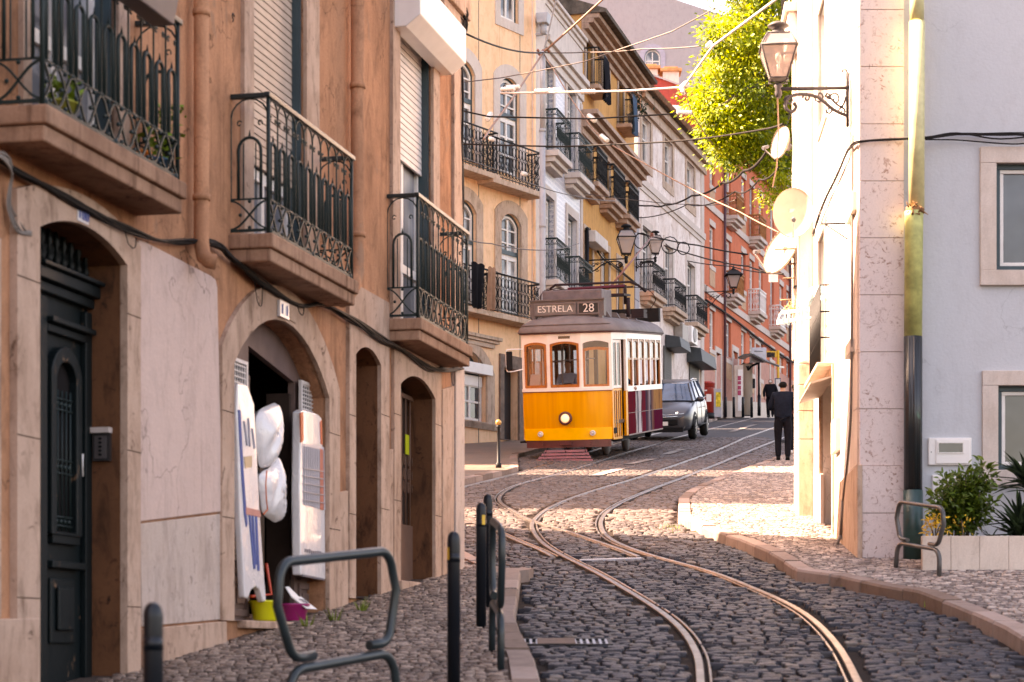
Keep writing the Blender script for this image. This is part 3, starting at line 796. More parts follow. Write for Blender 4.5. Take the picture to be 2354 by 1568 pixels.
numtile(644, 665, 694, 731, '11', 'pale number tile on the keystone of the shop arch', .06)
plates('keystone', [(628, 672), (672, 700), (668, 745), (632, 722)], .045, M['trim'])
# ---- shop front
so_ = -.15
op = pxl(FL, [(571, 1420), (681, 1420), (681, 836), (571, 799)], so_)
op = [(op[0][0], .26), (op[1][0]-.05, .26), (op[2][0]-.05, 2.06), (op[3][0], 2.20)]
outer = [(u, max(z, .203)) for u, z in h2]
mb = wallmesh(FL, outer, [(op, .05)], .05, None, so_); sf = part('shop_front', mb, M['brownwood'], lb)
mb = MB()
def frame(mb, F, u0, u1, z0, z1, w, o0, o1):
    mb.fbox(F, u0, u1, z0, z0+w, o0, o1); mb.fbox(F, u0, u1, z1-w, z1, o0, o1); mb.fbox(F, u0, u0+w, z0+w, z1-w, o0, o1-.001); mb.fbox(F, u1-w, u1, z0+w, z1-w, o0, o1-.001)
for xa, xb in ((531, 568), (684, 738)):
    u0, u1 = uU(xa, so_), uU(xb, so_)
    mb = MB(); frame(mb, FL, u0, u1, .24, .52, .05, so_, so_+.02); mb.fbox(FL, u0+.09, u1-.09, .33, .44, so_, so_+.015)
    mb.fbox(FL, u0, u1, .54, .58, so_, so_+.03); frame(mb, FL, u0, u1, .60, 1.98, .04, so_, so_+.022)
    part('panel_frame', mb, M['brownwood'], sf, .004)
# dark interior box, open door leaf
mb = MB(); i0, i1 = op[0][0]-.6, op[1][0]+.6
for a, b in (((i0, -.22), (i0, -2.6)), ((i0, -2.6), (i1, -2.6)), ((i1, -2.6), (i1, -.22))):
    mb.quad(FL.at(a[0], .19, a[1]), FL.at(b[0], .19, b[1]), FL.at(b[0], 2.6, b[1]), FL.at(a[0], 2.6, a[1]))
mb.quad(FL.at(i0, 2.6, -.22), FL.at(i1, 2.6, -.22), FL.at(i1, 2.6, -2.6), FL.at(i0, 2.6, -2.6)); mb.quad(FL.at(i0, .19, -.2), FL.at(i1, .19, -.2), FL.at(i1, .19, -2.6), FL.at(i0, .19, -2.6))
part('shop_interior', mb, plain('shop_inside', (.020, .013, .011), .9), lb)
mb = MB(); uo = op[1][0]; mb.fbox(FL, uo-.05, uo-.012, .21, 1.97, -.36, -.17); part('door_leaf', mb, M['darkwood'], lb, .004)
mb = MB(); mb.fbox(FL, uo-.085, uo-.06, .55, 1.72, -.40, -.37); part('shelf_post', mb, M['trim'], lb)
# ---- goods hanging on the shop front
wm = plain('white_mesh_frame', (.66, .60, .57), .5); dm = plain('dark_mesh_gap', (.035, .032, .035), .8)
def mesh_panel(x0, x1, yt, yb, label, cols, rows):
    o = so_+.045
    u0, u1, z0, z1 = FL.rect(x0, x1, yt, yb, None, o)
    t = thing('mesh_panel', label, 'mesh panel', FL.at(u0, z0, o))
    mb = MB(); frame(mb, FL, u0, u1, z0, z1, .025, o-.012, o+.012); part('frame', mb, wm, t)
    mb = MB()
    for i in range(1, cols): mb.fbox(FL, u0+(u1-u0)*i/cols-.004, u0+(u1-u0)*i/cols+.004, z0+.02, z1-.02, o-.003, o+.003)
    for i in range(1, rows): mb.fbox(FL, u0+.02, u1-.02, z0+(z1-z0)*i/rows-.004, z0+(z1-z0)*i/rows+.004, o-.004, o+.004)
    part('wire_grid', mb, wm, t); mb = MB(); mb.fbox(FL, u0+.01, u1-.01, z0+.01, z1-.01, o-.014, o-.010); part('backing', mb, dm, t)
    return t
mesh_panel(530, 567, 826, 1288, 'tall white framed mesh panel left of the open shop door', 7, 34)
mesh_panel(690, 734, 882, 990, 'short white framed mesh panel above the wrapped drying rack', 9, 12)
foil, fnt, fb = newmat('clear_plastic_wrap')
fb.inputs['Base Color'].default_value = (.72, .68, .67, 1); fb.inputs['Roughness'].default_value = .18; fb.inputs['Coat Weight'].default_value = .5
bump(fnt, fb, tnoise(fnt, pos(fnt, (1, 1, .5)), 9, 4, .6, 1.5), .45, .03)
bluest = plain('blue_cloth_stripe', (.06, .10, .28), .6); redst = plain('orange_red_print', (.62, .14, .06), .5); greyst = plain('grey_stripe', (.25, .25, .30), .6)
oo = .02
def z34(q, z): return ((860+q/2.6125)/1.6313, ((1300 if z == 3 else 1850)+0)/1.6313)
def s3(x, y): return ((860+x/2.6125)/1.6313, (1300+y/2.6125)/1.6313)
def s4(x, y): return ((860+x/2.6125)/1.6313, (1850+y/2.6125)/1.6313)
t = thing('ironing_board', 'white ironing board wrapped in plastic with blue stripes hanging by the shop door', 'ironing board', FL.at(uU(560), .3, .02))
mb = MB(); mb.plate(FL, pxl(FL, [s3(85, 360), s3(185, 385), s3(245, 560), s3(270, 1000), s3(298, 1568), s4(335, 700), s4(365, 1060), s4(335, 1065), s4(300, 950), s4(262, 915), s4(215, 950), s4(185, 1035), s4(152, 1020), s4(112, 300), s3(88, 1000), s3(76, 700)], oo), oo-.05, oo); part('cover', mb, foil, t, .012)
mb = MB(); mb.plate(FL, pxl(FL, [s3(90, 620), s3(112, 620), s3(140, 1200), s4(180, 300), s4(170, 330), s4(150, 200), s3(120, 1200)], oo+.006), oo-.004, oo+.006); part('edge_band', mb, bluest, t)
for k, (xa, ya, xb, yb) in enumerate(((150, 730, 178, 970), (190, 700, 205, 980), (228, 800, 250, 1000))):
    mb = MB(); mb.plate(FL, pxl(FL, [s3(xa-5, ya), s3(xa+8, ya), s3(xb+8, yb), s3(xb-5, yb)], oo+.006), oo-.004, oo+.006); part('stripe', mb, greyst, t)
for xa, xb, yb in ((195, 250, 740), (225, 262, 700), (258, 290, 760)):
    mb = MB(); mb.plate(FL, pxl(FL, [s4(xa, 215), s4(xa+16, 215), s4(xb+10, yb), s4(xb-8, yb)], oo+.006), oo-.004, oo+.006); part('stripe', mb, bluest, t)
mb = MB(); mb.plate(FL, pxl(FL, [s4(165, 135), s4(305, 170), s4(310, 235), s4(165, 205)], oo+.007), oo-.004, oo+.007); part('printed_band', mb, plain('faded_red_print', (.52, .22, .18), .5), t)
mb = MB(); mb.plate(FL, pxl(FL, [s3(150, 1080), s3(225, 1070), s3(222, 1180), s3(160, 1190)], oo+.006), oo-.004, oo+.006); part('printed_patch', mb, plain('orange_print', (.62, .42, .25), .5), t)
t = thing('drying_rack', 'folded drying rack in clear wrap with orange edges on the right shop panel', 'drying rack', FL.at(uU(715), .5, 0))
mb = MB(); mb.plate(FL, pxl(FL, [s3(700, 640), s3(730, 618), s3(870, 660), s3(908, 700), s3(918, 985), s3(938, 1005), s3(940, 1568), s4(945, 850), s4(700, 800), s4(690, 0), s3(698, 1000)], 0), -.07, 0); part('wrap', mb, foil, t, .012)
for a in ([s3(700, 650), s3(725, 640), s3(730, 920), s3(706, 940)], [s3(893, 740), s3(908, 720), s3(914, 960), s3(900, 950)], [s3(890, 1000), s3(918, 1010), s4(922, 165), s4(893, 155)]):
    mb = MB(); mb.plate(FL, pxl(FL, a, .006), -.004, .006); part('orange_edge', mb, redst, t)
mb = MB()
for i in range(11):
    x = 735+19*i; a = FL.pt(*s3(x, 975+i*3.5), .006); b = FL.pt(*s4(x, 110+i*5), .006); mb.tube([FL.at(*a, .006), FL.at(*b, .006)], .004, 4)
for y in (1190, 1265, 1340, 1420, 1500): mb.tube([FL.at(*FL.pt(*s3(725, y), .008), .008), FL.at(*FL.pt(*s3(935, y+35), .008), .008)], .004, 4)
part('rack_wires', mb, plain('grey_rack_wire', (.33, .31, .33), .4), t)
mb = MB(); mb.plate(FL, pxl(FL, [s3(712, 945), s3(928, 985), s4(940, 165), s4(732, 115)], .002), -.002, .0025); part('inner_sheet', mb, plain('grey_inner_sheet', (.50, .45, .47), .4), t)
mb = MB()
rng = random.Random(4)
for i in range(9):
    x = 745+21*i; y = 545+rng.uniform(-6, 6)+i*4; h = rng.uniform(30, 55)
    mb.plate(FL, pxl(FL, [s4(x, y), s4(x+13, y+2), s4(x+12, y+h), s4(x, y+h)], .006), -.002, .006)
for i in range(16):
    x = 722+13.5*i; mb.plate(FL, pxl(FL, [s4(x, 795+i*2.6), s4(x+8, 797+i*2.6), s4(x+8, 815+i*2.6), s4(x, 813+i*2.6)], .006), -.002, .006)
part('print', mb, plain('grey_print', (.22, .19, .20), .6), t)
mb = MB(); mb.plate(FL, pxl(FL, [s4(722, 648), s4(790, 660), s4(788, 690), s4(722, 680)], .006), -.002, .006); part('print', mb, redst, t)
# bales in white plastic
def bale(cx, cy, wpx, hpx, o, label):
    u, z = FL.pt(cx, cy, o); d = FL.D(u, o); w, h = wpx*d/FPX/2, hpx*d/FPX/2; c = FL.at(u, z, o)
    bm = bmesh.new(); bmesh.ops.create_icosphere(bm, subdivisions=4, radius=1)
    for v in bm.verts:
        q = v.co.copy(); sq = 1-.25*abs(q.z)**3
        tp_ = 1-.45*max(0, q.z)**1.5; v.co = Vector((q.x*.23*sq*tp_, q.y*.075*sq*tp_, q.z*h)); n_ = noise.fractal(Vector((q.x*4, q.y*4, q.z*1.6))+Vector((cx, 0, 0)), 1, 2, 4)
        v.co += Vector((q.x, q.y, q.z*.3))*n_*.010
    me = bpy.data.meshes.new('plastic_bale'); bm.to_mesh(me); bm.free()
    for p in me.polygons: p.use_smooth = True
    me.materials.append(foil); ob = bpy.data.objects.new('plastic_bale', me); COL.objects.link(ob); ob.location = c; ob.rotation_euler = (0, 0, rad(77)); tag(ob, label, 'bale')
def pillow(name, label, px, o, th, apex):
    """a stuffed plastic bag: outline on the facade, bulging by th, creases running to the tied end"""
    L = pxl(FL, px, o); pts = []
    for (a, b), (c, d) in zip(L, L[1:]+L[:1]):
        for k in range(6): pts.append((a+(c-a)*k/6, b+(d-b)*k/6))
    for _ in range(3): pts = [((pts[i-1][0]+2*pts[i][0]+pts[(i+1) % len(pts)][0])/4, (pts[i-1][1]+2*pts[i][1]+pts[(i+1) % len(pts)][1])/4) for i in range(len(pts))]
    cu = sum(p[0] for p in pts)/len(pts); cz = sum(p[1] for p in pts)/len(pts); au, az = FL.pt(*apex, o); mb = MB(); rings = []
    for k in list(range(0, 13))+list(range(11, -1, -1)):
        r = 1-k/12.5; sgn = 1 if len(rings) <= 12 else -1
        R = []
        for u, z in pts:
            x, y = cu+(u-cu)*r, cz+(z-cz)*r; an = math.atan2(y-az, (x-au)*4); cr = .012*math.sin(an*23+noise.noise((x*3, y*3, 1))*4)*min(1, math.hypot(y-az, x-au)*3)+.02*noise.noise((x*5, y*4, o*9))
            R.append(FL.at(x, y, o+sgn*(th*math.sqrt(max(0, 1-r*r))+cr*(1-r**4))))
        rings.append(R)
    mb.loft(rings[::1], True, False); ob = mb.build(name, foil); tag(ob, label, 'bag'); return ob
pillow('plastic_bag', 'upper bulging white plastic bag tied at its top in the shop doorway', [s3(255, 700), s3(300, 612), s3(400, 565), s3(455, 545), s3(468, 650), s3(470, 850), s3(445, 1000), s3(405, 1140), s3(340, 1200), s3(292, 1180), s3(262, 1000)], -.07, .09, s3(455, 550))
bg = pillow('plastic_bag', 'lower white plastic bag with a red printed edge under the upper one', [s3(455, 1045), s3(488, 1200), s3(500, 1400), s3(518, 1568), s4(522, 200), s4(500, 272), s4(440, 290), s4(320, 200), s4(300, 30), s3(290, 1400), s3(288, 1260), s3(330, 1215), s3(405, 1180)], -.05, .08, s3(455, 1045))
mb = MB(); mb.tube([FL.at(*FL.pt(*q, .03), .034) for q in (s3(362, 1215), s3(352, 1350), s3(358, 1500), s4(370, 160), s4(330, 205))], .006, 4); part('printed_edge', mb, redst, bg) if False else mb.build('printed_edge', redst, bg, world=False)
# basins on the doorstep
def basin(cx, cy, dia, h, col, label, o=-.02):
    u, z = FL.pt(cx, cy, o); p = FL.at(u, .206, o); r = dia/2
    mb = MB(); mb.lathe([(r*.72, 0), (r*.80, .02), (r*.97, h-.02), (r*1.06, h-.012), (r*1.07, h), (r*.98, h), (r*.93, h-.03), (r*.70, .03), (0, .025)], p, 24)
    b = mb.build('basin', plain(label.split()[0]+'_plastic', col, .35)); tag(b, label, 'basin'); return p, r
py, ry = basin(610, 1415, .225, .15, (.66, .62, .02), 'yellow plastic basin standing on the shop doorstep')
pm, rm = basin(672, 1418, .25, .14, (.34, .015, .12), 'magenta plastic basin on the doorstep beside the yellow one')
mb = MB(); q = pm+Vector((0, 0, .15))+FL.n*.04
mb.hexa([q+FL.u*a+Vector((0, 0, c))+FL.n*b for a, b, c in ((-.07, .09, -.05), (.14, .10, -.05), (.14, .11, -.05), (-.07, .10, -.05), (-.09, -.02, .035), (.12, -.02, .04), (.12, -.01, .045), (-.09, -.01, .04))])
mb.hexa([q+FL.u*a+Vector((0, 0, c))+FL.n*b for a, b, c in ((-.07, -.02, .03), (.10, -.02, .035), (.10, -.01, .035), (-.07, -.01, .03), (-.03, -.09, .115), (.04, -.09, .12), (.04, -.08, .12), (-.03, -.08, .115))])
paper = mb.build('price_sheet', plain('paper', (.70, .66, .63), .7)); tag(paper, 'white paper price sheet lying over the magenta basin', 'price sheet')
def text(name, body, size, mat, parent, loc, rot, extrude=.002, align='CENTER'):
    c = bpy.data.curves.new(name, 'FONT'); c.body = body; c.size = size; c.extrude = extrude; c.align_x = align; c.align_y = 'CENTER'
    tmp = bpy.data.objects.new('tmp', c); dg = bpy.context.evaluated_depsgraph_get(); COL.objects.link(tmp); bpy.context.view_layer.update()
    me = bpy.data.meshes.new_from_object(tmp.evaluated_get(bpy.context.evaluated_depsgraph_get())); bpy.data.objects.remove(tmp)
    me.name = name; me.materials.append(mat); o = bpy.data.objects.new(name, me); COL.objects.link(o); o.parent = parent; o.location = loc; o.rotation_euler = rot; return o
# text lies on the sloping lower sheet
tx = text('price', '750', .085, plain('pen_ink', (.12, .11, .12), .6), paper, q+FL.u*.03+FL.n*.046+Vector((0, 0, 0.0)), (0, 0, 0), .001)
xa = FL.u; za = (Vector((0, 0, .088))-FL.n*.11).normalized(); tx.rotation_euler = Matrix((xa, za, xa.cross(za))).transposed().to_euler(); tx.location = q+FL.u*.028+FL.n*.050+Vector((0, 0, .003))
t = thing('folding_frame', 'orange red plastic frame leaning behind the yellow basin', 'frame', FL.at(uU(612), .21, -.2))
mb = MB(); L = [FL.at(*FL.pt(x, y, -.13), -.13) for x, y in (s4(215, 1010), s4(410, 990), s4(362, 690), s4(345, 700), s4(240, 880))]; mb.tube(L[:3], .012, 6); part('frame_tube', mb, plain('orange_red_plastic', (.62, .06, .02), .4), t)
# ---- french windows and shutters
def strips(mb, F, loop_rect, w, o0, o1, mull=(), bars=()):
    u0, u1, z0, z1 = loop_rect; frame(mb, F, u0, u1, z0, z1, w, o0, o1)
    for f in mull: c = u0+(u1-u0)*f; mb.fbox(F, c-w*.6, c+w*.6, z0+w, z1-w, o0, o1-.003)
    for f, ww in bars: c = z0+(z1-z0)*f; mb.fbox(F, u0+w, u1-w, c-ww/2, c+ww/2, o0, o1-.006)
def near_window(x0, x1, shut_y, shut_x, shut_mat, o=-.13):
    u0, u1 = uU(x0), uU(x1); z0, z1 = 2.84, 5.6
    mb = MB(); strips(mb, FL, (u0, u1, z0, z1), .055, o-.03, o+.02, (.5,), ((.22, .08), (.70, .05)))
    f = part('window', mb, M['whitewood'], lb, .004)
    mb = MB(); mb.fbox(FL, u0+.02, u1-.02, z0+.02, z1-.02, o-.022, o-.014); part('pane', mb, M['panelite'], f)
    if shut_y:
        zb = FL.Z(shut_y, FL.U(shut_x), 0); mb = MB(); z = zb; k = 0
        while z < 5.9:
            mb.hexa([FL.at(u0+.01, z, o+.03), FL.at(u1-.01, z, o+.03), FL.at(u1-.01, z, o+.052), FL.at(u0+.01, z, o+.052), FL.at(u0+.01, z+.050, o+.03), FL.at(u1-.01, z+.050, o+.03), FL.at(u1-.01, z+.050, o+.048), FL.at(u0+.01, z+.050, o+.048)]); z += .056
        part('roller_shutter', mb, shut_mat, lb); mb = MB(); mb.fbox(FL, u0+.01, u1-.01, zb, 5.9, o+.022, o+.028); part('shutter_gap', mb, M['dark'], lb)
    mb = MB(); mb.fbox(FL, u1-.004, u1-.030, z0, 5.6, o+.02, -.015); part('shutter_guide', mb, M['greenwood'], lb)
near_window(62, 262, None, 0, None)
near_window(575, 697, 387, 627, M['shutter_beige'])
near_window(913, 990, 372, 949, M['shutter_white'])
# projecting shutter box
F_ = FL; u0, u1 = uU(900, .0), uU(1010, .0); z0 = 5.40
mb = MB(); pr = [(0.0, z0), (.13, z0-.0), (.26, z0+.10), (.26, z0+.42), (0, z0+.50)]
mb.prism([F_.at(u0, z, o) for o, z in pr], F_.u*(u1-u0)); part('shutter_box', mb, M['white_metal'], lb, .01)
# ---- balconies
def stretch(n, f): return [f(i/n) for i in range(n+1)]
def rail_panel(mb, A, dirv, n, p, z0, z1):
    """iron pattern along a straight run: A start point (xy), dirv unit vector, n bays of width p"""
    H = z1-z0; zm = z0+.235*H; za = z0+.60*H; at = lambda s, z: Vector((A.x+dirv.x*s, A.y+dirv.y*s, z))
    L = n*p
    mb.tube([at(0, zm), at(L, zm)], .008, 4)
    for i in range(n):
        c = (i+.5)*p; r = p*.30
        arch = [at(c-r, zm)]+[at(c-r*math.cos(w), za+r*1.1*math.sin(w)) for w in [math.pi*k/8 for k in range(9)]]+[at(c+r, zm)]
        mb.tube(arch, .0115, 5)
        mb.tube([at(c-r*.55, zm), at(c-r*.55, za+r*.6)], .006, 4); mb.tube([at(c+r*.55, zm), at(c+r*.55, za+r*.6)], .006, 4)
        mb.tube([at(c, za+r*1.1), at(c, za+r*1.1+.05)], [.010, .002], 5)
        # upper small arches with curls
        r2 = p*.5; zt = z1-.012-r2
        mb.tube([at(c-r2*math.cos(w), zt+r2*math.sin(w)) for w in [math.pi*k/8 for k in range(9)]], .007, 4)
        for sg in (-1, 1):
            cc = c+sg*r2*.55; zc = zt-.035
            mb.tube([at(cc+.02*math.cos(w)*(1-.08*k), zc+.024*math.sin(w)*(1-.08*k)) for k, w in enumerate([sg*(-.5)+math.pi*2*k/9 for k in range(9)])], .0055, 4)
        # lattice of interlaced waves
        for ph in (0, math.pi):
            mb.tube([at((i+t)*p, z0+.01+(zm-z0-.02)*(.5+.5*math.cos(math.pi*(i+t)+ph))) for t in [k/10 for k in range(11)]], .0085, 4)
        for z in (z0+.02, (z0+zm)/2, zm-.015):
            mb.ball(at(i*p+(p/2 if z != (z0+zm)/2 else p*.25), z), .014, 6, 4)
    for i in range(n+1):
        mb.tube([at(i*p, zm), at(i*p, z1-.012-p*.4)], .0075, 4)
        mb.ball(at(i*p, z0+(zm-z0)*.99), .013, 6, 4)
def near_balcony(x0, x1, z1, nb, off=.27):
    u0, u1 = FL.U(x0, off), FL.U(x1, off)
    mb = MB(); mb.fbox(FL, u0-.05, u1+.04, 2.745, 2.845, -.01, off+.05); mb.fbox(FL, u0-.03, u1+.02, 2.655, 2.743, -.01, off+.025)
    b = part('balcony', mb, M['slab'], lb, .012)
    mb = MB(); a = FL.at(u0, 0, off); rail_panel(mb, a, FL.u, nb, (u1-u0)/nb, ZB, z1)
    for u in (u0, u1):
        a = FL.at(u, 0, 0); rail_panel(mb, a, FL.n, 1, off, ZB, z1)
    rl = part('railing', mb, M['iron_green'], b)
    mb = MB()
    for u in (u0, u1): mb.tube([FL.at(u, ZB-.035, off), FL.at(u, z1, off)], .014, 6)
    mb.tube([FL.at(u0, ZB, 0), FL.at(u0, ZB, off), FL.at(u1, ZB, off), FL.at(u1, ZB, 0)], .013, 4)
    for k in range(3): mb.lathe([(.024, 0), (.014, .02), (.02, .03), (.012, .045)], FL.at(u0+(u1-u0)*(.02+.48*k), 2.847, off), 8)
    part('post', mb, M['iron_green'], b)
    mb = MB(); w = .022
    for a, c in ((0, off+w),):
        mb.fbox(FL, u0-w, u0+w, z1-.012, z1+.022, 0, off-w); mb.fbox(FL, u1-w, u1+w, z1-.012, z1+.022, 0, off-w); mb.fbox(FL, u0-.04, u1+.04, z1-.012, z1+.022, off-w+.001, off+w)
    part('handrail', mb, M['hoop'], b, .006)
    return u0, u1
b1 = near_balcony(97, 408, 3.82, 10); b2 = near_balcony(617, 808, 3.79, 10); b3 = near_balcony(960, 1073, 3.90, 10)
# ---- things on the first balcony
o = .30; ua, ub = FL.U(256, .4), FL.U(384, .4); zt = 3.93; zb = 3.64
t = thing('flower_box', 'dark plastic flower trough hung outside the first balcony rail', 'flower box', FL.at(ua, zb, o))
mb = MB(); pr = lambda u, k: [FL.at(u+k, zb, o+.03), FL.at(u+k, zb, o+.16), FL.at(u, zt, o+.20), FL.at(u, zt, o)]
a, b = pr(ua, .04), pr(ub, -.04); mb.hexa([a[0], b[0], b[1], a[1], a[3], b[3], b[2], a[2]]); mb.fbox(FL, ua-.015, ub+.015, zt, zt+.03, o-.01, o+.215)
part('trough', mb, plain('dark_brown_plastic', (.085, .062, .066), .4), t, .008)
mb = MB()
for u in (ua+.1, ub-.1): mb.tube([FL.at(u, zt+.02, o-.05), FL.at(u, zt+.05, o), FL.at(u, zt, o+.03)], .008, 5)
part('hook', mb, M['iron_black'], t)
leafg = plain('small_plant_leaf', (.14, .22, .02), .6, var=.5, scale=20)
def sprig(mb, c, r, h, n, size, rng):
    for i in range(n):
        p = c+Vector((rng.gauss(0, r), rng.gauss(0, r), rng.uniform(0, h))); a = Vector((rng.gauss(0, 1), rng.gauss(0, 1), rng.gauss(.3, .6))).normalized(); b = a.cross(Vector((rng.gauss(0, 1), rng.gauss(0, 1), rng.gauss(0, 1)))).normalized()
        s = size*rng.uniform(.6, 1.3); mb.add([p, p+a*s*.5+b*s*.28, p+a*s, p+a*s*.5-b*s*.28], [(0, 1, 2, 3)])
rng = random.Random(2)
for x, r, h, col, lab, kind in ((322, .065, .10, (.62, .16, .02), 'orange flower pot on the first balcony floor', 1), (358, .075, .11, (.03, .09, .16), 'blue flower pot on the first balcony floor near the corner', 1), (385, .05, .3, (.05, .05, .05), 'green plant in a dark pot at the far end of the first balcony', 2), (140, .09, .12, (.30, .30, .05), 'yellow green leafy plant in a pot near the first balcony door', 2)):
    u = FL.U(x, .17); p = FL.at(u, 2.847, .17)
    t = thing('flower_pot', lab, 'flower pot', p); mb = MB(); mb.lathe([(r*.7, 0), (r, h), (r*1.1, h), (r*1.1, h+.012), (r*.9, h+.012), (0, h)], p, 14); part('pot', mb, plain('pot_'+lab.split()[0], col, .5), t)
    if kind == 2 or x == 358: mb = MB(); sprig(mb, p+Vector((0, 0, h)), .05, .2 if x > 200 else .12, 90, .055, rng); part('foliage', mb, leafg, t)
# ---- drain pipes
def pipe(x, yb, off, r, name, label, pts_extra, col):
    u = FL.U(x, off); p0 = FL.at(u, 9, off); zb = FL.Z(yb, u, off)
    t = thing(name, label, 'drain pipe', FL.at(u, zb, off))
    mb = MB(); L = [p0, FL.at(u, zb, off)]+[FL.at(*FL.pt(a, b, c), c) for a, b, c in pts_extra]; mb.tube(L, r, 14); part('pipe', mb, col, t)
    for z in (zb+.3, zb+1.5, zb+2.6): mb = MB(); mb.tube([FL.at(u, z-.02, off), FL.at(u, z+.02, off)], r*1.16, 14); part('clamp', mb, col, t)
pipe(463, 560, .09, .05, 'drain_pipe', 'brown painted drain pipe between first and second balconies ending in a short elbow', [(468, 590, .12), (480, 600, .16), (496, 603, .20)], M['ochrewall'])
pipe(822, 625, .09, .055, 'drain_pipe', 'brown painted drain pipe right of the second balcony bending left at its foot', [(815, 655, .1), (800, 680, .1), (786, 692, .1)], M['ochrewall'])
# ---- cable bundle along the facade
t = thing('cable_bundle', 'sagging bundle of black cables clipped along the brown facade above the doorways', 'cable bundle', FL.at(uU(600), 2.4, .05))
path = [(-60, 335), (0, 362), (40, 392), (100, 425), (180, 470), (276, 522), (366, 553), (430, 556), (492, 559), (530, 590), (594, 645), (687, 700), (743, 700), (810, 737), (876, 778), (926, 804), (992, 848), (1026, 849), (1062, 848)]
rng = random.Random(9); mb = MB()
for k in range(9):
    o = .05+.012*rng.random(); ph = rng.uniform(0, 6); pts = []
    for i, (x, y) in enumerate(path):
        j = 7 if i % 3 else 2; u, z = FL.pt(x+rng.uniform(-3, 3), y+rng.uniform(-j, j), .06); pts.append(FL.at(u, z, .045+.02*math.sin(i*1.3+ph)+.012))
    mb.tube(catmull(pts, 6), rng.choice((.006, .008, .010)), 5)
for x, y, l in ((594, 650, 45), (300, 540, 25), (1040, 850, 30), (690, 700, 20)):
    u, z = FL.pt(x, y, .06); d = FL.D(u); s = l*d/FPX; mb.tube(catmull([FL.at(u-.08, z, .06), FL.at(u-.05, z-s, .07), FL.at(u+.04, z-s*1.1, .07), FL.at(u+.09, z, .06)], 5), .004, 4)
part('cables', mb, M['cable'], t)
t = thing('cable_bundle', 'tangle of black cables running down the far corner of the brown building', 'cable bundle', FL.at(UE, 4, .03))
mb = MB()
for k in range(7):
    pts = []
    for i, y in enumerate((-40, 20, 60, 110, 200, 320, 460, 620, 760, 848)):
        x = 1060+rng.uniform(-4, 5)+(8 if 0 < i < 3 else 0); pts.append(P(x, y+rng.uniform(-8, 8), 21.2+rng.uniform(-.03, .08)))
    mb.tube(catmull(pts, 5), rng.choice((.006, .009, .012)), 5)
for k in range(9):
    a = P(rng.uniform(1030, 1060), rng.uniform(0, 20), 20.9); b = P(rng.uniform(1066, 1078), rng.uniform(20, 60), 21.1); c = P(rng.uniform(1050, 1066), rng.uniform(60, 110), 21.0); mb.tube(catmull([a, b, c], 6), .006, 4)
part('cables', mb, M['cable'], t)
t = thing('cable_bundle', 'knot of brown cables tucked under the first balcony at the left edge', 'cable bundle', FL.at(uU(10), 2.5, .03))
mb = MB()
for k in range(8):
    mb.tube(catmull([FL.at(*FL.pt(-30, 350+rng.uniform(-8, 14), .08), .08), FL.at(*FL.pt(8, 350+rng.uniform(-6, 20), .09), .09), FL.at(*FL.pt(28, 392+rng.uniform(-10, 25), .06), .06), FL.at(*FL.pt(20+rng.uniform(-6, 6), 470, .03), .03), FL.at(*FL.pt(40+rng.uniform(-3, 20), 530, .05), .05), FL.at(*FL.pt(72, 536+rng.uniform(-4, 6), .05), .05)], 6), .006, 4)
part('cables', mb, M['cablegrey'], t)
# iron gate leaf in the far doorway
o = -.2; u0, u1 = uU(914), uU(960)
mb = MB(); mb.fbox(FL, u0-.05, uU(1050), .58, 2.5, -.26, -.238); part('door_backing', mb, M['darkwood'], lb)
mb = MB(); frame(mb, FL, uU(917, o), uU(962, o), .62, 2.35, .04, o-.02, o+.02); mb.fbox(FL, uU(918, o), uU(961, o), .62, 1.15, o-.012, o+.012)
for i in range(4): mb.tube([FL.at(uU(922+10*i, o), 1.15, o), FL.at(uU(922+10*i, o), 2.35, o)], .009, 5)
for i in range(3):
    for z in (1.5, 1.75, 1.62): mb.tube([FL.at(uU(927+10*i, o)+.02*math.cos(w), z+.05*math.sin(w), o+.006) for w in [k*.785 for k in range(9)]], .006, 4)
gate = part('gate', mb, plain('brown_iron_gate', (.16, .085, .06), .5), lb, label='rusty brown iron gate in the last doorway')
mb = MB(); mb.fbox(FL, uU(926, o), uU(934, o), FL.Z(1045, uU(930, o), o), FL.Z(1000, uU(930, o), o), o+.021, o+.028); part('notice', mb, plain('lime_yellow_card', (.40, .44, .02), .5), gate)
# wall hook
mb = MB(); u, z = FL.pt(533, 38, .02); mb.tube([FL.at(u+.02*math.cos(w), z+.02*math.sin(w), .03) for w in [k*.7 for k in range(8)]]+[FL.at(u+.05, z-.02, .01)], .005, 5); part('wall_hook', mb, M['iron_black'], lb)
# weeds at the wall foot
weedm = plain('weed_leaf', (.15, .19, .03), .7, var=.5, scale=30)
for x, y, lab in ((768, 1425, 'tuft of grass at the right end of the shop doorstep'), (706, 1438, 'small weed in front of the shop doorstep'), (832, 1402, 'small weed at the foot of the blocked doorway')):
    p = G(x, y, KERB); mb = MB(); rr = random.Random(x)
    for i in range(26):
        a = rr.uniform(0, 6.28); l = rr.uniform(.05, .13); w = .006; q = p+Vector((math.cos(a)*.03, math.sin(a)*.03, -.01)); tip = q+Vector((math.cos(a)*l*.6, math.sin(a)*l*.6, l)); s = Vector((-math.sin(a), math.cos(a), 0))*w
        mb.add([q-s, q+s, tip], [(0, 1, 2)])
    tag(mb.build('weed', weedm), lab, 'weed')
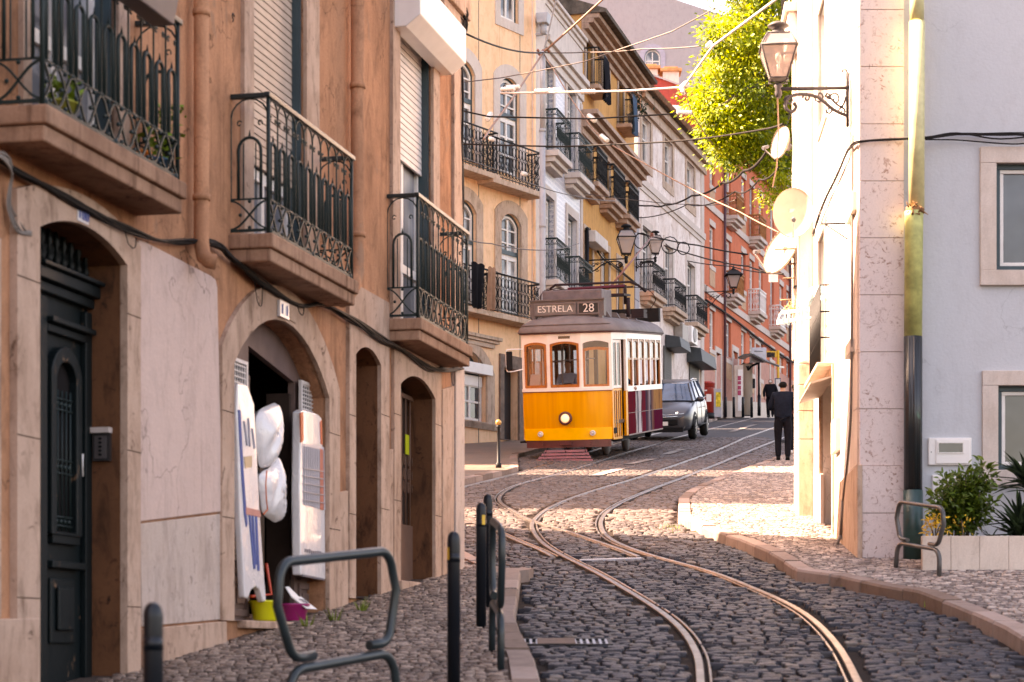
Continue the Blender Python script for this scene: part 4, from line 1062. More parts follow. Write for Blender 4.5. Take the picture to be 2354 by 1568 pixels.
# ---------------------------------------------------------------- the white and pale blue building on the right
rb_ = thing('corner_building', 'pale blue and white corner house on the right with pink stone pilaster', 'building', (5, 24, gz(24)))
UEND = FS.U(1868)
def FSr(x0, x1, yt, yb, o=0): return FS.rect(x0, x1, yt, yb, None, o)
hs = []
d1 = arcloop(FS.U(1917), FS.U(1888), FS.Z(1222, FS.U(1905)), FS.Z(862, FS.U(1905))); hs.append((d1, .22))
wA = arcloop(FS.U(1900), FS.U(1884), FS.Z(280, FS.U(1892)), FS.Z(5, FS.U(1892))); hs.append((wA, .20))
wB = arcloop(FS.U(1899), FS.U(1884), FS.Z(850, FS.U(1892)), FS.Z(536, FS.U(1892))); hs.append((wB, .20))
TOP = 13.0
mb = wallmesh(FS, [(0, -1), (UEND, -1), (UEND, TOP), (0, TOP)], hs, .2)
part('side_wall', mb, M['whitewall'], rb_)
# front wall with two windows
wx0, wx1 = FB.U(2289), FB.U(2460)
wu = (wx0, wx1, FB.Z(622), FB.Z(376)); wl_ = (FB.U(2293), wx1, FB.Z(1081), FB.Z(887))
hf = [(arcloop(*wu), .10), (arcloop(*wl_), .10)]
XE = 14.0
mb = wallmesh(FB, [(X8+.1, -1), (XE, -1), (XE, TOP), (X8+.1, TOP)], hf, .1)
mb.quad(Vector((XE, FB.d, -1)), Vector((XE, 29, -1)), Vector((XE, 29, TOP)), Vector((XE, FB.d, TOP)))
e = FS.at(UEND, 0); mb.quad(Vector((e.x, e.y, -1)), Vector((XE, 29, -1)), Vector((XE, 29, TOP)), Vector((e.x, e.y, TOP)))
mb.poly([Vector((X8+.1, FB.d, TOP)), Vector((XE, FB.d, TOP)), Vector((XE, 29, TOP)), Vector((e.x, e.y, TOP)), Vector((X8, D8, TOP))])
part('front_wall', mb, M['bluewall'], rb_)
# corner pilaster of stone blocks
ys = [-110, 22, 153, 285, 416, 547, 678, 809, 940, 1071, 1180, 1300]
mb = MB(); xr = (2078-CX)/FPX*22.4
for a, b in zip(ys, ys[1:]):
    z1, z0 = (HY-a)/FPX*22.4, (HY-b)/FPX*22.4; fl = .02 if b > 1150 else 0
    mb.hexa([Vector((X8-.012-fl, 22.40-fl, z0+.003)), Vector((xr+fl, 22.40-fl, z0+.003)), Vector((xr+fl, FB.d+.05, z0+.003)), Vector((X8-.012-fl+.02, FB.d+.05, z0+.003)),
             Vector((X8-.012-fl, 22.40-fl, z1-.003)), Vector((xr+fl, 22.40-fl, z1-.003)), Vector((xr+fl, FB.d+.05, z1-.003)), Vector((X8-.012-fl+.02, FB.d+.05, z1-.003))])
part('pilaster', mb, M['lioz'], rb_, .004)
mb = MB(); mb.box(((X8+xr)/2, FB.d-.06, 4), (xr-X8-.02, .1, 12)); part('pilaster_core', mb, M['lime'], rb_)
mb = MB()
for a, b in zip(ys, ys[1:]): mb.fbox(FS, .03, FS.U(1957), (HY-b)/FPX*22.7+.003, (HY-a)/FPX*22.7-.003, -.02, .014)
part('pilaster_return', mb, M['lime'], rb_, .003)
mb = MB(); mb.plate(FS, pxl(FS, [(1974, 1068), (1974, 1300), (1921, 1275), (1921, 1118)], .02), -.02, .035); part('plinth', mb, M['limestain'], rb_, .01)
mb = MB(); mb.plate(FS, pxl(FS, [(1886, 1090), (1886, 1225), (1870, 1208), (1870, 1080)], .02), -.02, .02); part('plinth', mb, M['lime'], rb_)
# front windows
for (w, nm, sid, top, jl) in ((wu, 'upper', 657, 339, 2252), (wl_, 'lower', 1116, 853, 2257)):
    u0, u1, z0, z1 = w; ju = FB.U(jl); s0 = FB.Z(sid); t1 = FB.Z(top)
    mb = MB(); mb.fbox(FB, ju, u1+(u0-ju), z1, t1, -.02, .045); mb.fbox(FB, ju, u1+(u0-ju), s0, z0, -.02, .05); mb.fbox(FB, ju, u0, z0+.001, z1-.001, -.02, .043); mb.fbox(FB, u1, u1+(u0-ju), z0+.001, z1-.001, -.02, .043)
    sr = part('window_surround', mb, M['lime'], rb_, .005)
    mb = MB(); frame(mb, FB, u0, u1, z0, z1, .055, -.10, -.045); f = part('window', mb, M['greenwood'], rb_, .004)
    mb = MB(); frame(mb, FB, u0+.055, u1-.055, z0+.055, z1-.055, .038, -.10, -.06); c = (u0+u1)/2; mb.fbox(FB, c-.03, c+.03, z0+.093, z1-.093, -.10, -.062); part('sash', mb, M['whitewood'], f, .004)
    mb = MB(); mb.fbox(FB, u0+.02, u1-.02, z0+.02, z1-.02, -.115, -.09); part('pane', mb, M['pane'], f)
# utility cupboards
def cupboard(x0, x1, y0, y1, label, win):
    u0, u1, z0, z1 = FB.rect(x0, x1, y0, y1); t = thing('meter_cupboard', label, 'cupboard', FB.at(u0, z0, .03))
    mb = MB(); mb.fbox(FB, u0, u1, z0, z1, -.01, .035); part('case', mb, M['white_metal'], t, .008)
    mb = MB(); mb.fbox(FB, u0+.075, u1-.02, z0+.015, z1-.02, .035, .048); dd = part('door', mb, M['white_metal'], t, .005)
    if win:
        mb = MB(); a, b, c, d = FB.rect(2158, 2213, 1019, 1040, None, .05); frame(mb, FB, a-.012, b+.012, c-.012, d+.012, .012, .046, .056); part('window_frame', mb, M['whitewood'], dd)
        mb = MB(); mb.fbox(FB, a, b, c, d, .046, .051); part('pane', mb, M['pane'], dd)
        mb = MB(); mb.fbox(FB, u0+.025, u0+.032, (z0+z1)/2-.012, (z0+z1)/2, .034, .037); part('keyhole', mb, M['dark'], t)
cupboard(2133, 2232, 1007, 1070, 'white meter cupboard with a dark glass strip on the pale blue wall', True)
cupboard(2142, 2206, 1092, 1190, 'plain white cupboard low on the blue wall behind the leafy shrub', False)
# big drain pipe
dp = thing('drain_pipe', 'thick drain pipe yellow green above and dark below at the corner of the blue wall', 'drain pipe', (4.1, 22.2, .8))
Q = lambda x, y: P(x, y, 22.25)
mb = MB(); mb.tube([Q(2108, -60), Q(2108, 50)], .072, 20); mb.tube([Q(2108, 50), Q(2107, 488)], .080, 20); part('upper_pipe', mb, plain('yellow_green_pipe_paint', (.64, .58, .30), .45, var=.2, scale=8), dp)
mb = MB(); mb.tube([Q(2101, 486), Q(2101, 500), Q(2099, 775)], [.098, .094, .092], 20); part('middle_pipe', mb, plain('olive_pipe_paint', (.46, .47, .17), .45, var=.35, scale=7), dp)
mb = MB(); mb.tube([Q(2099, 774), Q(2099, 1128)], .094, 20)
for k in (-.05, 0, .05): mb.tube([Q(2099, 776)+Vector((k, -.085+abs(k)*.4, 0)), Q(2099, 1124)+Vector((k, -.085+abs(k)*.4, 0))], .018, 8)
part('lower_pipe', mb, paint('black_green_pipe_paint', (.020, .024, .026), .3, (.03, .09, .06), .3), dp)
mb = MB(); mb.tube([Q(2099, 1127), Q(2099, 1290)], .10, 20); part('pipe_shoe', mb, plain('teal_pipe_paint', (.018, .060, .055), .4, var=.3), dp)
mb = MB(); rng = random.Random(5); mb.tube([Q(2104, 478), Q(2103, 490)], .094, 20)
for k in range(14):
    a = Q(2103+rng.uniform(-18, 18), 486+rng.uniform(-10, 12)); a.y -= .085; mb.tube([a, a+Vector((rng.uniform(-.06, .06), -.02, rng.uniform(-.05, .07)))], [.010, .003], 5)
part('broken_collar', mb, plain('rusty_broken_joint', (.30, .15, .07), .8, var=.5, scale=20), dp)
# planter and plants
pf = 21.0; pl = thing('planter', 'long stone slab planter under the lower window of the blue wall', 'planter', (4, 21.3, gz(21)))
zt = (HY-1232)/FPX*pf; xl = (2120-CX)/FPX*pf; xs_ = [xl]+[(x-CX)/FPX*pf for x in (2186, 2252, 2319, 2390, 2460, 2530)]
mb = MB()
for a, b in zip(xs_, xs_[1:]): mb.hexa([Vector((a+.0015, pf, .6)), Vector((b-.0015, pf, .6)), Vector((b-.0015, pf+.06, .6)), Vector((a+.0015, pf+.06, .6)), Vector((a+.0015, pf, zt)), Vector((b-.0015, pf, zt)), Vector((b-.0015, pf+.06, zt)), Vector((a+.0015, pf+.06, zt))])
mb.hexa([Vector((xl, pf+.062, .6)), Vector((xl+.06, pf+.062, .6)), Vector((xl*FB.d/pf+.07, FB.d, .6)), Vector((xl*FB.d/pf+.01, FB.d, .6)), Vector((xl, pf+.062, zt)), Vector((xl+.06, pf+.062, zt)), Vector((xl*FB.d/pf+.07, FB.d, zt)), Vector((xl*FB.d/pf+.01, FB.d, zt))])
part('stone_wall', mb, M['planterstone'], pl, .004)
mb = MB(); mb.quad(Vector((xl+.05, pf+.05, zt-.05)), Vector((xs_[-1], pf+.05, zt-.05)), Vector((xs_[-1], FB.d, zt-.05)), Vector((xl*FB.d/pf+.05, FB.d, zt-.05))); part('soil', mb, plain('soil', (.05, .035, .025), .95, bmp=.5), pl)
def leafmat(name, col, col2, rough=.45):
    m, nt, b = newmat(name); a = N(nt, 'ShaderNodeAttribute', attribute_name='tone')
    nt.links.new(ramp(nt, a.outputs['Fac'], [(0, col2), (.6, col), (1, tuple(min(1, c*1.6) for c in col))]), b.inputs['Base Color'])
    b.inputs['Roughness'].default_value = rough
    tr = N(nt, 'ShaderNodeBsdfTranslucent'); nt.links.new(ramp(nt, a.outputs['Fac'], [(0, col2), (1, tuple(min(1, c*1.5) for c in col))]), tr.inputs['Color'])
    mx = N(nt, 'ShaderNodeMixShader'); mx.inputs[0].default_value = .35
    nt.links.new(b.outputs[0], mx.inputs[1]); nt.links.new(tr.outputs[0], mx.inputs[2]); nt.links.new(mx.outputs[0], nt.nodes['Material Output'].inputs[0]); return m
class Leaves:
    def __init__(s): s.v = []; s.f = []; s.t = []
    def leaf(s, p, ax, nr, l, w, tone, fold=.0, curl=0.0):
        ax = ax.normalized(); sd = ax.cross(nr)
        if sd.length < 1e-4: sd = ax.cross(Vector((.3, .2, 1)))
        sd.normalize(); up = sd.cross(ax); k = len(s.v)
        s.v += [p, p+ax*l*.35+sd*w*.5+up*w*fold, p+ax*l*.72+sd*w*.36+up*(w*fold-curl*l), p+ax*l-up*curl*l*2, p+ax*l*.72-sd*w*.36+up*(w*fold-curl*l), p+ax*l*.35-sd*w*.5+up*w*fold, p+ax*l*.38, p+ax*l*.74-up*curl*l]
        s.f += [(k, k+1, k+6), (k+1, k+2, k+7, k+6), (k+2, k+3, k+7), (k+3, k+4, k+7), (k+4, k+5, k+6, k+7), (k+5, k, k+6)]; s.t += [tone]*6
    def build(s, name, mat, parent):
        off = ROOT.get(rootof(parent), Vector()); me = bpy.data.meshes.new(name); me.from_pydata([(v-off)[:] for v in s.v], [], s.f); me.materials.append(mat)
        at = me.attributes.new('tone', 'FLOAT', 'FACE'); at.data.foreach_set('value', s.t); o = bpy.data.objects.new(name, me); COL.objects.link(o); o.parent = parent; return o
shrubm = leafmat('shrub_leaf', (.075, .125, .012), (.016, .028, .006)); yelm = leafmat('yellow_leaf', (.60, .36, .02), (.30, .16, .01)); agm = leafmat('spiky_leaf', (.035, .062, .026), (.012, .022, .014)); barkm = plain('shrub_bark', (.12, .085, .06), .9, var=.3)
def shrub(name, label, base, stems, leaves, mat, rng, ll=.075):
    t = thing(name, label, 'plant', base); mb = MB(); L = Leaves()
    for (dx, dy, h, bend) in stems:
        tip = base+Vector((dx, dy, h)); mid = base+Vector((dx*.35, dy*.4, h*.5)); path = catmull([base+Vector((dx*.12, dy*.12, -.03)), mid, tip], 8); mb.tube(path, [.011-.008*i/(len(path)-1) for i in range(len(path))], 5)
        for i in range(leaves):
            f = rng.uniform(.30, 1.0)**.8; q = path[min(len(path)-1, int(f*(len(path)-1)))]
            sp = Vector((rng.gauss(0, 1), rng.gauss(0, 1), rng.gauss(.15, .7))).normalized(); r = rng.uniform(.02, .13)*(1.15-.6*abs(f-.65))
            p = q+sp*r; ax = (sp*.8+Vector((rng.gauss(0, .5), rng.gauss(0, .5), rng.gauss(.1, .5)))).normalized(); L.leaf(p, ax, Vector((rng.gauss(0, .6), rng.gauss(-.3, .6), 1)), ll*rng.uniform(.6, 1.3), ll*.42*rng.uniform(.7, 1.2), min(1, max(0, rng.random()*.7+.35*(f-.4)+.15)), .12, .08)
    part('stem', mb, barkm, t); L.build('foliage', mat, t); return t
rng = random.Random(21); B0 = Vector(((2213-CX)/FPX*21.6, 21.6, zt-.05))
shrub('leafy_shrub', 'tall leafy green shrub at the left end of the stone planter', B0, [(-.26, .05, .52, 0), (-.18, -.1, .64, 0), (-.08, .1, .70, 0), (.02, -.08, .72, 0), (.10, .08, .66, 0), (.20, -.04, .78, 0), (.26, .05, .70, 0), (.05, .0, .56, 0), (-.12, -.14, .45, 0), (.15, -.12, .5, 0), (-.3, -.05, .36, 0), (.24, -.1, .4, 0)], 190, shrubm, rng, .085)
shrub('yellow_shrub', 'low shrub with yellow leaves in front of the leafy shrub in the planter', Vector(((2150-CX)/FPX*21.25, 21.25, zt-.05)), [(-.08, 0, .22, 0), (0, -.05, .27, 0), (.06, 0, .20, 0)], 48, yelm, rng, .05)
shrub('yellow_shrub', 'small yellow leaved sprig right of the hoop barrier in the planter', Vector(((2215-CX)/FPX*21.2, 21.2, zt-.05)), [(-.02, 0, .22, 0)], 26, yelm, rng, .045)
def spiky(label, base, n, l, w, tilt, rng):
    t = thing('spiky_plant', label, 'plant', base); L = Leaves(); mb = MB(); mb.tube([base, base+Vector((0, 0, l*.45))], .02, 7); part('stem', mb, barkm, t)
    for i in range(n):
        a = rng.uniform(0, 6.283); e = rng.uniform(-.15, 1.25); ax = Vector((math.cos(a)*math.cos(e), math.sin(a)*math.cos(e), math.sin(e))); L.leaf(base+Vector((0, 0, l*.45*rng.random())), ax, Vector((0, 0, 1)), l*rng.uniform(.6, 1.1), w, rng.random(), .25, .05)
    L.build('foliage', agm, t)
spiky('dark spiky leaved plant at the right edge of the planter', Vector(((2345-CX)/FPX*21.7, 21.7, zt-.05)), 110, .46, .05, .3, rng)
spiky('low dark spiky plant between the shrub and the right edge', Vector(((2278-CX)/FPX*21.4, 21.4, zt-.05)), 34, .14, .025, .3, rng)
spiky('tall dark spiky plant rising beside the lower window', Vector(((2362-CX)/FPX*22.0, 22.0, zt+.45)), 60, .40, .05, .3, rng)
# ---- street side details
o = .0
mb = MB(); a, b = FS.U(1917), FS.U(1888); zb, zt2 = FS.Z(1222, a), FS.Z(862, a)
mb.fbox(FS, a, b, zb, zt2, -.22, -.19); part('side_door', mb, M['darkwood'], rb_)
for w in (wA, wB):
    u0, u1 = w[0][0], w[1][0]; z0, z1 = w[0][1], w[2][1]
    mb = MB(); strips(mb, FS, (min(u0, u1), max(u0, u1), z0, z1), .05, -.2, -.14, (.5,), ((.5, .05),)); f = part('side_window', mb, M['whitewood'], rb_); mb = MB(); mb.fbox(FS, u0, u1, z0, z1, -.2, -.18); part('pane', mb, M['panelite'], f)
    mb = MB(); e_ = .10; frame(mb, FS, min(u0, u1)-e_, max(u0, u1)+e_, z0-e_, z1+e_, e_, -.02, .025); part('window_surround', mb, M['lime'], rb_)
mb = MB(); u0, u1 = FS.U(1917), FS.U(1888); frame(mb, FS, u0-.12, u1+.12, zb-.2, zt2+.12, .12, -.02, .03); part('door_surround', mb, M['limestain'], rb_)
# barred basket over the side window
g = thing('window_grille', 'black iron bar cage over the side window of the white wall', 'grille', FS.at(FS.U(1895), FS.Z(850, FS.U(1895)), .1))
ga, gb_ = FS.U(1908), FS.U(1884); z0, z1 = FS.Z(835, ga), FS.Z(655, ga)
mb = MB(); n = 12
for i in range(n+1): u = ga+(gb_-ga)*i/n; mb.tube([FS.at(u, z0, .12), FS.at(u, z1, .12)], .010, 5)
part('bars', mb, M['iron_black'], g); mb = MB()
for z in (z0, z0+(z1-z0)*.33, z0+(z1-z0)*.66, z1): mb.tube([FS.at(ga, z, 0), FS.at(ga, z, .12), FS.at(gb_, z, .12), FS.at(gb_, z, 0)], .011, 5)
part('crossbar', mb, M['iron_black'], g)
mb = MB(); mb.fbox(FS, FS.U(1917), FS.U(1884), z0-.11, z0-.06, -.02, .20); part('window_ledge', mb, M['limestain'], rb_, .01)
mb = MB(); a0, a1 = FS.U(1918), FS.U(1886); z_ = z0-.14; mb.hexa([FS.at(a0, z_-.10, .0), FS.at(a1, z_-.10, .0), FS.at(a1, z_-.18, .28), FS.at(a0, z_-.18, .28), FS.at(a0, z_-.08, .0), FS.at(a1, z_-.08, .0), FS.at(a1, z_-.16, .28), FS.at(a0, z_-.16, .28)])
cn = mb.build('door_canopy', plain('canopy_sheet', (.30, .25, .22), .6)); tag(cn, 'small sloping canopy above the side door in the white wall', 'canopy')
# conduit, boxes, wires on the white wall
cd = thing('conduit', 'thin grey conduit running down the white wall to a forked foot', 'conduit', FS.at(FS.U(1950), 2, .04))
mb = MB(); mb.tube(catmull([FS.at(*FS.pt(x, y, .04), .04) for x, y in ((1960, 310), (1959, 500), (1957, 900), (1950, 1040), (1938, 1150))], 6), .014, 7)
mb.tube([FS.at(*FS.pt(1938, 1150, .04), .04), FS.at(*FS.pt(1933, 1230, .05), .05)], .020, 7); part('pipe', mb, M['cablegrey'], cd)
b0 = FS.at(*FS.pt(1933, 1230, .05), .05); 
for dx in (-.06, .07): mb = MB(); mb.tube([b0, b0+Vector((dx, -.03, -.13))], .018, 7); part('foot', mb, M['cablegrey'], cd)
for x0, x1, y0, y1, lab in ((1946, 1962, 457, 500, 'upper small cream junction box on the white wall'), (1944, 1956, 788, 818, 'lower small cream junction box on the white wall'), (1912, 1922, 965, 1040, 'narrow pale entry phone beside the side door')):
    u0, u1, za, zb2 = FS.rect(x1, x0, y0, y1, None, .05); mb = MB(); mb.fbox(FS, u0, u1, za, zb2, 0, .06); bx = mb.build('junction_box', plain('cream_box', (.62, .52, .44), .5), None, bevel=.006); tag(bx, lab, 'box')
wc = thing('cable_bundle', 'black cables crossing the blue wall and slanting down the white wall', 'cable bundle', (4, 22.4, 5))
mb = MB(); rng = random.Random(31)
for k in range(5):
    pts = [P(2420, 311+rng.uniform(-6, 8), 22.45), P(2300, 312+rng.uniform(-8, 8), 22.45), P(2200, 312+rng.uniform(-8, 8), 22.46), P(2128, 318+rng.uniform(-3, 3), 22.3), P(2060, 320+rng.uniform(-2, 2), 22.36), P(1985, 325+rng.uniform(-2, 2), 22.36)]
    pts += [FS.at(*FS.pt(x, y+rng.uniform(-4, 4), .03), .03+rng.uniform(0, .03)) for x, y in ((1968, 330), (1950, 352), (1930, 395), (1905, 450), (1885, 500), (1872, 540))]
    mb.tube(catmull(pts, 5), rng.choice((.005, .007, .009)), 5)
pts = [P(2420, 318, 22.44), P(2354, 330, 22.44), P(2300, 330, 22.44), P(2200, 322, 22.45), P(2128, 321, 22.3)]; mb.tube(catmull(pts, 5), .008, 5)
part('cables', mb, M['cable'], wc)
mb = MB()
for p in ([(1975, 60), (1935, 260), (1915, 420), (1890, 560)], [(1955, 420), (1945, 640), (1935, 760)], [(1960, 330), (1900, 640)]): mb.tube([FS.at(*FS.pt(x, y, .02), .02) for x, y in p], .004, 4)
part('thin_wires', mb, M['cablegrey'], wc)
br = thing('wall_bracket', 'small triangular steel bracket on the white wall below the cream box', 'bracket', FS.at(FS.U(1948), 5, 0))
mb = MB(); u = FS.U(1948); z = FS.Z(514, u); mb.tube([FS.at(u, z, 0), FS.at(u, z, .28)], .012, 5); mb.tube([FS.at(u, z-.17, 0), FS.at(u, z, .25)], .008, 5); part('arm', mb, M['iron_black'], br)
# ---- neighbour: stone edged house beyond
F9 = Fac(3.83, 28.9, .065, 'left'); nb = thing('stone_edged_house', 'narrow pale house with a stone corner pier beyond the white wall', 'building', (4.2, 30, gz(30)))
u9 = 1.25; mb = MB(); p = [F9.at(0, 0), F9.at(u9, 0), Vector((14, 34, 0)), Vector((14, 29.2, 0)), Vector((4.3, 28.9, 0))]
mb.prism([Vector((q.x, q.y, 0)) for q in p], (0, 0, 14)); part('wall', mb, M['paleplaster'], nb)
mb = MB(); zz_ = [F9.Z(y, 0) for y in (1195, 1010, 945, 885, 838)]
for a, b in zip(zz_, zz_[1:]): mb.hexa([Vector((3.80, 28.85, a+.004)), Vector((4.02, 28.85, a+.004)), Vector((4.04, 29.3, a+.004)), Vector((3.82, 29.3, a+.004)), Vector((3.80, 28.85, b-.004)), Vector((4.02, 28.85, b-.004)), Vector((4.04, 29.3, b-.004)), Vector((3.82, 29.3, b-.004))])
part('corner_pier', mb, M['limestain'], nb, .012)
mb = MB(); z8 = F9.Z(835, 0); mb.lathe([(.11, 0), (.11, .05), (.075, .08), (.07, .6), (.085, .75)], Vector((3.92, 28.95, z8)), 14); part('column', mb, M['lime'], nb)
mb = MB(); mb.fbox(F9, .0, .14, z8+.75, 12, 0, .03); mb.fbox(F9, .7, .8, z8+.4, 12, 0, .035); mb.fbox(F9, 1.1, 1.25, z8+.2, 12, 0, .03); part('trim', mb, M['lime'], nb)
zs0, zs1 = F9.Z(134, 1), F9.Z(48, 1); mb = MB(); mb.fbox(F9, .1, 1.2, zs1-.12, zs1, -.02, .20); mb.fbox(F9, .15, 1.15, zs0, zs1-.122, -.02, .15); bl = part('balcony', mb, M['lime'], nb, .01)
mb = MB()
for i in range(8): mb.tube([F9.at(.15+.14*i, zs1, .18), F9.at(.15+.14*i, zs1+.95, .18)], .008, 4)

mb.tube([F9.at(.1, zs1+.95, 0), F9.at(.1, zs1+.95, .18), F9.at(1.2, zs1+.95, .18)], .012, 5); mb.tube([F9.at(.1, zs1+.06, 0), F9.at(.1, zs1+.06, .18), F9.at(1.2, zs1+.06, .18)], .010, 5)
for k in range(5): mb.tube([F9.at(.1, zs1+.2+.32*(k % 2)+.13*math.sin(w), .09+.08*math.cos(w)) for w in [q*.524 for q in range(13)]], .006, 4)
part('railing', mb, M['iron_black'], bl)
# ---- satellite dishes
dishm = plain('dish_enamel', (.40, .335, .27), .5, var=.08); steel = plain('galvanised_steel', (.36, .35, .34), .4, metal=.6)
def dish(cx, cy, d, w, h, az, el, roll, label, boom=True):
    """dish of real diameter w x h facing azimuth az (0 = towards camera, positive to the left) and elevation el"""
    c = P(cx, cy, d); t = thing('satellite_dish', label, 'satellite dish', c); nrm = Vector((-math.sin(rad(az))*math.cos(rad(el)), -math.cos(rad(az))*math.cos(rad(el)), math.sin(rad(el))))
    sx = nrm.cross(Vector((0, 0, 1))).normalized()*-1; sz = sx.cross(nrm)*-1
    if sz.z < 0: sz = -sz
    R = Matrix.Rotation(rad(roll), 3, nrm); sx = R @ sx; sz = R @ sz
    mb = MB(); n = 40; rings = []
    for k in range(9):
        r = k/8; rings.append([c+sx*(w/2*r*math.cos(q))+sz*(h/2*r*math.sin(q))+nrm*(.10*w*(r*r-1)) for q in [2*math.pi*j/n for j in range(n)]])
    rings.append([p+nrm*.012 for p in rings[-1]])
    for k in range(8, -1, -1): rings.append([p-nrm*.018 for p in rings[k]])
    mb.loft(rings, True, True); part('reflector', mb, dishm, t)
    foot = c-sz*h*.48; lnb = c-sz*h*.30+nrm*w*.55
    mb = MB(); mb.tube([foot, foot+nrm*.05-sz*.03, lnb-sz*.04], .012, 6); part('feed_arm', mb, steel, t)
    mb = MB(); ax = (c-lnb).normalized(); mb.tube([lnb-ax*.05, lnb+ax*.05], [.028, .022], 10); part('receiver', mb, plain('receiver_case', (.10, .10, .11), .5), t)
    mb = MB(); back = c-nrm*.08; wl = Vector((F9.at(F9.U(1835) if False else 1.0, 0, 0).x+.1, c.y+.35, c.z-.1)); mb.tube([back, back-nrm*.12, wl], .022, 7); mb.box(back-nrm*.03, (.1, .1, .16)); part('mount', mb, steel, t)
dish(1823, 489, 28.6, .53, .68, 6, 10, 0, 'large cream satellite dish seen almost face on beside the white wall')
dish(1796, 573, 29.6, .62, .72, 55, 22, -14, 'tilted cream satellite dish hanging behind and below the large one')
dish(1793, 327, 30.2, .40, .46, 62, 10, 0, 'small narrow satellite dish highest of the group against the tree')
# laundry rods, meter box and dryer by the dishes
lr = thing('laundry_rods', 'rusty rods and brackets sticking out of the pale house under the dishes', 'clothes rail', (4, 30.2, 5.5))
rodm = plain('rusty_rod', (.22, .14, .09), .8, var=.4)
for x0, x1, y, d in ((1780, 1853, 573, 29.3), (1808, 1853, 607, 29.6), (1800, 1848, 640, 30), (1793, 1846, 690, 30.2), (1799, 1846, 716, 30.4)): mb = MB(); mb.tube([P(x0, y, d), P(x1, y-2, d)], .013, 5); part('rod', mb, rodm, lr)
mb = MB()
for k in range(9):
    r_ = random.Random(k); mb.tube(catmull([P(1848+r_.uniform(-8, 6), 300+40*k % 90, 29), P(1843+r_.uniform(-12, 10), 420, 29.2), P(1842+r_.uniform(-14, 12), 600+r_.uniform(-20, 40), 29.3), P(1838+r_.uniform(-18, 14), 760, 29.4)], 6), .006, 4)
part('loose_cables', mb, M['cablegrey'], lr)
mb = MB(); mb.box(P(1838, 590, 29.9), (.20, .12, .33)); mbx = mb.build('meter_box', M['lime'], None, bevel=.01); tag(mbx, 'pale meter box on the house wall behind the tilted dish', 'box')
mb = MB(); mb.box(P(1848, 660, 29.2), (.28, .10, .03)); sh = mb.build('wall_shelf', M['iron_black'], None); tag(sh, 'narrow black shelf bracket below the dishes', 'shelf')
mb = MB(); mb.box(P(1778, 640, 29.2), (.12, .02, .10)); sg = mb.build('grey_plate', plain('grey_plate', (.5, .5, .52), .5), None); tag(sg, 'small grey plate dangling on a wire under the tilted dish', 'plate')
dr = thing('hanging_dryer', 'pale teal plastic laundry dryer with white peg frame held out from the wall', 'clothes dryer', P(1845, 700, 28))
teal = plain('pale_teal_plastic', (.36, .55, .58), .4); D = 28.0
mb = MB(); L = catmull([P(1893, 664, 27.6), P(1868, 668, 27.7), P(1850, 682, 27.9), P(1840, 705, 28), P(1836, 722, 28)], 6); L2 = catmull([P(1890, 684, 27.6), P(1868, 690, 27.8), P(1856, 705, 28), P(1850, 720, 28)], 6)
for LL, w in ((L, .05), (L2, .03)):
    for a, b in zip(LL, LL[1:]): v = Vector((0, 0, w)); mb.hexa([a-v-Vector((0, .01, 0)), b-v-Vector((0, .01, 0)), b-v+Vector((0, .01, 0)), a-v+Vector((0, .01, 0)), a+v-Vector((0, .01, 0)), b+v-Vector((0, .01, 0)), b+v+Vector((0, .01, 0)), a+v+Vector((0, .01, 0))])
part('arm', mb, teal, dr)
mb = MB()
for s_ in (0, .5, 1): mb.tube([P(1787, 745-8*s_, 28.2), P(1792+6*s_, 722-6*s_, 28.4), P(1885, 712-4*s_, 27.9), P(1880, 728, 27.6), P(1787, 745-8*s_, 28.2)], .009, 5)
part('frame', mb, M['white_metal'], dr)
mb = MB(); rng = random.Random(8)
for i in range(22): x = rng.uniform(1795, 1880); y = 745-(x-1787)*.25+rng.uniform(-14, 2); p = P(x, y, 28+rng.uniform(-.2, .2)); mb.box(p, (.02, .015, .09))
part('pegs', mb, teal, dr)
mb = MB(); rng = random.Random(3)
for i in range(60): p = P(1822+rng.gauss(0, 7), 709+rng.gauss(0, 6), 29.4+rng.gauss(0, .05)); mb.tube([p, p+Vector((rng.gauss(0, .04), rng.gauss(0, .04), rng.gauss(0, .04)))], .006, 4)
dp_ = mb.build('dry_plant', plain('dry_straw', (.55, .38, .20), .9, var=.3)); tag(dp_, 'dried straw coloured flower head hanging above the teal dryer', 'dried plant')
# ---------------------------------------------------------------- bollards and hoop barriers
bo = thing('bollard', 'dark bollard cut by the bottom edge in front of the pale stone panel', 'bollard', (0, 0, 0), group='bollards on the pavement of the brown building')
mb = MB(); mb.lathe([(.037, -.05), (.037, .84), (.0365, .85), (.033, .872), (.026, .886), (.014, .895), (0, .897)], (0, 0, 0), 20); mb.build('post', M['bollard'], bo, world=False)
mb = MB(); mb.lathe([(.0378, .72), (.0378, .77)], (0, 0, 0), 20)
band = mb.build('groove_band', M['bollard'], bo, world=False)
def bpos(x, d): return Vector(((x-CX)/FPX*d, d, gz(d)+KERB))
bo.location = bpos(352, 7.95)
def bol(x, d, label): return dup(bo, bpos(x, d), 0, label)
mkl = []
for x, d, lab, yel in ((1043, 12.3, 'dark bollard standing alone right of the near hoop barrier', -1), (1106, 15.8, 'dark bollard with a yellow strip nearest the middle hoop barrier', 1), (1122, 17.3, 'dark bollard farthest away half hidden behind the yellow stripped one', 0)):
    b = bol(x, d, lab)
    if yel:
        mb = MB(); a0, a1 = (3.3, 4.0) if yel < 0 else (4.9, 5.6)
        for k in range(6):
            w0 = a0+(a1-a0)*k/6; w1 = a0+(a1-a0)*(k+1)/6; mb.quad(*[Vector((.0385*math.cos(w), .0385*math.sin(w), z)) for w, z in ((w0, .735), (w1, .735), (w1, .805), (w0, .805))])
        mb.build('reflector_strip', M['bolyellow'], b, world=False)
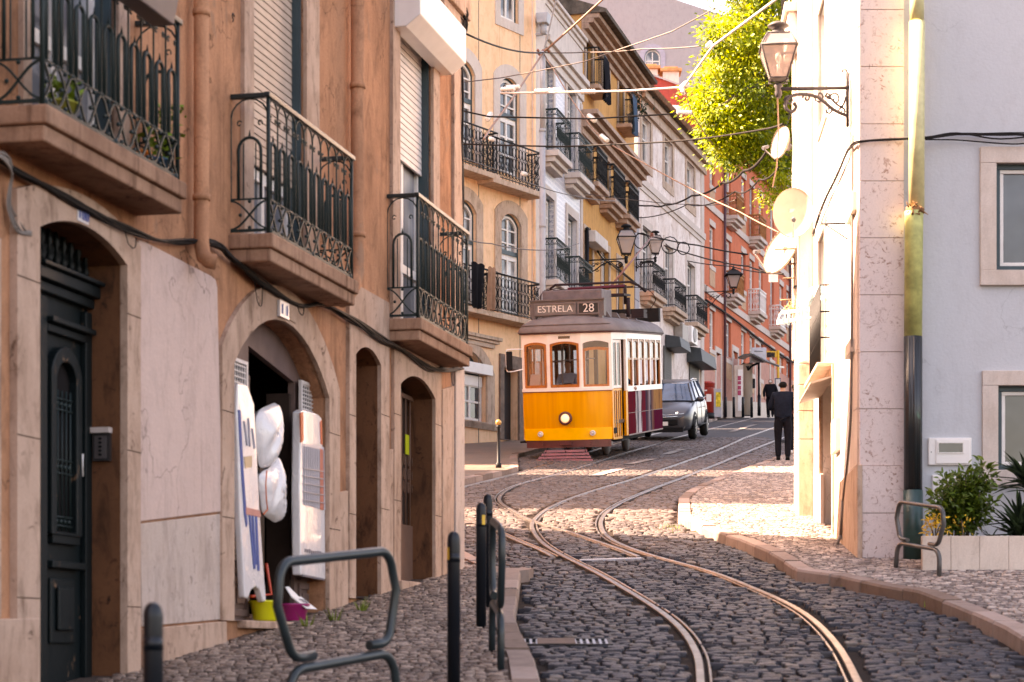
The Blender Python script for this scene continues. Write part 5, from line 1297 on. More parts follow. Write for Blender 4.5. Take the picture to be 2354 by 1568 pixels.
# slim ball topped bollard by the yellow house
pb_ = G(1146, 1075, KERB); t = thing('ball_bollard', 'slim black post with a brass ball top beside the yellow house', 'bollard', pb_)
mb = MB(); mb.lathe([(.06, -.02), (.06, .08), (.035, .1), (.032, .78), (.045, .8), (.045, .83), (.02, .85)], pb_, 12); part('post', mb, M['iron_black'], t)
mb = MB(); mb.ball(pb_+Vector((0, 0, .90)), .06, 12, 8); part('ball', mb, plain('brass_ball', (.52, .30, .10), .4, metal=.5), t)
def hoop():
    t = thing('hoop_barrier', 'x', 'hoop barrier', (0, 0, 0), group='bent tube barriers at the pavement edges')
    L = 1.0; h0 = .30; H = .78; r = .09
    def corner(c, a0, a1, rr=r, n=6): return [Vector((c[0]+rr*math.cos(a0+(a1-a0)*k/n), 0, c[1]+rr*math.sin(a0+(a1-a0)*k/n))) for k in range(n+1)]
    up = [Vector((.28-L/2+.02, 0, h0+.045)), Vector((.15-L/2, 0, h0+.045))]
    up = [Vector((-.24, 0, h0+.046))]+corner((-L/2+.15, h0+.146), -math.pi/2, -math.pi*.92, .10)+[Vector((-L/2-.015, 0, (h0+H)/2+.05))]+corner((-L/2+.11, H-.10), math.pi*.98, math.pi/2, .10)
    right = [Vector((-p.x, 0, p.z)) for p in up][::-1]
    path = up+right
    mb = MB(); mb.tube(path, .0235, 12); mb.build('loop', M['hoop'], t, world=False)
    low = [Vector((-L/2+.02, 0, -.08)), Vector((-L/2+.03, 0, .12))]+corner((-L/2+.16, h0-.13), math.pi*.95, math.pi/2, .125)
    low += [Vector((-p.x, 0, p.z)) for p in low][::-1]
    mb = MB(); mb.tube(low, .0235, 12); mb.build('leg_frame', M['hoop'], t, world=False)
    return t
hb = hoop(); hb['label'] = 'bent tube hoop barrier close to the camera in front of the shop'
def place_hoop(o, x0, d0, x1, d1, label):
    a = Vector(((x0-CX)/FPX*d0, d0, gz(d0)+KERB)); b = Vector(((x1-CX)/FPX*d1, d1, gz(d1)+KERB)); c = (a+b)/2; v = b-a
    o.location = c; o.rotation_euler = Matrix((v.normalized(), Vector((0, 0, 1)).cross(v.normalized()).normalized(), Vector((0, 0, 1)))).transposed().to_euler()
    o['label'] = label
    # shear-free: keep upright, lean along the slope
    h = Vector((v.x, v.y, 0)).normalized(); pitch = math.atan2(v.z, math.hypot(v.x, v.y)); o.rotation_euler = (0, -pitch, math.atan2(h.y, h.x))
place_hoop(hb, 664, 10.55, 918, 11.4, 'bent tube hoop barrier close to the camera in front of the shop'); hb.scale = (1.02, 1, 1.09)
h2_ = copy_tree(hb); place_hoop(h2_, 1151, 13.3, 1131, 14.25, 'bent tube hoop barrier seen end on beside the left kerb')
h3_ = copy_tree(hb); place_hoop(h3_, 2060, 21.25, 2158, 20.35, 'bent tube hoop barrier in front of the stone planter on the right'); h3_.scale = (1, 1, .82)
for ch in h3_.children: ch.data = ch.data.copy(); ch.data.materials[0] = plain('brown_grey_tube_paint', (.075, .070, .066), .35, var=.35)
# manhole / gully grate in the road
c = G(1290, 1481); gr = thing('gully_grate', 'iron gully grate partly filled with pale mortar in the cobbles', 'gully grate', c)
sl_ = .114; R3 = lambda a, b, h=0.0: Vector((c.x+a, c.y+b, gz(c.y+b)+h))
mb = MB()
def slabg(mb, a0, a1, b0, b1, h0, h1): mb.hexa([R3(a0, b0, h0), R3(a1, b0, h0), R3(a1, b1, h0), R3(a0, b1, h0), R3(a0, b0, h1), R3(a1, b0, h1), R3(a1, b1, h1), R3(a0, b1, h1)])
slabg(mb, -.32, .36, -.19, -.16, -.02, .022); slabg(mb, -.32, .36, .16, .19, -.02, .022); slabg(mb, -.32, -.29, -.16, .16, -.02, .021); slabg(mb, .33, .36, -.16, .16, -.02, .021); part('rim', mb, M['iron_black'], gr)
mb = MB()
for k in range(14): a = -.27+.045*k; slabg(mb, a, a+.018, -.16, .16, -.02, .020)
part('grate_bars', mb, M['pole'], gr)
mb = MB(); slabg(mb, -.17, .10, -.17, .17, -.02, .027); part('mortar_patch', mb, plaster('sandy_mortar', (.24, .165, .13), (.11, .075, .06), .6, 0), gr)
# pale metal plate across the track
a = G(1333, 1292); b = G(1475, 1288); mb = MB(); v = Vector((0, .10, .013)); u = Vector((0, 0, .022)); mb.hexa([a, b, b+v, a+v, a+u, b+u, b+v+u, a+v+u]); tag(mb.build('drain_cover', M['pole']), 'long flat steel drain cover crossing between the rails', 'drain cover')
# weeds along the kerb and in joints
rr = random.Random(77)
for x, y, s_, lab in ((2085, 1357, .11, 'tuft of grass in the gap of the right kerb'), (1900, 1330, .06, 'small weeds at the foot of the right kerb near the bend'), (1800, 1280, .08, 'weeds growing along the right kerb below the sunlit corner'), (2190, 1395, .08, 'weeds among the cobbles beside the right kerb'), (1545, 1215, .07, 'yellowish weeds in the sunlit gutter by the pavement corner')):
    mb = MB(); q0 = G(x, y)
    for i in range(70):
        q = q0+Vector((rr.gauss(0, .12), rr.gauss(0, .35), 0)); q.z = gz(q.y); a = rr.uniform(0, 6.28); l = s_*rr.uniform(.4, 1); tip = q+Vector((math.cos(a)*l*.5, math.sin(a)*l*.5, l)); sd = Vector((-math.sin(a), math.cos(a), 0))*.006; mb.add([q-sd, q+sd, tip], [(0, 1, 2)])
    tag(mb.build('weed', weedm), lab, 'weed')
# ---------------------------------------------------------------- the row of houses beyond the tram
def body(F, u0, u1, z0, z1, holes, mat, parent, deep=9.0, name='wall', o=0.0):
    mb = wallmesh(F, [(u0, z0), (u1, z0), (u1, z1), (u0, z1)], holes, .2, None, o)
    A = lambda u, z, q: F.at(u, z, q)
    mb.quad(A(u0, z0, o), A(u0, z0, -deep), A(u0, z1, -deep), A(u0, z1, o)); mb.quad(A(u1, z0, o), A(u1, z0, -deep), A(u1, z1, -deep), A(u1, z1, o))
    mb.quad(A(u0, z0, -deep), A(u1, z0, -deep), A(u1, z1, -deep), A(u0, z1, -deep)); mb.quad(A(u0, z1, o), A(u1, z1, o), A(u1, z1, -deep), A(u0, z1, -deep))
    return part(name, mb, mat, parent)
def fwin(F, parent, u0, u1, z0, z1, holes, rise=0, depth=.18, fr=None, sash=None, mull=(.5,), bars=(), w=.06, sur=.16, surmat=None, pmat=None, fw=.05, surb=True, proud=.03):
    """a window in a facade: stone surround, dark outer frame, white sash with glazing bars, glass"""
    L = arcloop(u0, u1, z0, z1, rise); holes.append((L, depth)); fr = fr or M['greenwood']; sash = sash or M['whitewood']
    if surmat:
        mb = MB(); mb.ring(F, arcloop(u0-sur, u1+sur, z0-(sur if surb else 0), z1+sur*1.15, rise*1.25 if rise else 0), L, -.02, proud); part('window_surround', mb, surmat, parent)
    I = arcloop(u0+fw, u1-fw, z0+fw, z1-fw, rise*.9 if rise else 0)
    mb = MB(); mb.ring(F, L, I, -depth, -depth+.07); f = part('window', mb, fr, parent)
    J = arcloop(u0+fw+w, u1-fw-w, z0+fw+w, z1-fw-w, rise*.8 if rise else 0)
    mb = MB(); mb.ring(F, I, J, -depth, -depth+.055); a, b, c, d = u0+fw+w, u1-fw-w, z0+fw+w, z1-fw-w
    for m_ in mull: q = a+(b-a)*m_; mb.fbox(F, q-w*.55, q+w*.55, c, d-(rise*.15), -depth, -depth+.050)
    for q, ww in bars: z = c+(d-c)*q; mb.fbox(F, a, b, z-ww/2, z+ww/2, -depth, -depth+.046)
    part('sash', mb, sash, f)
    mb = MB(); mb.plate(F, [(u, z) for u, z in L], -depth+.012); part('pane', mb, pmat or M['pane'], f)
    return f
def irail(mb, path, z0, z1, sp=.12, r=.011, style='bars'):
    """iron railing along a path of (x,y) points"""
    pts = [Vector((p.x, p.y, 0)) for p in path]
    mb.tube([p+Vector((0, 0, z1)) for p in pts], r*2.0, 5); mb.tube([p+Vector((0, 0, z0+.05)) for p in pts], r*1.3, 4)
    for a, b in zip(pts, pts[1:]):
        n = max(1, round((b-a).length/sp)); t = (b-a)/n
        for i in range(n+1): mb.tube([a+t*i+Vector((0, 0, z0)), a+t*i+Vector((0, 0, z1))], r*.8, 4)
        if style == 'scroll':
            for i in range(n):
                c = a+t*(i+.5); h = (z1-z0)
                for f in (.22, .5, .78): mb.tube([c+t*.42*math.cos(w)+Vector((0, 0, z0+h*f+.13*h*math.sin(w))) for w in [q*.785 for q in range(9)]], r*.75, 4)
        elif style == 'lattice':
            mb.tube([p+Vector((0, 0, z1-.16)) for p in (a, b)], r, 4)
            for i in range(n):
                c = a+t*(i+.5)
                mb.tube([c+t*.45*math.cos(w)+Vector((0, 0, z1-.08+.06*math.sin(w))) for w in [q*1.05 for q in range(7)]], r*.7, 4)
                h = z1-.16-z0; mb.tube([a+t*i+Vector((0, 0, z0+h*.25)), c+Vector((0, 0, z0+h*.5)), a+t*(i+1)+Vector((0, 0, z0+h*.25))], r*.7, 4); mb.tube([a+t*i+Vector((0, 0, z0+h*.8)), c+Vector((0, 0, z0+h*.5)), a+t*(i+1)+Vector((0, 0, z0+h*.8))], r*.7, 4)
def fbalc(F, parent, u0, u1, zf, H, off, mat, slabmat, style='bars', sp=.12, th=.13, corbel=True, r=.011):
    mb = MB(); mb.fbox(F, u0-.06, u1+.06, zf-th, zf, -.02, off+.06)
    if corbel: mb.fbox(F, u0, u1, zf-th-.14, zf-th-.002, -.02, off-.06); mb.fbox(F, u0+.08, u1-.08, zf-th-.26, zf-th-.142, -.02, off*.55)
    b = part('balcony', mb, slabmat, parent, .012)
    mb = MB(); irail(mb, [F.at(u0, 0, 0), F.at(u0, 0, off), F.at(u1, 0, off), F.at(u1, 0, 0)], zf+.02, zf+H, sp, r, style); part('railing', mb, mat, b); return b
# ---- yellow house
F2 = Fac(.8, 59, .655); Y = thing('yellow_house', 'yellow rendered house with arched windows and iron balconies left of the tram', 'building', (0, 57, gz(57)))
hy = []; X2 = lambda x, o=0: F2.U(x, o)
zY = lambda y, x, o=0: F2.Z(y, X2(x, o), o)
fwin(F2, Y, X2(1149), X2(1191), zY(48, 1170), zY(-70, 1170), hy, 0, .15, mull=(.5,), bars=((.6, .05),), surmat=M['lime'], sur=.24, pmat=M['panec'])
bb = ((.18, .05), (.38, .05), (.575, .14), (.73, .04), (.87, .04))
zf2 = zY(402, 1170); zf1 = zY(722, 1170)
for xa, xb in ((1040, 1091), (1148, 1194)):
    fwin(F2, Y, X2(xa), X2(xb), zf2, zY(180, 1171), hy, .30, .15, mull=(.5,), bars=bb, surmat=M['lime'], sur=.30, surb=False)
    fwin(F2, Y, X2(xa+3), X2(xb+3), zf1, zY(492, 1174), hy, .28, .15, mull=(.5,), bars=bb, surmat=M['limestain'], sur=.30, surb=False, pmat=M['panec'])
    mb = MB(); mb.fbox(F2, X2(xa)+.05, X2(xb)-.05, zf2+.6*(zY(180, 1171)-zf2)-.02, zf2+.6*(zY(180, 1171)-zf2)+.10, -.09, -.07); part('transom', mb, M['greenwood'], Y)
    mb = MB(); mb.fbox(F2, X2(xa+3)+.05, X2(xb+3)-.05, zf1+.6*(zY(492, 1174)-zf1)-.02, zf1+.6*(zY(492, 1174)-zf1)+.10, -.09, -.07); part('transom', mb, M['greenwood'], Y)
# ground floor: arched shop window and dark door
gw = arcloop(X2(1030), X2(1117), zY(968, 1090), zY(806, 1075), .55); hy.append((gw, .2))
mb = MB(); mb.ring(F2, arcloop(X2(1018), X2(1134), zY(984, 1090), zY(784, 1075), .75), gw, -.02, .05); part('window_surround', mb, M['limestain'], Y)
mb = MB(); mb.plate(F2, gw, -.19); part('fanlight', mb, M['greenwood'], Y)
mb = MB(); mb.fbox(F2, X2(1030), X2(1127), zY(862, 1110), zY(838, 1110), -.1, .09); mb.fbox(F2, X2(1030), X2(1115), zY(886, 1090), zY(862, 1090), -.14, -.09); part('shutter_box', mb, M['white_metal'], Y, .006)
mb = MB(); strips(mb, F2, (X2(1060), X2(1115), zY(966, 1095), zY(884, 1095)), .06, -.17, -.11, (.5,), ((.52, .05),)); f = part('window', mb, M['whitewood'], Y); mb = MB(); mb.fbox(F2, X2(1060), X2(1115), zY(966, 1095), zY(884, 1095), -.165, -.15); part('pane', mb, M['pane'], f)
dr_ = arcloop(X2(1156), X2(1191), gz(57.8)+KERB, zY(848, 1173)); hy.append((dr_, .25))
mb = MB(); mb.ring(F2, arcloop(X2(1147), X2(1201), gz(57.8)+KERB-.02, zY(818, 1173)), dr_, -.02, .05); part('door_surround', mb, plain('dark_stone_frame', (.20, .14, .11), .85, var=.3), Y)
mb = MB(); mb.plate(F2, dr_, -.24); mb.fbox(F2, X2(1160), X2(1172), gz(57.8)+1.2, gz(57.8)+2.9, -.238, -.21); part('front_door', mb, plain('blue_black_door', (.012, .014, .020), .35), Y)
mb = MB(); a_, b_ = X2(1040), X2(1143); z_ = zY(778, 1100); mb.fbox(F2, a_, b_, z_, z_+.09, -.02, .18); mb.fbox(F2, a_, b_-.06, z_-.08, z_-.002, -.02, .12); mb.fbox(F2, a_, b_-.2, z_-.2, z_-.082, -.02, .07); part('cornice', mb, M['limestain'], Y, .008)
mb = MB(); mb.fbox(F2, -6, X2(1147), zY(985, 1100), zY(972, 1100), -.02, .05); part('sill_band', mb, M['limestain'], Y)
mb = MB(); mb.fbox(F2, X2(1222), .12, 2, 18.6, -.02, .05); part('end_strip', mb, M['paleplaster'], Y)
mb = MB(); mb.tube([F2.at(X2(1224), 5.4, .06), F2.at(X2(1224), 18.5, .06)], .045, 8); part('rain_pipe', mb, M['yellow'], Y)
hb2 = (zY(402, 1170)-.3)
for x0, x1, yt, xq, yb in ((1020, 1143, 291, 1100, 401), (1133, 1244, 334, 1190, 438), (1020, 1143, 615, 1100, 722), (1145, 1244, 640, 1190, 742)):
    o = .45; u0, u1 = F2.U(x0, o), F2.U(x1, o); zt_ = F2.Z(yt, F2.U(xq, o), o); zs = F2.Z(yb, F2.U(xq, o), o)+.14; fbalc(F2, Y, u0, u1, zs, zt_-zs, o, M['iron_black'], M['limestain'], 'scroll', .16, .14, False, .013)
body(F2, -16, .0, 1, 18.6, hy, M['yellow'], Y)
mb = MB(); mb.prism([Vector((-7.4, 32.8, 0)), Vector((-24, 35.5, 0)), Vector((-24, 46, 0)), Vector((-9.2, 43.0, 0))], (0, 0, 17)); part('unseen_shade_block', mb, M['yellow'], Y)  # unseen block added to cut the sun strip on the road
mb = MB(); 
for x in (1100, 1195): u = X2(x); mb.fbox(F2, u-.008, u+.008, 5, 18.5, 0, .012)
part('facade_wires', mb, M['cablegrey'], Y)
# laundry
def cloth(name, label, col, top, w, h, dirv, rng, taper=.0, cat='laundry', folds=5):
    n, m = 14, 18; mb = MB(); vs = []
    for j in range(m+1):
        t = j/m
        for i in range(n+1):
            s = i/n-.5; ww = w*(1-taper*t); p = top+dirv*(s*ww)+Vector((0, 0, -h*t)); q = Vector((-dirv.y, dirv.x, 0)); p += q*(.05*math.sin(s*folds*6.28+t*2)*(.3+t))+Vector((0, 0, -.02*math.cos(s*folds*6.28))); vs.append(p)
    fs = [(j*(n+1)+i, j*(n+1)+i+1, (j+1)*(n+1)+i+1, (j+1)*(n+1)+i) for j in range(m) for i in range(n)]
    mb.add(vs, fs, True); o = mb.build(name, plain(label.split()[0]+'_cloth', col, .9, var=.2)); tag(o, label, cat); return o
o_ = .55; cloth('trousers', 'black trousers pegged to dry on the lower balcony of the yellow house', (.008, .008, .010), F2.at(F2.U(1099, o_), F2.Z(605, F2.U(1099, o_), o_), o_), .62, 1.15, F2.u, rng, .42, folds=2)
cloth('trousers', 'brown trousers pegged beside the black ones on the lower balcony of the yellow house', (.30, .17, .11), F2.at(F2.U(1131, o_), F2.Z(615, F2.U(1131, o_), o_), o_), .36, 1.1, F2.u, rng, .1, folds=2)
# ---- tiled house and ochre house (same street line)
F4 = Fac(4.0, 72.0, .25); X4 = lambda x, o=0: F4.U(x, o); z4 = lambda y, x, o=0: F4.Z(y, X4(x, o), o)
T = thing('tiled_house', 'narrow house clad in grey blue tiles with green iron balconies behind the tram', 'building', (1.5, 62, gz(62)))
tm, tnt, tb = newmat('blue_grey_tiles')
mp = N(tnt, 'ShaderNodeMapping'); g_ = N(tnt, 'ShaderNodeNewGeometry'); tnt.links.new(g_.outputs['Position'], mp.inputs[0]); mp.inputs['Rotation'].default_value = (0, 0, 0); mp.inputs['Scale'].default_value = (0, 7.2, 7.2)
ck = N(tnt, 'ShaderNodeTexVoronoi', distance='CHEBYCHEV'); ck.inputs['Randomness'].default_value = .0; ck.inputs['Scale'].default_value = 1.0; tnt.links.new(mp.outputs[0], ck.inputs['Vector'])
nz = tnoise(tnt, pos(tnt), 26, 3)
tnt.links.new(mix(tnt, mrange(tnt, ck.outputs['Distance'], .2, .5), mix(tnt, mrange(tnt, nz, .42, .58), (.58, .56, .58), (.22, .24, .32)), (.66, .62, .62)), tb.inputs['Base Color']); tb.inputs['Roughness'].default_value = .3
ht = []
UT0, UT1 = X4(1246), X4(1338); ZT_ = z4(62, 1300)
zfa, zta = z4(362, 1262), z4(149, 1262); zfb, ztb = z4(655, 1262), z4(452, 1262)
kb = ((.62, .06), (.82, .05))
for xa, xb in ((1252, 1271), (1303, 1323)):
    fwin(F4, T, X4(xa), X4(xb), zfa, zta, ht, 0, .2, mull=(.5,), bars=kb, surmat=M['lime'], sur=.22, surb=False, pmat=M['panelite'])
    fwin(F4, T, X4(xa+1), X4(xb+2), zfb, ztb, ht, 0, .2, mull=(.5,), bars=kb, surmat=M['lime'], sur=.22, surb=False, pmat=M['panelite'])
body(F4, UT0, UT1, 3, ZT_, ht, tm, T)
mb = MB(); zc = z4(150, 1300)
for k, (h0, h1, o) in enumerate(((0, .14, .05), (.142, .26, .11), (.262, .36, .18))): mb.fbox(F4, UT0-.05, UT1+.05, ZT_-.1+h0, ZT_-.1+h1, -.02, o); mb.fbox(F4, UT0-.02, UT1+.03, zc-.5+h0*1.6, zc-.5+h1*1.6, -.02, o*1.3)
mb.fbox(F4, UT0, UT1, zc+.305, ZT_-.102, -.02, .02)
part('cornice', mb, M['paleplaster'], T, .01)
for (x0, x1, yt, xq) in ((1279, 1319, 292, 1300), (1338, 1370, 350, 1352)):
    pass
for zf, dx in ((zfa, 0), (zfb, 0)):
    for xa, xb in ((1252, 1271), (1304, 1324)): fbalc(F4, T, X4(xa)-.32, X4(xb)+.32, zf, 1.12, .42, M['iron_green'], M['lime'], 'lattice', .13, .16, True, .013)
mb = MB(); mb.fbox(F4, UT0-.02, UT0+.28, 3, zc-.6, -.02, .03); mb.fbox(F4, UT1-.25, UT1, 3, zc-.6, -.02, .03); part('corner_strip', mb, M['lime'], T)
ats = thing('attic_house', 'lavender grey attic wall rising behind the tiled house', 'building', (-1, 68, gz(68))); mb = MB(); mb.prism([F4.at(UT0-4, 2, -3), F4.at(UT1+.2, 2, -3), F4.at(UT1+.2, 2, -8), F4.at(UT0-4, 2, -8)], (0, 0, 24)); part('wall', mb, M['farwall'], ats)
O = thing('ochre_house', 'ochre house with two heavy cornices and a row of black iron balconies', 'building', (3, 68, gz(68)))
ho = []; UO0, UO1 = X4(1339), X4(1458)
zf3 = z4(208, 1353); zt3 = z4(52, 1353); zf2o = z4(470, 1390); zt2o = z4(334, 1389); zf1o = z4(655, 1390); zt1o = z4(560, 1390)
for xa, xb in ((1346, 1361), (1385, 1399), (1421, 1432)):
    fwin(F4, O, X4(xa), X4(xb), zf3 if xa < 1380 or xa > 1410 else zf3+.6, zt3, ho, 0, .2, mull=(.5,), bars=kb, surmat=M['limestain'], sur=.2, surb=False, pmat=M['pane'])
    fwin(F4, O, X4(xa-4 if xa < 1380 else xa-2), X4(xb-4 if xa < 1380 else xb), zf2o, zt2o, ho, 0, .2, mull=(.5,), bars=kb, surmat=M['limestain'], sur=.22, surb=False, pmat=M['panec'])
    fwin(F4, O, X4(xa-2), X4(xb), zf1o-1.6, zt1o-.2, ho, 0, .2, mull=(.5,), bars=kb, surmat=M['limestain'], sur=.2, surb=False, pmat=M['panelite'])
ZO = z4(85, 1410, .5)
body(F4, UO0, UO1, 3, ZO+.3, ho, M['ochre'], O)
mb = MB()
for h0, h1, o in ((-.5, -.32, .08), (-.318, -.15, .20), (-.148, -.02, .36), (-.018, .12, .52)): mb.fbox(F4, UO0-.05, UO1+.25, ZO+h0, ZO+h1, -.02, o)
part('cornice', mb, M['trim'], O, .01)
mb = MB(); mb.hexa([F4.at(UO0-.1, ZO+.122, .72), F4.at(UO1+.3, ZO+.122, .72), F4.at(UO1+.3, ZO+.122, -4), F4.at(UO0-.1, ZO+.122, -4), F4.at(UO0-.1, ZO+.22, .74), F4.at(UO1+.3, ZO+.22, .74), F4.at(UO1+.3, ZO+1.9, -4), F4.at(UO0-.1, ZO+1.9, -4)]); part('roof', mb, M['roofslab'], O)
zl = z4(300, 1410, .5); mb = MB()
for h0, h1, o in ((-.62, -.42, .08), (-.418, -.22, .22), (-.218, -.06, .38), (-.058, .08, .52)): mb.fbox(F4, X4(1334), UO1+.25, zl+h0, zl+h1, -.02, o)
part('cornice', mb, M['trim'], O, .01)
fbalc(F4, O, X4(1346)-.2, X4(1361)+.2, zf3, 1.1, .42, M['iron_black'], M['trim'], 'bars', .11, .12, False, .013); bC = fbalc(F4, O, X4(1421)-.25, X4(1432)+.3, zf3, 1.1, .42, M['iron_black'], M['trim'], 'bars', .11, .12, False, .013)
for xa, xb in ((1344, 1357), (1383, 1399), (1419, 1432)): fbalc(F4, O, X4(xa)-.35, X4(xb)+.35, zf2o, 1.05, .45, M['iron_black'], M['trim'], 'lattice', .10, .14, True, .016)
mb = MB(); mb.fbox(F4, X4(1343), X4(1372), z4(571, 1360), z4(545, 1360), -.02, .35); part('shutter_box', mb, M['paleplaster'], O, .02)
mb = MB()
for i, (ya, yb) in enumerate(((373, 408), (409, 470), (471, 545), (546, 615), (616, 690), (691, 760))): mb.fbox(F4, UO1+.01, X4(1468), z4(yb, 1462)+.01, z4(ya, 1462), -.3, .03)
part('tile_strip', mb, M['farwall'], O)
mb = MB(); 
for k in range(5):
    pts = [F4.at(X4(x)+0, z4(y+random.Random(k*7+i).uniform(-3, 3), x), .06+.02*k) for i, (x, y) in enumerate(((1340, 530), (1346, 525), (1352, 545), (1375, 590), (1400, 610), (1440, 640), (1458, 655)))]; mb.tube(catmull(pts, 5), .012, 4)
cb = mb.build('cable_bundle', M['cable']); tag(cb, 'black cables slung along the ochre house below its balconies', 'cable bundle')
mb = MB(); mb.tube([F4.at(X4(1342), 6, .1), F4.at(X4(1342), z4(525, 1342), .1)], .06, 8); rp = part('rain_pipe', mb, M['iron_black'], O)
pB = F4.at(X4(1424), zf3+.95, .5); cloth('blue_cloth', 'blue cloth hung over the highest right balcony of the ochre house', (.06, .11, .17), pB, .75, 1.2, F4.u, rng, .25)
cloth('black_cloth', 'black cloth covering the highest left balcony of the ochre house', (.012, .012, .016), F4.at(X4(1361)-.1, zf3+1.02, .47), .85, 1.3, F4.u, rng, .0)
pt_ = thing('balcony_plant', 'dark green plant on the highest right balcony of the ochre house', 'plant', F4.at(X4(1432), zf3+.6, .5)); L_ = Leaves(); r5 = random.Random(6)
for i in range(160): p = F4.at(X4(1433), zf3+.75, .5)+Vector((r5.gauss(0, .16), r5.gauss(0, .16), r5.gauss(0, .2))); L_.leaf(p, Vector((r5.gauss(0, 1), r5.gauss(0, 1), r5.gauss(.2, 1))), Vector((0, 0, 1)), .14, .06, r5.random())
L_.build('foliage', agm, pt_)
mb = MB(); p = F4.at(X4(1432), zf3+.02, .3); mb.lathe([(.12, 0), (.16, .5), (.17, .52), (0, .5)], p, 12); part('pot', mb, M['paleplaster'], pt_)
# ---- peeling white house
F5 = Fac(7.48, 85.0, .30); X5 = lambda x, o=0: F5.U(x, o); z5 = lambda y, x, o=0: F5.Z(y, X5(x, o), o)
Wh = thing('peeling_house', 'white house with peeling stained render and tiled eave behind the car', 'building', (6, 80, gz(80)))
hw = []; U50, U51 = X5(1466), X5(1617); zE = z5(290, 1570, .3)
zt3, zb3 = z5(326, 1536), z5(424, 1536); zt2, zb2 = z5(567, 1538), z5(716, 1538)
cols = ((1475, 1495), (1527, 1545), (1578, 1595))
for a, b in cols:
    fwin(F5, Wh, X5(a), X5(b), zb3, zt3, hw, 0, .2, fr=M['whitewood'], mull=(.5,), bars=((.6, .06),), surmat=M['limestain'], sur=.28, pmat=M['panec'])
    fwin(F5, Wh, X5(a+1), X5(b+1), zb2, zt2, hw, 0, .2, fr=M['greenwood'], mull=(.5,), bars=((.7, .06),), surmat=M['lime'], sur=.22, surb=False, pmat=M['panec'])
    fbalc(F5, Wh, X5(a)-.25, X5(b)+.35, zb2, 1.0, .45, M['iron_black'], M['limestain'], 'lattice', .13, .16, True, .015)
body(F5, U50, U51, 4, zE+.1, hw, M['peeling'], Wh)
mb = MB(); zs = z5(481, 1546); mb.fbox(F5, U50, U51+.1, zs-.12, zs+.12, -.02, .08); mb.fbox(F5, U50, U51+.05, zs-.3, zs-.122, -.02, .04); part('string_course', mb, M['lime'], Wh)
mb = MB(); mb.fbox(F5, U50, U51+.1, zE-.7, zE-.35, -.02, .12); mb.fbox(F5, U50, U51+.1, zE-.348, zE-.1, -.02, .28); part('eave_moulding', mb, M['limestain'], Wh)
mb = MB(); n = 60
for i in range(n):
    u = U50-.2+(U51-U50+.5)*i/n; mb.tube([F5.at(u, zE-.02, .50), F5.at(u, zE+1.6, -3.5)], .10, 7)
part('roof', mb, M['rooftile'], Wh)
mb = MB(); mb.hexa([F5.at(U50-.2, zE-.1, .42), F5.at(U51+.3, zE-.1, .42), F5.at(U51+.3, zE-.1, -4), F5.at(U50-.2, zE-.1, -4), F5.at(U50-.2, zE-.02, .44), F5.at(U51+.3, zE-.02, .44), F5.at(U51+.3, zE+1.5, -4), F5.at(U50-.2, zE+1.5, -4)]); part('roof_deck', mb, M['roofslab'], Wh)
mb = MB()
for k in range(6): mb.tube([P(1452+4*k, 188-2*k, 73.6), P(1456+4*k, 176-2*k, 73.5)], [.12, .06], 6)
mb.box(P(1465, 192, 73.8), (.6, 1, .15)); rt = mb.build('ridge_tiles', plain('ochre_tile_end', (.50, .26, .06), .8, var=.4)); tag(rt, 'broken ochre ridge tiles at the left end of the peeling house roof', 'roof tiles')
mb = MB(); mb.fbox(F5, U51-.55, U51, 5, zE-.7, -.02, .035); part('corner_strip', mb, M['lime'], Wh)
# ground floor shop fronts
shm = plain('grey_slatted_shutter', (.10, .095, .09), .6)
for xa, xb, ya, yb, xq in ((1524, 1541, 806, 960, 1535), (1583, 1604, 836, 960, 1594)):
    u0, u1 = X5(xa), X5(xb); z0, z1 = z5(yb, xq), z5(ya, xq); mb = MB(); z = z0
    while z < z1: mb.fbox(F5, u0, u1, z+.005, z+.085, .02, .05); z += .09
    part('shutter', mb, shm, Wh)
for xa, xb, ya, yb, lab in ((1528, 1551, 776, 806, 'left dark shop awning box on the peeling house'), (1578, 1612, 806, 842, 'right dark shop awning box on the peeling house')):
    u0, u1 = X5(xa), X5(xb); z0, z1 = z5(yb, (xa+xb)/2), z5(ya, (xa+xb)/2); mb = MB(); mb.hexa([F5.at(u0, z0, .02), F5.at(u1, z0, .02), F5.at(u1, z0, .62), F5.at(u0, z0, .62), F5.at(u0, z1, .02), F5.at(u1, z1, .02), F5.at(u1, z1-.1, .55), F5.at(u0, z1-.1, .55)]); a = mb.build('awning_box', plain('dark_grey_awning', (.055, .065, .070), .5), None, bevel=.02); tag(a, lab, 'awning')
ac = thing('air_conditioner', 'white air conditioner units fixed between the shop awnings', 'air conditioner', F5.at(X5(1555), 12, .1))
mb = MB(); mb.fbox(F5, X5(1548), X5(1562), z5(784, 1555), z5(748, 1555), .03, .35); part('louvre_box', mb, plain('grey_louvre', (.38, .34, .31), .5), ac, .02)
mb = MB(); mb.fbox(F5, X5(1566), X5(1580), z5(790, 1570), z5(752, 1570), .03, .4); part('case', mb, M['white_metal'], ac, .02)
mb = MB(); cc = F5.at(X5(1573), z5(771, 1572), .405); mb.tube([cc, cc+F5.n*.02], [.27, .27], 18); part('fan_grille', mb, plain('fan_grey', (.30, .28, .27), .5), ac)
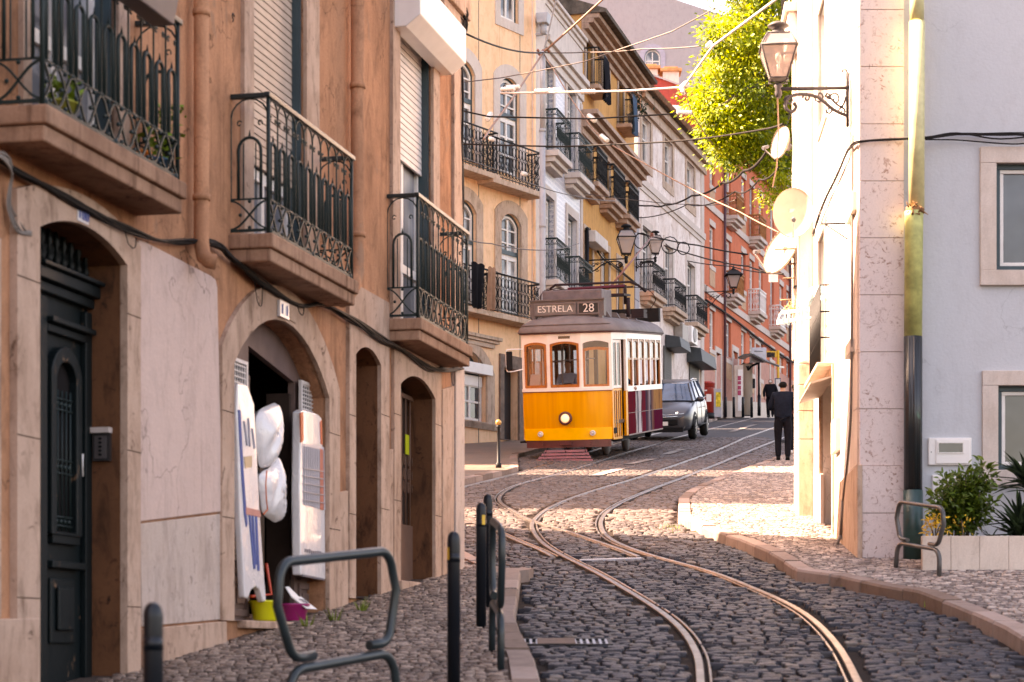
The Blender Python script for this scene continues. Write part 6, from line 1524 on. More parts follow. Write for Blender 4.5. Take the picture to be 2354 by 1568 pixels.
# ---- red house
F6 = Fac(7.8, 88.0, .32); X6 = lambda x, o=0: F6.U(x, o); z6 = lambda y, x, o=0: F6.Z(y, X6(x, o), o)
Rd = thing('red_house', 'long coral red house with small white framed windows and balconies up the street', 'building', (11, 96, gz(96)))
hr = []; U60, U61 = X6(1617), X6(1850)
ft = [20.67, 17.38, 13.95]; hgt = 1.62
pip = plain('apron_panel', (.56, .34, .22), .85, var=.15); winred = plain('dark_red_frame', (.20, .035, .035), .5)
for ci, x in enumerate((1637, 1675, 1709, 1728, 1749, 1775, 1796, 1812)):
    uc = X6(x)
    for fi, z1 in enumerate(ft):
        bal = (fi == 0 and ci in (1, 3)) or (fi == 1 and ci in (1, 3, 5)); z0 = z1-hgt-(.75 if bal else 0)
        fwin(F6, Rd, uc-.46, uc+.46, z0, z1, hr, 0, .16, fr=winred if (fi+ci) % 3 == 0 else M['whitewood'], mull=(.5,), bars=((.68, .06),), surmat=None, pmat=M['pane'] if (ci+fi) % 2 else M['panelite'], w=.07)
        mb = MB(); mb.fbox(F6, uc-.55, uc+.55, z1, z1+.24, -.02, .03); part('lintel', mb, M['lime'], Rd)
        if not bal:
            mb = MB(); mb.fbox(F6, uc-.55, uc+.55, z0-.18, z0, -.02, .04); part('sill', mb, M['lime'], Rd); mb = MB(); mb.fbox(F6, uc-.5, uc+.5, z0-.85, z0-.18, -.02, .02); part('apron', mb, pip, Rd)
        else:
            fbalc(F6, Rd, uc-.75, uc+.75, z0, .95, .5, plain('rust_orange_iron', (.42, .18, .07), .7, var=.3) if ci < 3 or fi == 0 else M['white_metal'], M['lime'], 'lattice', .13, .16, True, .02)
# ground floor doors and windows
for x, w, z0, h in ((1651, .45, None, 2.6), (1690, .5, None, 2.7), (1741, .5, None, 3.2), (1775, .45, None, 2.4)):
    uc = X6(x); zb_ = gz(F6.D(uc))+.15; mb = MB(); 
    fwin(F6, Rd, uc-w, uc+w, zb_, zb_+h, hr, 0, .2, fr=M['whitewood'], mull=(.5,), bars=(), surmat=M['lime'], sur=.2, surb=False, pmat=M['panec'])
body(F6, U60, U61, 6, 21.9, hr, M['red'], Rd)
mb = MB()
for z in (18.1, 14.62): mb.fbox(F6, U60, U61, z-.14, z+.14, -.02, .06)
part('string_course', mb, M['lime'], Rd)
mb = MB(); mb.fbox(F6, U60, U61, 21.45, 21.75, -.02, .2); mb.fbox(F6, U60, U61, 21.752, 22.0, -.02, .5); part('eave', mb, M['trim'], Rd)
mb = MB(); mb.hexa([F6.at(U60, 22.002, .55), F6.at(U61, 22.002, .55), F6.at(U61, 22.002, -9), F6.at(U60, 22.002, -9), F6.at(U60, 22.1, .6), F6.at(U61, 22.1, .6), F6.at(U61, 25.5, -9), F6.at(U60, 25.5, -9)]); part('roof', mb, M['rooftile'], Rd)
mb = MB(); mb.plate(F6, [(U60+.02, 9), (X6(1700), 9), (X6(1700), 12.6), (X6(1655), 12.3), (U60+.02, 11.6)], -.01, .006); part('faded_base', mb, M['redpale'], Rd)
mb = MB(); mb.plate(F6, [(X6(1730), 9.5), (U61, 9.5), (U61, 13.2), (X6(1730), 13.2)], -.01, .006); part('faded_base', mb, M['redpale'], Rd)
mb = MB(); zp = [(X6(1655), 9), (U61, 11), (U61, 12.4), (X6(1655), 10.4)]; mb.plate(F6, zp, -.01, .03); part('stone_base', mb, M['planterstone'], Rd)
for x, c in ((1661, 'darkred_pipe'), (1812, 'grey')):
    u = X6(x); mb = MB(); mb.tube([F6.at(u, 9.5, .1), F6.at(u, 21.5, .1)], .06, 8); part('rain_pipe', mb, plain('plum_pipe', (.10, .05, .06), .5), Rd)
mb = MB(); pts = [F6.at(X6(x), z6(y, x), .1) for x, y in ((1617, 690), (1660, 718), (1700, 748), (1740, 780), (1790, 815), (1830, 840))]; mb.tube(catmull(pts, 5), .05, 5); cbr = mb.build('cable_bundle', M['cable']); tag(cbr, 'dark cables fixed along the red house under its lower string course', 'cable bundle')
# gable wall facing down the street
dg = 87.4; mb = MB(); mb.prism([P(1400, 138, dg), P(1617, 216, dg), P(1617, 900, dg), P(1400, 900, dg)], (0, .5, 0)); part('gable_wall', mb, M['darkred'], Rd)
mb = MB(); mb.hexa([P(1400, 137.5, dg-.1), P(1620, 216.5, dg-.1), P(1620, 216.5, dg+.6), P(1400, 137.5, dg+.6), P(1400, 134, dg-.1), P(1620, 213, dg-.1), P(1620, 213, dg+.6), P(1400, 134, dg+.6)]); part('gable_coping', mb, M['farwall'], Rd)
# chimneys on the red roof, vent box
for x0, x1, y0, y1, lab in ((1477, 1512, 158, 200, 'left white chimney block with orange cap above the dark red gable'), (1524, 1561, 164, 215, 'right white chimney block with orange cap above the dark red gable')):
    d = 91; t = thing('chimney', lab, 'chimney', P((x0+x1)/2, y1, d)); a, b = P(x0, y1+20, d), P(x1, y0, d); mb = MB(); mb.box(((a.x+b.x)/2, d+.4, (a.z+b.z)/2), (b.x-a.x, .8, b.z-a.z)); part('stack', mb, M['paleplaster'], t)
    mb = MB(); mb.box(((a.x+b.x)/2, d+.4, b.z+.06), (b.x-a.x+.22, 1.0, .12)); mb.box(((a.x+b.x)/2, d+.4, b.z+.16), (b.x-a.x-.1, .8, .08)); part('cap', mb, plain('orange_tile_cap', (.60, .30, .14), .8, var=.3), t)
mb = MB(); mb.box(P(1551, 252, 86.9), (.5, .4, .26)); vb = mb.build('vent_box', M['white_metal'], None, bevel=.03); tag(vb, 'white vent box low on the dark red gable', 'vent')
# ---- far lavender wall on the hill
dF = 132.0; fw_ = thing('hill_house', 'big lavender grey house on the hill with one arched window', 'building', (12, 132, gz(132)))
FF = Front(dF); hf2 = []
zz2 = lambda y: (HY-y)/FPX*dF; uu2 = lambda x: (x-CX)/FPX*dF
fwin(FF, fw_, uu2(1481), uu2(1519), zz2(182), zz2(113), hf2, .5, .15, fr=plain('faded_teal_frame', (.24, .33, .38), .5), mull=(.5,), bars=((.62, .07),), surmat=plain('grey_blue_surround', (.40, .38, .46), .8), sur=.28, pmat=M['panec'])
outer = [(uu2(1180), 10), (uu2(1980), 10), (uu2(1980), zz2(118)), (uu2(1640), zz2(28)), (uu2(1520), zz2(-12)), (uu2(1400), zz2(-52)), (uu2(1180), zz2(-52))]
mb = wallmesh(FF, outer, hf2, .2); n_ = len(outer)
for i in range(1, n_): a, b = outer[i], outer[(i+1) % n_]; mb.quad(FF.at(*a, 0), FF.at(*b, 0), FF.at(*b, -10), FF.at(*a, -10))
part('wall', mb, M['farwall'], fw_)
# ---------------------------------------------------------------- the yellow tram
class Seg:
    """vertical plane between two plan points; outward normal to the right-hand side of a->b turned outwards"""
    def __init__(s, a, b):
        s.a = Vector((a[0], a[1], 0)); v = Vector((b[0]-a[0], b[1]-a[1], 0)); s.L = v.length; s.u = v/s.L; s.n = Vector((s.u.y, -s.u.x, 0))
    def at(s, u, z, o=0.0): p = s.a+s.u*u+s.n*o; return Vector((p.x, p.y, z))
ctr = G(1303, 1060); td = 49.0
tram = thing('tram', 'old yellow and white tram with route sign and maroon slatted fender coming down the hill', 'tram', (( 1303-CX)/FPX*td, td, gz(td)+.012), rot=(rad(7.4), 0, rad(-13.3)))
ty, tnt2, tb2 = newmat('tram_yellow_paint')
n_ = tnoise(tnt2, objco(tnt2, (6, 1, .25)), 1.5, 5); tnt2.links.new(mix(tnt2, mrange(tnt2, n_, .35, .7), (.78, .33, .003), (.66, .245, .002)), tb2.inputs['Base Color']); tb2.inputs['Roughness'].default_value = .3; tb2.inputs['Specular IOR Level'].default_value = .25; tb2.inputs['Coat Weight'].default_value = .12
twhite = plain('tram_white_paint', (.74, .66, .60), .35, var=.06, coat=.2); tmar = plain('tram_maroon_paint', (.10, .022, .022), .4, var=.2); twood = plain('tram_varnished_wood', (.34, .095, .012), .35, var=.25, scale=14, coat=.3)
troof = plain('tram_roof_paint', (.165, .135, .130), .6, var=.2, scale=3); tband = plain('tram_band_yellow', (.86, .42, .004), .35, var=.06, coat=.1, spec=.25); tdark = plain('tram_underframe', (.015, .013, .013), .7)
tin = plain('tram_interior_wood', (.10, .05, .025), .55, var=.3)
tg, tgn, tgb = newmat('tram_glass')
tr_ = N(tgn, 'ShaderNodeBsdfTransparent'); tr_.inputs[0].default_value = (.52, .53, .54, 1); gl = N(tgn, 'ShaderNodeBsdfGlossy'); gl.inputs['Roughness'].default_value = .03; fr_ = N(tgn, 'ShaderNodeFresnel'); fr_.inputs[0].default_value = 1.5
ad_ = N(tgn, 'ShaderNodeMath', operation='ADD'); ad_.inputs[1].default_value = .03; tgn.links.new(fr_.outputs[0], ad_.inputs[0]); mx_ = N(tgn, 'ShaderNodeMixShader'); tgn.links.new(ad_.outputs[0], mx_.inputs[0]); tgn.links.new(tr_.outputs[0], mx_.inputs[1]); tgn.links.new(gl.outputs[0], mx_.inputs[2]); tgn.links.new(mx_.outputs[0], tgn.nodes['Material Output'].inputs[0])
def tp(name, mb, mat, parent=None, bevel=0): return mb.build(name, mat, parent or tram, world=False, bevel=bevel)
W1, W2, Y1, Y2, Y3 = 1.03, 1.19, .26, 1.30, 6.15
fy = lambda x: .26*(x/W1)**2
def plan(k=1.0, dx=0.0, n=14):
    """outline of the tram body, from the left rear round the front to the right rear"""
    pts = [(-W1, Y3+1.0), (-W2, Y3), (-W2, Y2)]+[(-W1+2*W1*i/n, fy(-W1+2*W1*i/n)) for i in range(n+1)]+[(W2, Y2), (W2, Y3), (W1, Y3+1.0)]
    pts += [(x, Y3+1.2+.1*(1-(x/W1)**2)) for x in (.6, 0, -.6)]
    return pts
# yellow front apron with sides of the platform
N_ = 16; xs_f = [-W1+2*W1*i/N_ for i in range(N_+1)]
mb = MB(); rows = []
for z, k in ((.44, .962), (.70, .972), (1.0, .988), (1.3, .997), (1.54, 1.0)): rows.append([Vector((x*k, fy(x)+(1-k)*.8, z)) for x in xs_f])
for a, b in zip(rows, rows[1:]):
    mb.add(a+b, [(i, i+1, N_+1+i+1, N_+1+i) for i in range(N_)], True)
tp('front_panel', mb, ty)
mb = MB(); A_ = [[Vector((x*.975, fy(x)-.022+(1-.97)*.8, z)) for x in xs_f] for z in (.44, .705)]; B_ = [[Vector((x*.96, fy(x)+.03, z)) for x in xs_f] for z in (.44, .705)]
mb.add(A_[0]+A_[1], [(i, i+1, N_+2+i, N_+1+i) for i in range(N_)], True); mb.add(A_[1]+B_[1], [(i, i+1, N_+2+i, N_+1+i) for i in range(N_)]); mb.add(A_[0]+B_[0], [(i, i+1, N_+2+i, N_+1+i) for i in range(N_)])
tp('lower_band', mb, tband)
mb = MB(); A_ = [[Vector((x*.95, fy(x)+.02, z)) for x in xs_f] for z in (.27, .44)]; mb.add(A_[0]+A_[1], [(i, i+1, N_+2+i, N_+1+i) for i in range(N_)], True)
mb.box((0, .5, .35), (1.86, .5, .14)); tp('bumper', mb, tmar)
mb = MB()
for x in (-.55, -.12, .12, .55):
    for z in (.34, .40): mb.ball((x, fy(x)-.0, z), .018, 6, 5)
mb.box((0, .0, .37), (.22, .06, .08)); tp('rivets', mb, tmar)
# white belt rail
mb = MB()
for z0, z1, pr in ((1.535, 1.60, .025),):
    A_ = [[Vector((x*(1+.01), fy(x)-pr, z)) for x in xs_f] for z in (z0, z1)]; B_ = [[Vector((x*.98, fy(x)+.06, z)) for x in xs_f] for z in (z0, z1)]
    mb.add(A_[0]+A_[1], [(i, i+1, N_+2+i, N_+1+i) for i in range(N_)], True); mb.add(A_[1]+B_[1], [(i, i+1, N_+2+i, N_+1+i) for i in range(N_)]); mb.add(A_[0]+B_[0], [(i, i+1, N_+2+i, N_+1+i) for i in range(N_)])
tp('belt_rail', mb, twhite)
mb = MB(); mb.tube([Vector((x*1.012, fy(x)-.018, 1.53)) for x in xs_f], .010, 5); tp('maroon_line', mb, tmar)
# front windows in three facets
fac = [((-W1, fy(W1)), (-.375, .035)), ((-.375, .035), (.375, .035)), ((.375, .035), (W1, fy(W1)))]
for k, (a, b) in enumerate(fac):
    s = Seg(a, b); L = s.L; u0, u1 = (.075, L-.045) if k == 0 else ((.045, L-.045) if k == 1 else (.045, L-.06)); z0, z1 = 1.62, 2.64
    loop = arcloop(u0, u1, z0, z1, .055); holes = [(loop, .05)]
    mb = wallmesh(s, [(0, 1.56), (L, 1.56), (L, 2.84), (0, 2.84)], holes, .05); mb.quad(s.at(0, 1.56, -.05), s.at(u0, 1.56, -.05), s.at(u0, 2.84, -.05), s.at(0, 2.84, -.05)); mb.quad(s.at(u1, 1.56, -.05), s.at(L, 1.56, -.05), s.at(L, 2.84, -.05), s.at(u1, 2.84, -.05)); mb.quad(s.at(0, z1, -.05), s.at(L, z1, -.05), s.at(L, 2.84, -.05), s.at(0, 2.84, -.05))
    tp('front_wall', mb, twhite)
    if k < 2: wo, wi = loop, arcloop(u0+.05, u1-.05, z0+.06, z1-.05, .05)
    else: wo, wi = arcloop(u0, u1, z0, z1-.14, .03), arcloop(u0+.05, u1-.05, z0+.05, z1-.20, .03)
    mb = MB(); mb.ring(s, wo, wi, -.045, .012 if k < 2 else -.008); wf = tp('window_frame', mb, twood)
    mb = MB(); mb.plate(s, loop, -.03); tp('pane', mb, tg, wf)
# maroon gutter line under the roof
mb = MB(); pts = [Vector((x*1.03, y-(.03 if y < .3 else 0), 2.83)) for x, y in plan()]; mb.tube(pts, .018, 5, closed=True); tp('gutter', mb, tmar)
# platform sides with folding doors, saloon sides
def mir(p): return (-p[0], p[1])
for sd in (1, -1):
    a, b = (W1, fy(W1)), (W2, Y2)
    s = Seg(a, b) if sd > 0 else Seg(mir(b), mir(a)); L = s.L; uu = (lambda q: q) if sd > 0 else (lambda q: L-q)
    mb = MB(); f0 = .10
    mb.fbox(s, uu(0), uu(f0), 1.56, 2.84, -.05, 0); mb.fbox(s, uu(f0), uu(L), 2.66, 2.84, -.05, 0); mb.fbox(s, uu(L-.09), uu(L), 1.5, 2.66, -.05, .01); tp('platform_post', mb, twhite)
    mb = MB(); mb.fbox(s, uu(L-.13), uu(L), .48, 1.5, -.05, .004); mb.fbox(s, uu(0), uu(f0), .46, 1.56, -.05, 0); tp('platform_panel', mb, ty)
    n = 2
    for i in range(n):
        q0 = f0+.01+(L-.16-f0)*.92*i/n; q1 = f0-.005+(L-.16-f0)*.92*(i+1)/n; o = -.03-.03*(i % 2)
        mb = MB(); frame(mb, s, min(uu(q0), uu(q1)), max(uu(q0), uu(q1)), .42, 1.56, .05, o-.03, o); mb.fbox(s, uu((q0+q1)/2-.02), uu((q0+q1)/2+.02), .47, 1.5, o-.03, o-.002); d_ = tp('door', mb, ty)
        mb = MB(); mb.fbox(s, uu(q0+.04), uu(q1-.04), .46, 1.52, o-.028, o-.018); tp('door_panel', mb, tmar, d_)
        mb = MB(); frame(mb, s, min(uu(q0), uu(q1)), max(uu(q0), uu(q1)), 1.57, 2.65, .06, o-.03, o+.001); tp('door_window_frame', mb, twhite, d_)
        mb = MB(); mb.fbox(s, uu(q0+.05), uu(q1-.05), 1.62, 2.6, o-.02, o-.014); tp('pane', mb, tg, d_)
    # saloon side
    s = Seg((W2, Y2), (W2, Y3)) if sd > 0 else Seg((-W2, Y3), (-W2, Y2)); L = s.L
    mb = MB(); nw = 6; w = L/nw
    mb.fbox(s, 0, L, 2.68, 2.86, -.06, 0); mb.fbox(s, 0, L, 1.48, 1.60, -.06, .012)
    for i in range(nw+1): c = min(L-.06, max(.06, w*i)); mb.fbox(s, c-.055, c+.055, 1.60, 2.68, -.06, 0)
    tp('saloon_frame', mb, twhite)
    for i in range(nw):
        u0, u1 = w*i+.055 if i else .115, w*(i+1)-.055 if i < nw-1 else L-.115
        mb = MB(); mb.ring(s, arcloop(u0, u1, 2.20, 2.68, .05), arcloop(u0+.035, u1-.035, 2.245, 2.63, .04), -.05, -.012); f = tp('transom_frame', mb, plain('tram_pale_wood', (.38, .20, .10), .45, var=.2)); mb = MB(); mb.fbox(s, u0+.02, u1-.02, 2.23, 2.65, -.04, -.032); tp('pane', mb, tg, f)
        mb = MB(); mb.fbox(s, u0, u0+.04, 1.60, 2.2, -.055, -.02); tp('window_jamb', mb, twood); mb = MB(); mb.fbox(s, u1-.04, u1, 1.60, 2.2, -.055, -.02); tp('window_jamb', mb, twood)
    am, ant_, ab_ = newmat('tram_advert_wrap')
    co = objco(ant_, (1, 1, .5)); sx_ = N(ant_, 'ShaderNodeSeparateXYZ'); ant_.links.new(objco(ant_), sx_.inputs[0])
    b1_ = tnoise(ant_, objco(ant_, (1, 3.2, .32)), 1.3, 3, .5, .35); b2_ = tnoise(ant_, objco(ant_, (1, 5, .9)), 1.6, 4, .6, .8)
    yv = mrange(ant_, sx_.outputs[1], Y2, Y3); yv2 = N(ant_, 'ShaderNodeMath', operation='MULTIPLY_ADD'); yv2.inputs[1].default_value = .10; ant_.links.new(b2_, yv2.inputs[0]); ant_.links.new(yv, yv2.inputs[2])
    c = ramp(ant_, yv2.outputs[0], [(0, (.13, .014, .022)), (.25, (.13, .014, .022)), (.27, (.55, .50, .48)), (.32, (.05, .045, .06)), (.345, (.50, .46, .45)), (.40, (.50, .46, .46)), (.42, (.14, .018, .03)), (.52, (.16, .02, .03)), (.55, (.04, .035, .06)), (.60, (.10, .05, .06)), (.66, (.30, .24, .25)), (.69, (.03, .03, .05)), (.74, (.20, .10, .08)), (.82, (.40, .20, .08)), (1, (.34, .15, .06))])
    c = mix(ant_, mrange(ant_, sx_.outputs[2], 1.0, .97), c, mix(ant_, mrange(ant_, yv2.outputs[0], .74, .78), c, (.10, .012, .03)))
    cc_ = ramp(ant_, b1_, [(.0, (.13, .016, .022)), (.44, (.15, .018, .024)), (.50, (.50, .44, .42)), (.56, (.46, .36, .34)), (.60, (.035, .030, .045)), (.66, (.16, .03, .03)), (.72, (.42, .20, .08)), (1, (.14, .02, .03))])
    c = mix(ant_, mrange(ant_, b2_, .56, .64, 0, .6), c, (.05, .03, .04))
    ant_.links.new(c, ab_.inputs['Base Color']); ab_.inputs['Roughness'].default_value = .5; ab_.inputs['Specular IOR Level'].default_value = .06; df_ = N(ant_, 'ShaderNodeBsdfDiffuse'); ant_.links.new(c, df_.inputs['Color']); ant_.links.new(df_.outputs[0], ant_.nodes['Material Output'].inputs[0])
    mb = MB(); mb.fbox(s, 0, L, .50, 1.478, -.05, .006); o_ = tp('advert_panel', mb, am)
    mb = MB(); mb.fbox(s, 0, L, .98, .99, 0, .010); mb.fbox(s, 0, L, .47, .50, -.05, .012); tp('panel_strip', mb, tmar)
    # rear platform
    s = Seg((W2, Y3), (W1, Y3+1.0)) if sd > 0 else Seg((-W1, Y3+1.0), (-W2, Y3)); mb = MB(); mb.fbox(s, 0, s.L, .48, 1.5, -.05, 0); tp('rear_panel', mb, ty); mb = MB(); mb.fbox(s, 0, s.L, 2.66, 2.86, -.05, 0); mb.fbox(s, 0, .1, 1.5, 2.66, -.05, 0); mb.fbox(s, s.L-.1, s.L, 1.5, 2.66, -.05, 0); tp('rear_post', mb, twhite)
s = Seg((W1, Y3+1.0), (-W1, Y3+1.0)); mb = MB(); mb.fbox(s, 0, s.L, .48, 1.6, -.05, 0); tp('rear_end', mb, ty); mb = MB(); mb.fbox(s, 0, s.L, 2.6, 2.86, -.05, 0)
for u in (0, s.L*.33-.04, s.L*.67-.04, s.L-.1): mb.fbox(s, u, u+.1, 1.6, 2.6, -.05, 0)
tp('rear_frame', mb, twhite)
# floor, bulkheads, seats
mb = MB(); mb.prism([Vector((x*.97, y+.03, .78)) for x, y in plan()], (0, 0, .08)); tp('floor', mb, tin)
mb = MB(); mb.prism([Vector((x*.97, y+.03, 2.70)) for x, y in plan()], (0, 0, .06)); tp('ceiling', mb, plain('tram_ceiling', (.16, .11, .07), .6))
for y in (Y2+.02, Y3-.02):
    mb = MB()
    for x0, x1 in ((-1.12, -.42), (.42, 1.12)): mb.box(((x0+x1)/2, y, 1.2), (x1-x0, .04, .84)); mb.box((x0+.04, y, 2.15), (.08, .04, 1.1)); mb.box((x1-.04, y, 2.15), (.08, .04, 1.1)); mb.box(((x0+x1)/2, y, 2.6), (x1-x0, .04, .2))
    tp('bulkhead', mb, tin)
for i in range(6):
    for x in (-.72, .72): mb = MB(); mb.box((x, 1.8+.72*i, 1.28), (.72, .10, .55)); mb.box((x, 1.62+.72*i, 1.10), (.72, .36, .10)); tp('seat', mb, tin, bevel=.03)
mb = MB()
for x, y in ((-.2, .72), (.25, .9)): mb.tube([(x, y, .85), (x, y, 2.7)], .018, 6)
mb.tube([(-.6, .55, 2.2), (.6, .5, 2.25)], .014, 5); tp('grab_pole', mb, M['pole'])
mb = MB(); mb.box((-.02, .42, 1.2), (.34, .26, .75)); mb.tube([(-.02, .42, 1.55), (-.02, .42, 1.7)], .10, 10); tp('controller', mb, tdark)
mb = MB(); mb.hexa([(-.86, .24, 1.66), (-.62, .155, 1.66), (-.62, .175, 1.66), (-.86, .26, 1.66), (-.84, .26, 1.93), (-.60, .175, 1.93), (-.60, .195, 1.93), (-.84, .28, 1.93)]); tp('notice', mb, M['white_metal'])
# roof: domed, with battens, side ventilators
P0 = [(x*1.06, (y-.06 if y < 1 else (y+.06 if y > 6.5 else y))) for x, y in plan()]; yc = (Y3+1.2)/2
def ring_at(s_, z): return [Vector((x*s_, yc+(y-yc)*(1-(1-s_)*.20), z)) for x, y in P0]
mb = MB(); mb.loft([ring_at(1.0, 2.845), ring_at(1.005, 2.87), ring_at(.965, 2.965), ring_at(.89, 3.055), ring_at(.76, 3.135), ring_at(.55, 3.195), ring_at(.28, 3.23), ring_at(.02, 3.24)], True, True); roof_o = tp('roof', mb, troof)
mb = MB(); f = [p for p in ring_at(.93, 3.02) if p.y < .5]; mb.tube([p+Vector((0, -.01, .0)) for p in f], .014, 5)
for x in (-.35, .35): mb.tube([Vector((x, -.02, 2.87)), Vector((x*.95, .12, 2.98)), Vector((x*.9, .32, 3.09))], .010, 5)
tp('roof_batten', mb, troof, roof_o)
for i in range(4):
    for x in (-1, 1):
        y = 1.5+1.15*i; mb = MB(); rings = []
        for k in range(6): q = math.pi*k/5*.5; rings.append([Vector((x*(.42+.48*j/6), y+.55*(k/5)-.1, 3.0+.20*math.sin(math.pi*(.15+.7*j/6))*math.cos(q*.9)+.12-(.20 if j > 4 else .0)*(j-4)/2)) for j in range(7)])
        vs = [p for r in rings for p in r]; mb.add(vs, [(a*7+j, a*7+j+1, (a+1)*7+j+1, (a+1)*7+j) for a in range(5) for j in range(6)], True); base = [Vector((p.x, p.y, 2.9)) for p in rings[0]]; mb.add(rings[0]+base, [(j, j+1, 8+j, 7+j) for j in range(6)]); tp('roof_ventilator', mb, troof, roof_o)
# destination box
bx = MB(); yb = .42; bx.box((0, yb+.14, 3.385), (1.70, .24, .36)); bx.box((0, yb+.13, 3.575), (1.74, .30, .03)); sb = tp('destination_box', bx, plain('tram_sign_box', (.13, .105, .10), .5, var=.15))
mb = MB(); 
for x in (-.80, .80): mb.box((x, yb+.1, 3.09), (.09, .2, .34))
tp('sign_leg', mb, plain('tram_sign_leg', (.13, .105, .10), .5), sb)
mb = MB(); mb.box((-.27, yb+.012, 3.375), (.90, .012, .235)); tp('name_blind', mb, plain('blind_grey', (.17, .15, .14), .6), sb)
mb = MB(); mb.box((.50, yb+.012, 3.375), (.44, .012, .235)); tp('number_blind', mb, plain('blind_black', (.015, .014, .014), .4), sb)
mb = MB(); frame(mb, Seg((-.75, yb), (.21, yb)), 0, .96, 3.24, 3.51, .03, 0, .02); frame(mb, Seg((.25, yb), (.75, yb)), 0, .50, 3.24, 3.51, .03, 0, .02); tp('blind_frame', mb, plain('tram_sign_frame', (.15, .12, .115), .5), sb)
letter = plain('blind_lettering', (.74, .66, .60), .6)
text('destination_text', 'ESTRELA', .215, letter, sb, (-.27, yb+.002, 3.372), (rad(90), 0, 0), .003); tx = sb.children[-1]; tx.scale = (.96, 1, 1)
text('route_number', '28', .27, letter, sb, (.50, yb+.002, 3.372), (rad(90), 0, 0), .003)
for o in sb.children:
    if o.name.startswith(('destination_text', 'route_number')):
        b_ = o.modifiers.new('w', 'SOLIDIFY'); b_.thickness = .004
# roof equipment and trolley pole
mb = MB(); mb.box((.02, 1.55, 3.50), (1.38, 1.2, .62)); tp('resistor_box', mb, plain('roof_box_paint', (.15, .12, .125), .55, var=.2), roof_o, .02)
mb = MB(); mb.box((.35, 6.6, 3.32), (1.5, .25, .34)); tp('rear_sign_box', mb, tdark, roof_o, .01)
mb = MB(); mb.tube([(-.75, 2.2, 3.9), (-.6, 2.1, 3.98), (1.0, 3.0, 4.02), (1.15, 3.2, 3.95), (1.3, 3.4, 3.8)], .030, 6); mb.tube([(-.75, 2.5, 3.86), (1.0, 3.4, 3.92)], .022, 6); mb.box((.2, 2.9, 3.72), (1.5, .9, .05)); mb.tube([(.9, 2.9, 3.5), (.9, 2.9, 3.95)], .04, 8); mb.tube([(.2, 2.9, 3.2), (.2, 2.9, 3.8)], .06, 8); mb.tube([(1.0, 2.7, 3.2), (1.0, 2.7, 3.65)], .05, 8)
for k in range(4): mb.tube(catmull([(-.8+.1*k, 2.3, 3.92), (-.95, 2.2, 3.8), (-1.0, 2.3, 3.5)], 5), .008, 4); mb.tube(catmull([(1.0, 3.1, 3.9), (1.35, 3.3, 3.85), (1.5, 3.6, 3.6), (1.2, 4, 3.3)], 5), .010, 4)
mb.box((1.0, 4.2, 3.3), (.3, .5, .2)); tp('trolley_base', mb, plain('trolley_iron', (.035, .022, .024), .6), roof_o)
mb = MB(); mb.tube([(-.35, 2.3, 3.88), (.9, 2.9, 3.93)], .035, 6); mb.tube([(-.5, 2.5, 3.82), (.3, 2.8, 3.84)], .05, 6); tp('trolley_spring', mb, plain('dark_red_spring', (.12, .02, .035), .5), roof_o)
mb = MB(); mb.tube([(.55, 2.9, 3.92), (.62, 8.6, 5.4)], [.028, .018], 7); mb.box((.62, 8.65, 5.43), (.08, .2, .10)); tp('trolley_pole', mb, plain('trolley_pole_paint', (.22, .09, .07), .5), roof_o)
# lamps
def lampset(name, x, z, r0, r1, rim, lens, emit=0):
    y = fy(x)-.02; R = Matrix.Rotation(rad(90), 3, 'X'); mb = MB(); mb.lathe([(r0, -.02), (r0*1.02, .03), (r0*.92, .06), (r1, .065), (r1*.9, .03)], (x, y, z), 24, R); o = tp(name, mb, rim)
    mb = MB(); mb.lathe([(r1*.98, .045), (r1*.7, .06), (0, .07)], (x, y, z), 20, R); tp('lens', mb, lens, o); return o
hm, hn, hb_ = newmat('lit_headlight_glass'); hb_.inputs['Base Color'].default_value = (.85, .75, .6, 1); hb_.inputs['Emission Color'].default_value = (1, .66, .34, 1); hb_.inputs['Emission Strength'].default_value = .13; hb_.inputs['Roughness'].default_value = .12
lampset('headlight', .0, .93, .150, .108, tmar, hm)
clr = plain('clear_lamp_glass', (.62, .58, .55), .1, metal=.3)
lampset('marker_lamp', -.60, .585, .06, .048, M['white_metal'], clr); lampset('marker_lamp', .60, .585, .06, .048, M['white_metal'], clr)
# mirror on a white hoop
mb = MB(); mb.tube(catmull([(-1.0, .24, 2.50), (-1.30, .16, 2.50), (-1.36, .14, 2.44), (-1.36, .14, 2.08), (-1.30, .16, 2.0), (-1.0, .24, 2.05)], 5), .014, 6); mo = tp('mirror_hoop', mb, M['white_metal'])
mb = MB(); mb.box((-1.29, .12, 2.25), (.14, .05, .42), Matrix.Rotation(rad(20), 3, 'Z')); tp('mirror', mb, tdark, mo, .02)
# slatted fender, truck and wheels
mb = MB()
for k in range(4):
    z = .225-.068*k; y = -.12-.07*k; w = .50+.055*k; mb.hexa([(-w, y, z-.052), (w, y, z-.052), (w, y+.025, z-.052), (-w, y+.025, z-.052), (-w+.02, y+.03, z), (w-.02, y+.03, z), (w-.02, y+.055, z), (-w+.02, y+.055, z)])
fd_ = tp('fender', mb, plain('fender_maroon', (.20, .055, .06), .45, var=.25), None, .004)
mb = MB()
for x in (-.42, 0, .42): mb.tube([(x*1.0, -.02, .28), (x*1.25, -.30, -.03)], .016, 5)
tp('fender_strut', mb, tdark, fd_)
mb = MB(); mb.box((0, 3.6, .42), (1.5, 5.0, .22)); mb.box((0, 3.5, .62), (2.1, 6.4, .14)); mb.box((0, .9, .5), (1.7, 1.1, .3)); tp('underframe', mb, tdark, None, .02)
mb = MB(); mb.box((1.05, .95, .40), (.26, .9, .04)); mb.box((-1.05, .95, .40), (.26, .9, .04)); tp('step', mb, tdark)
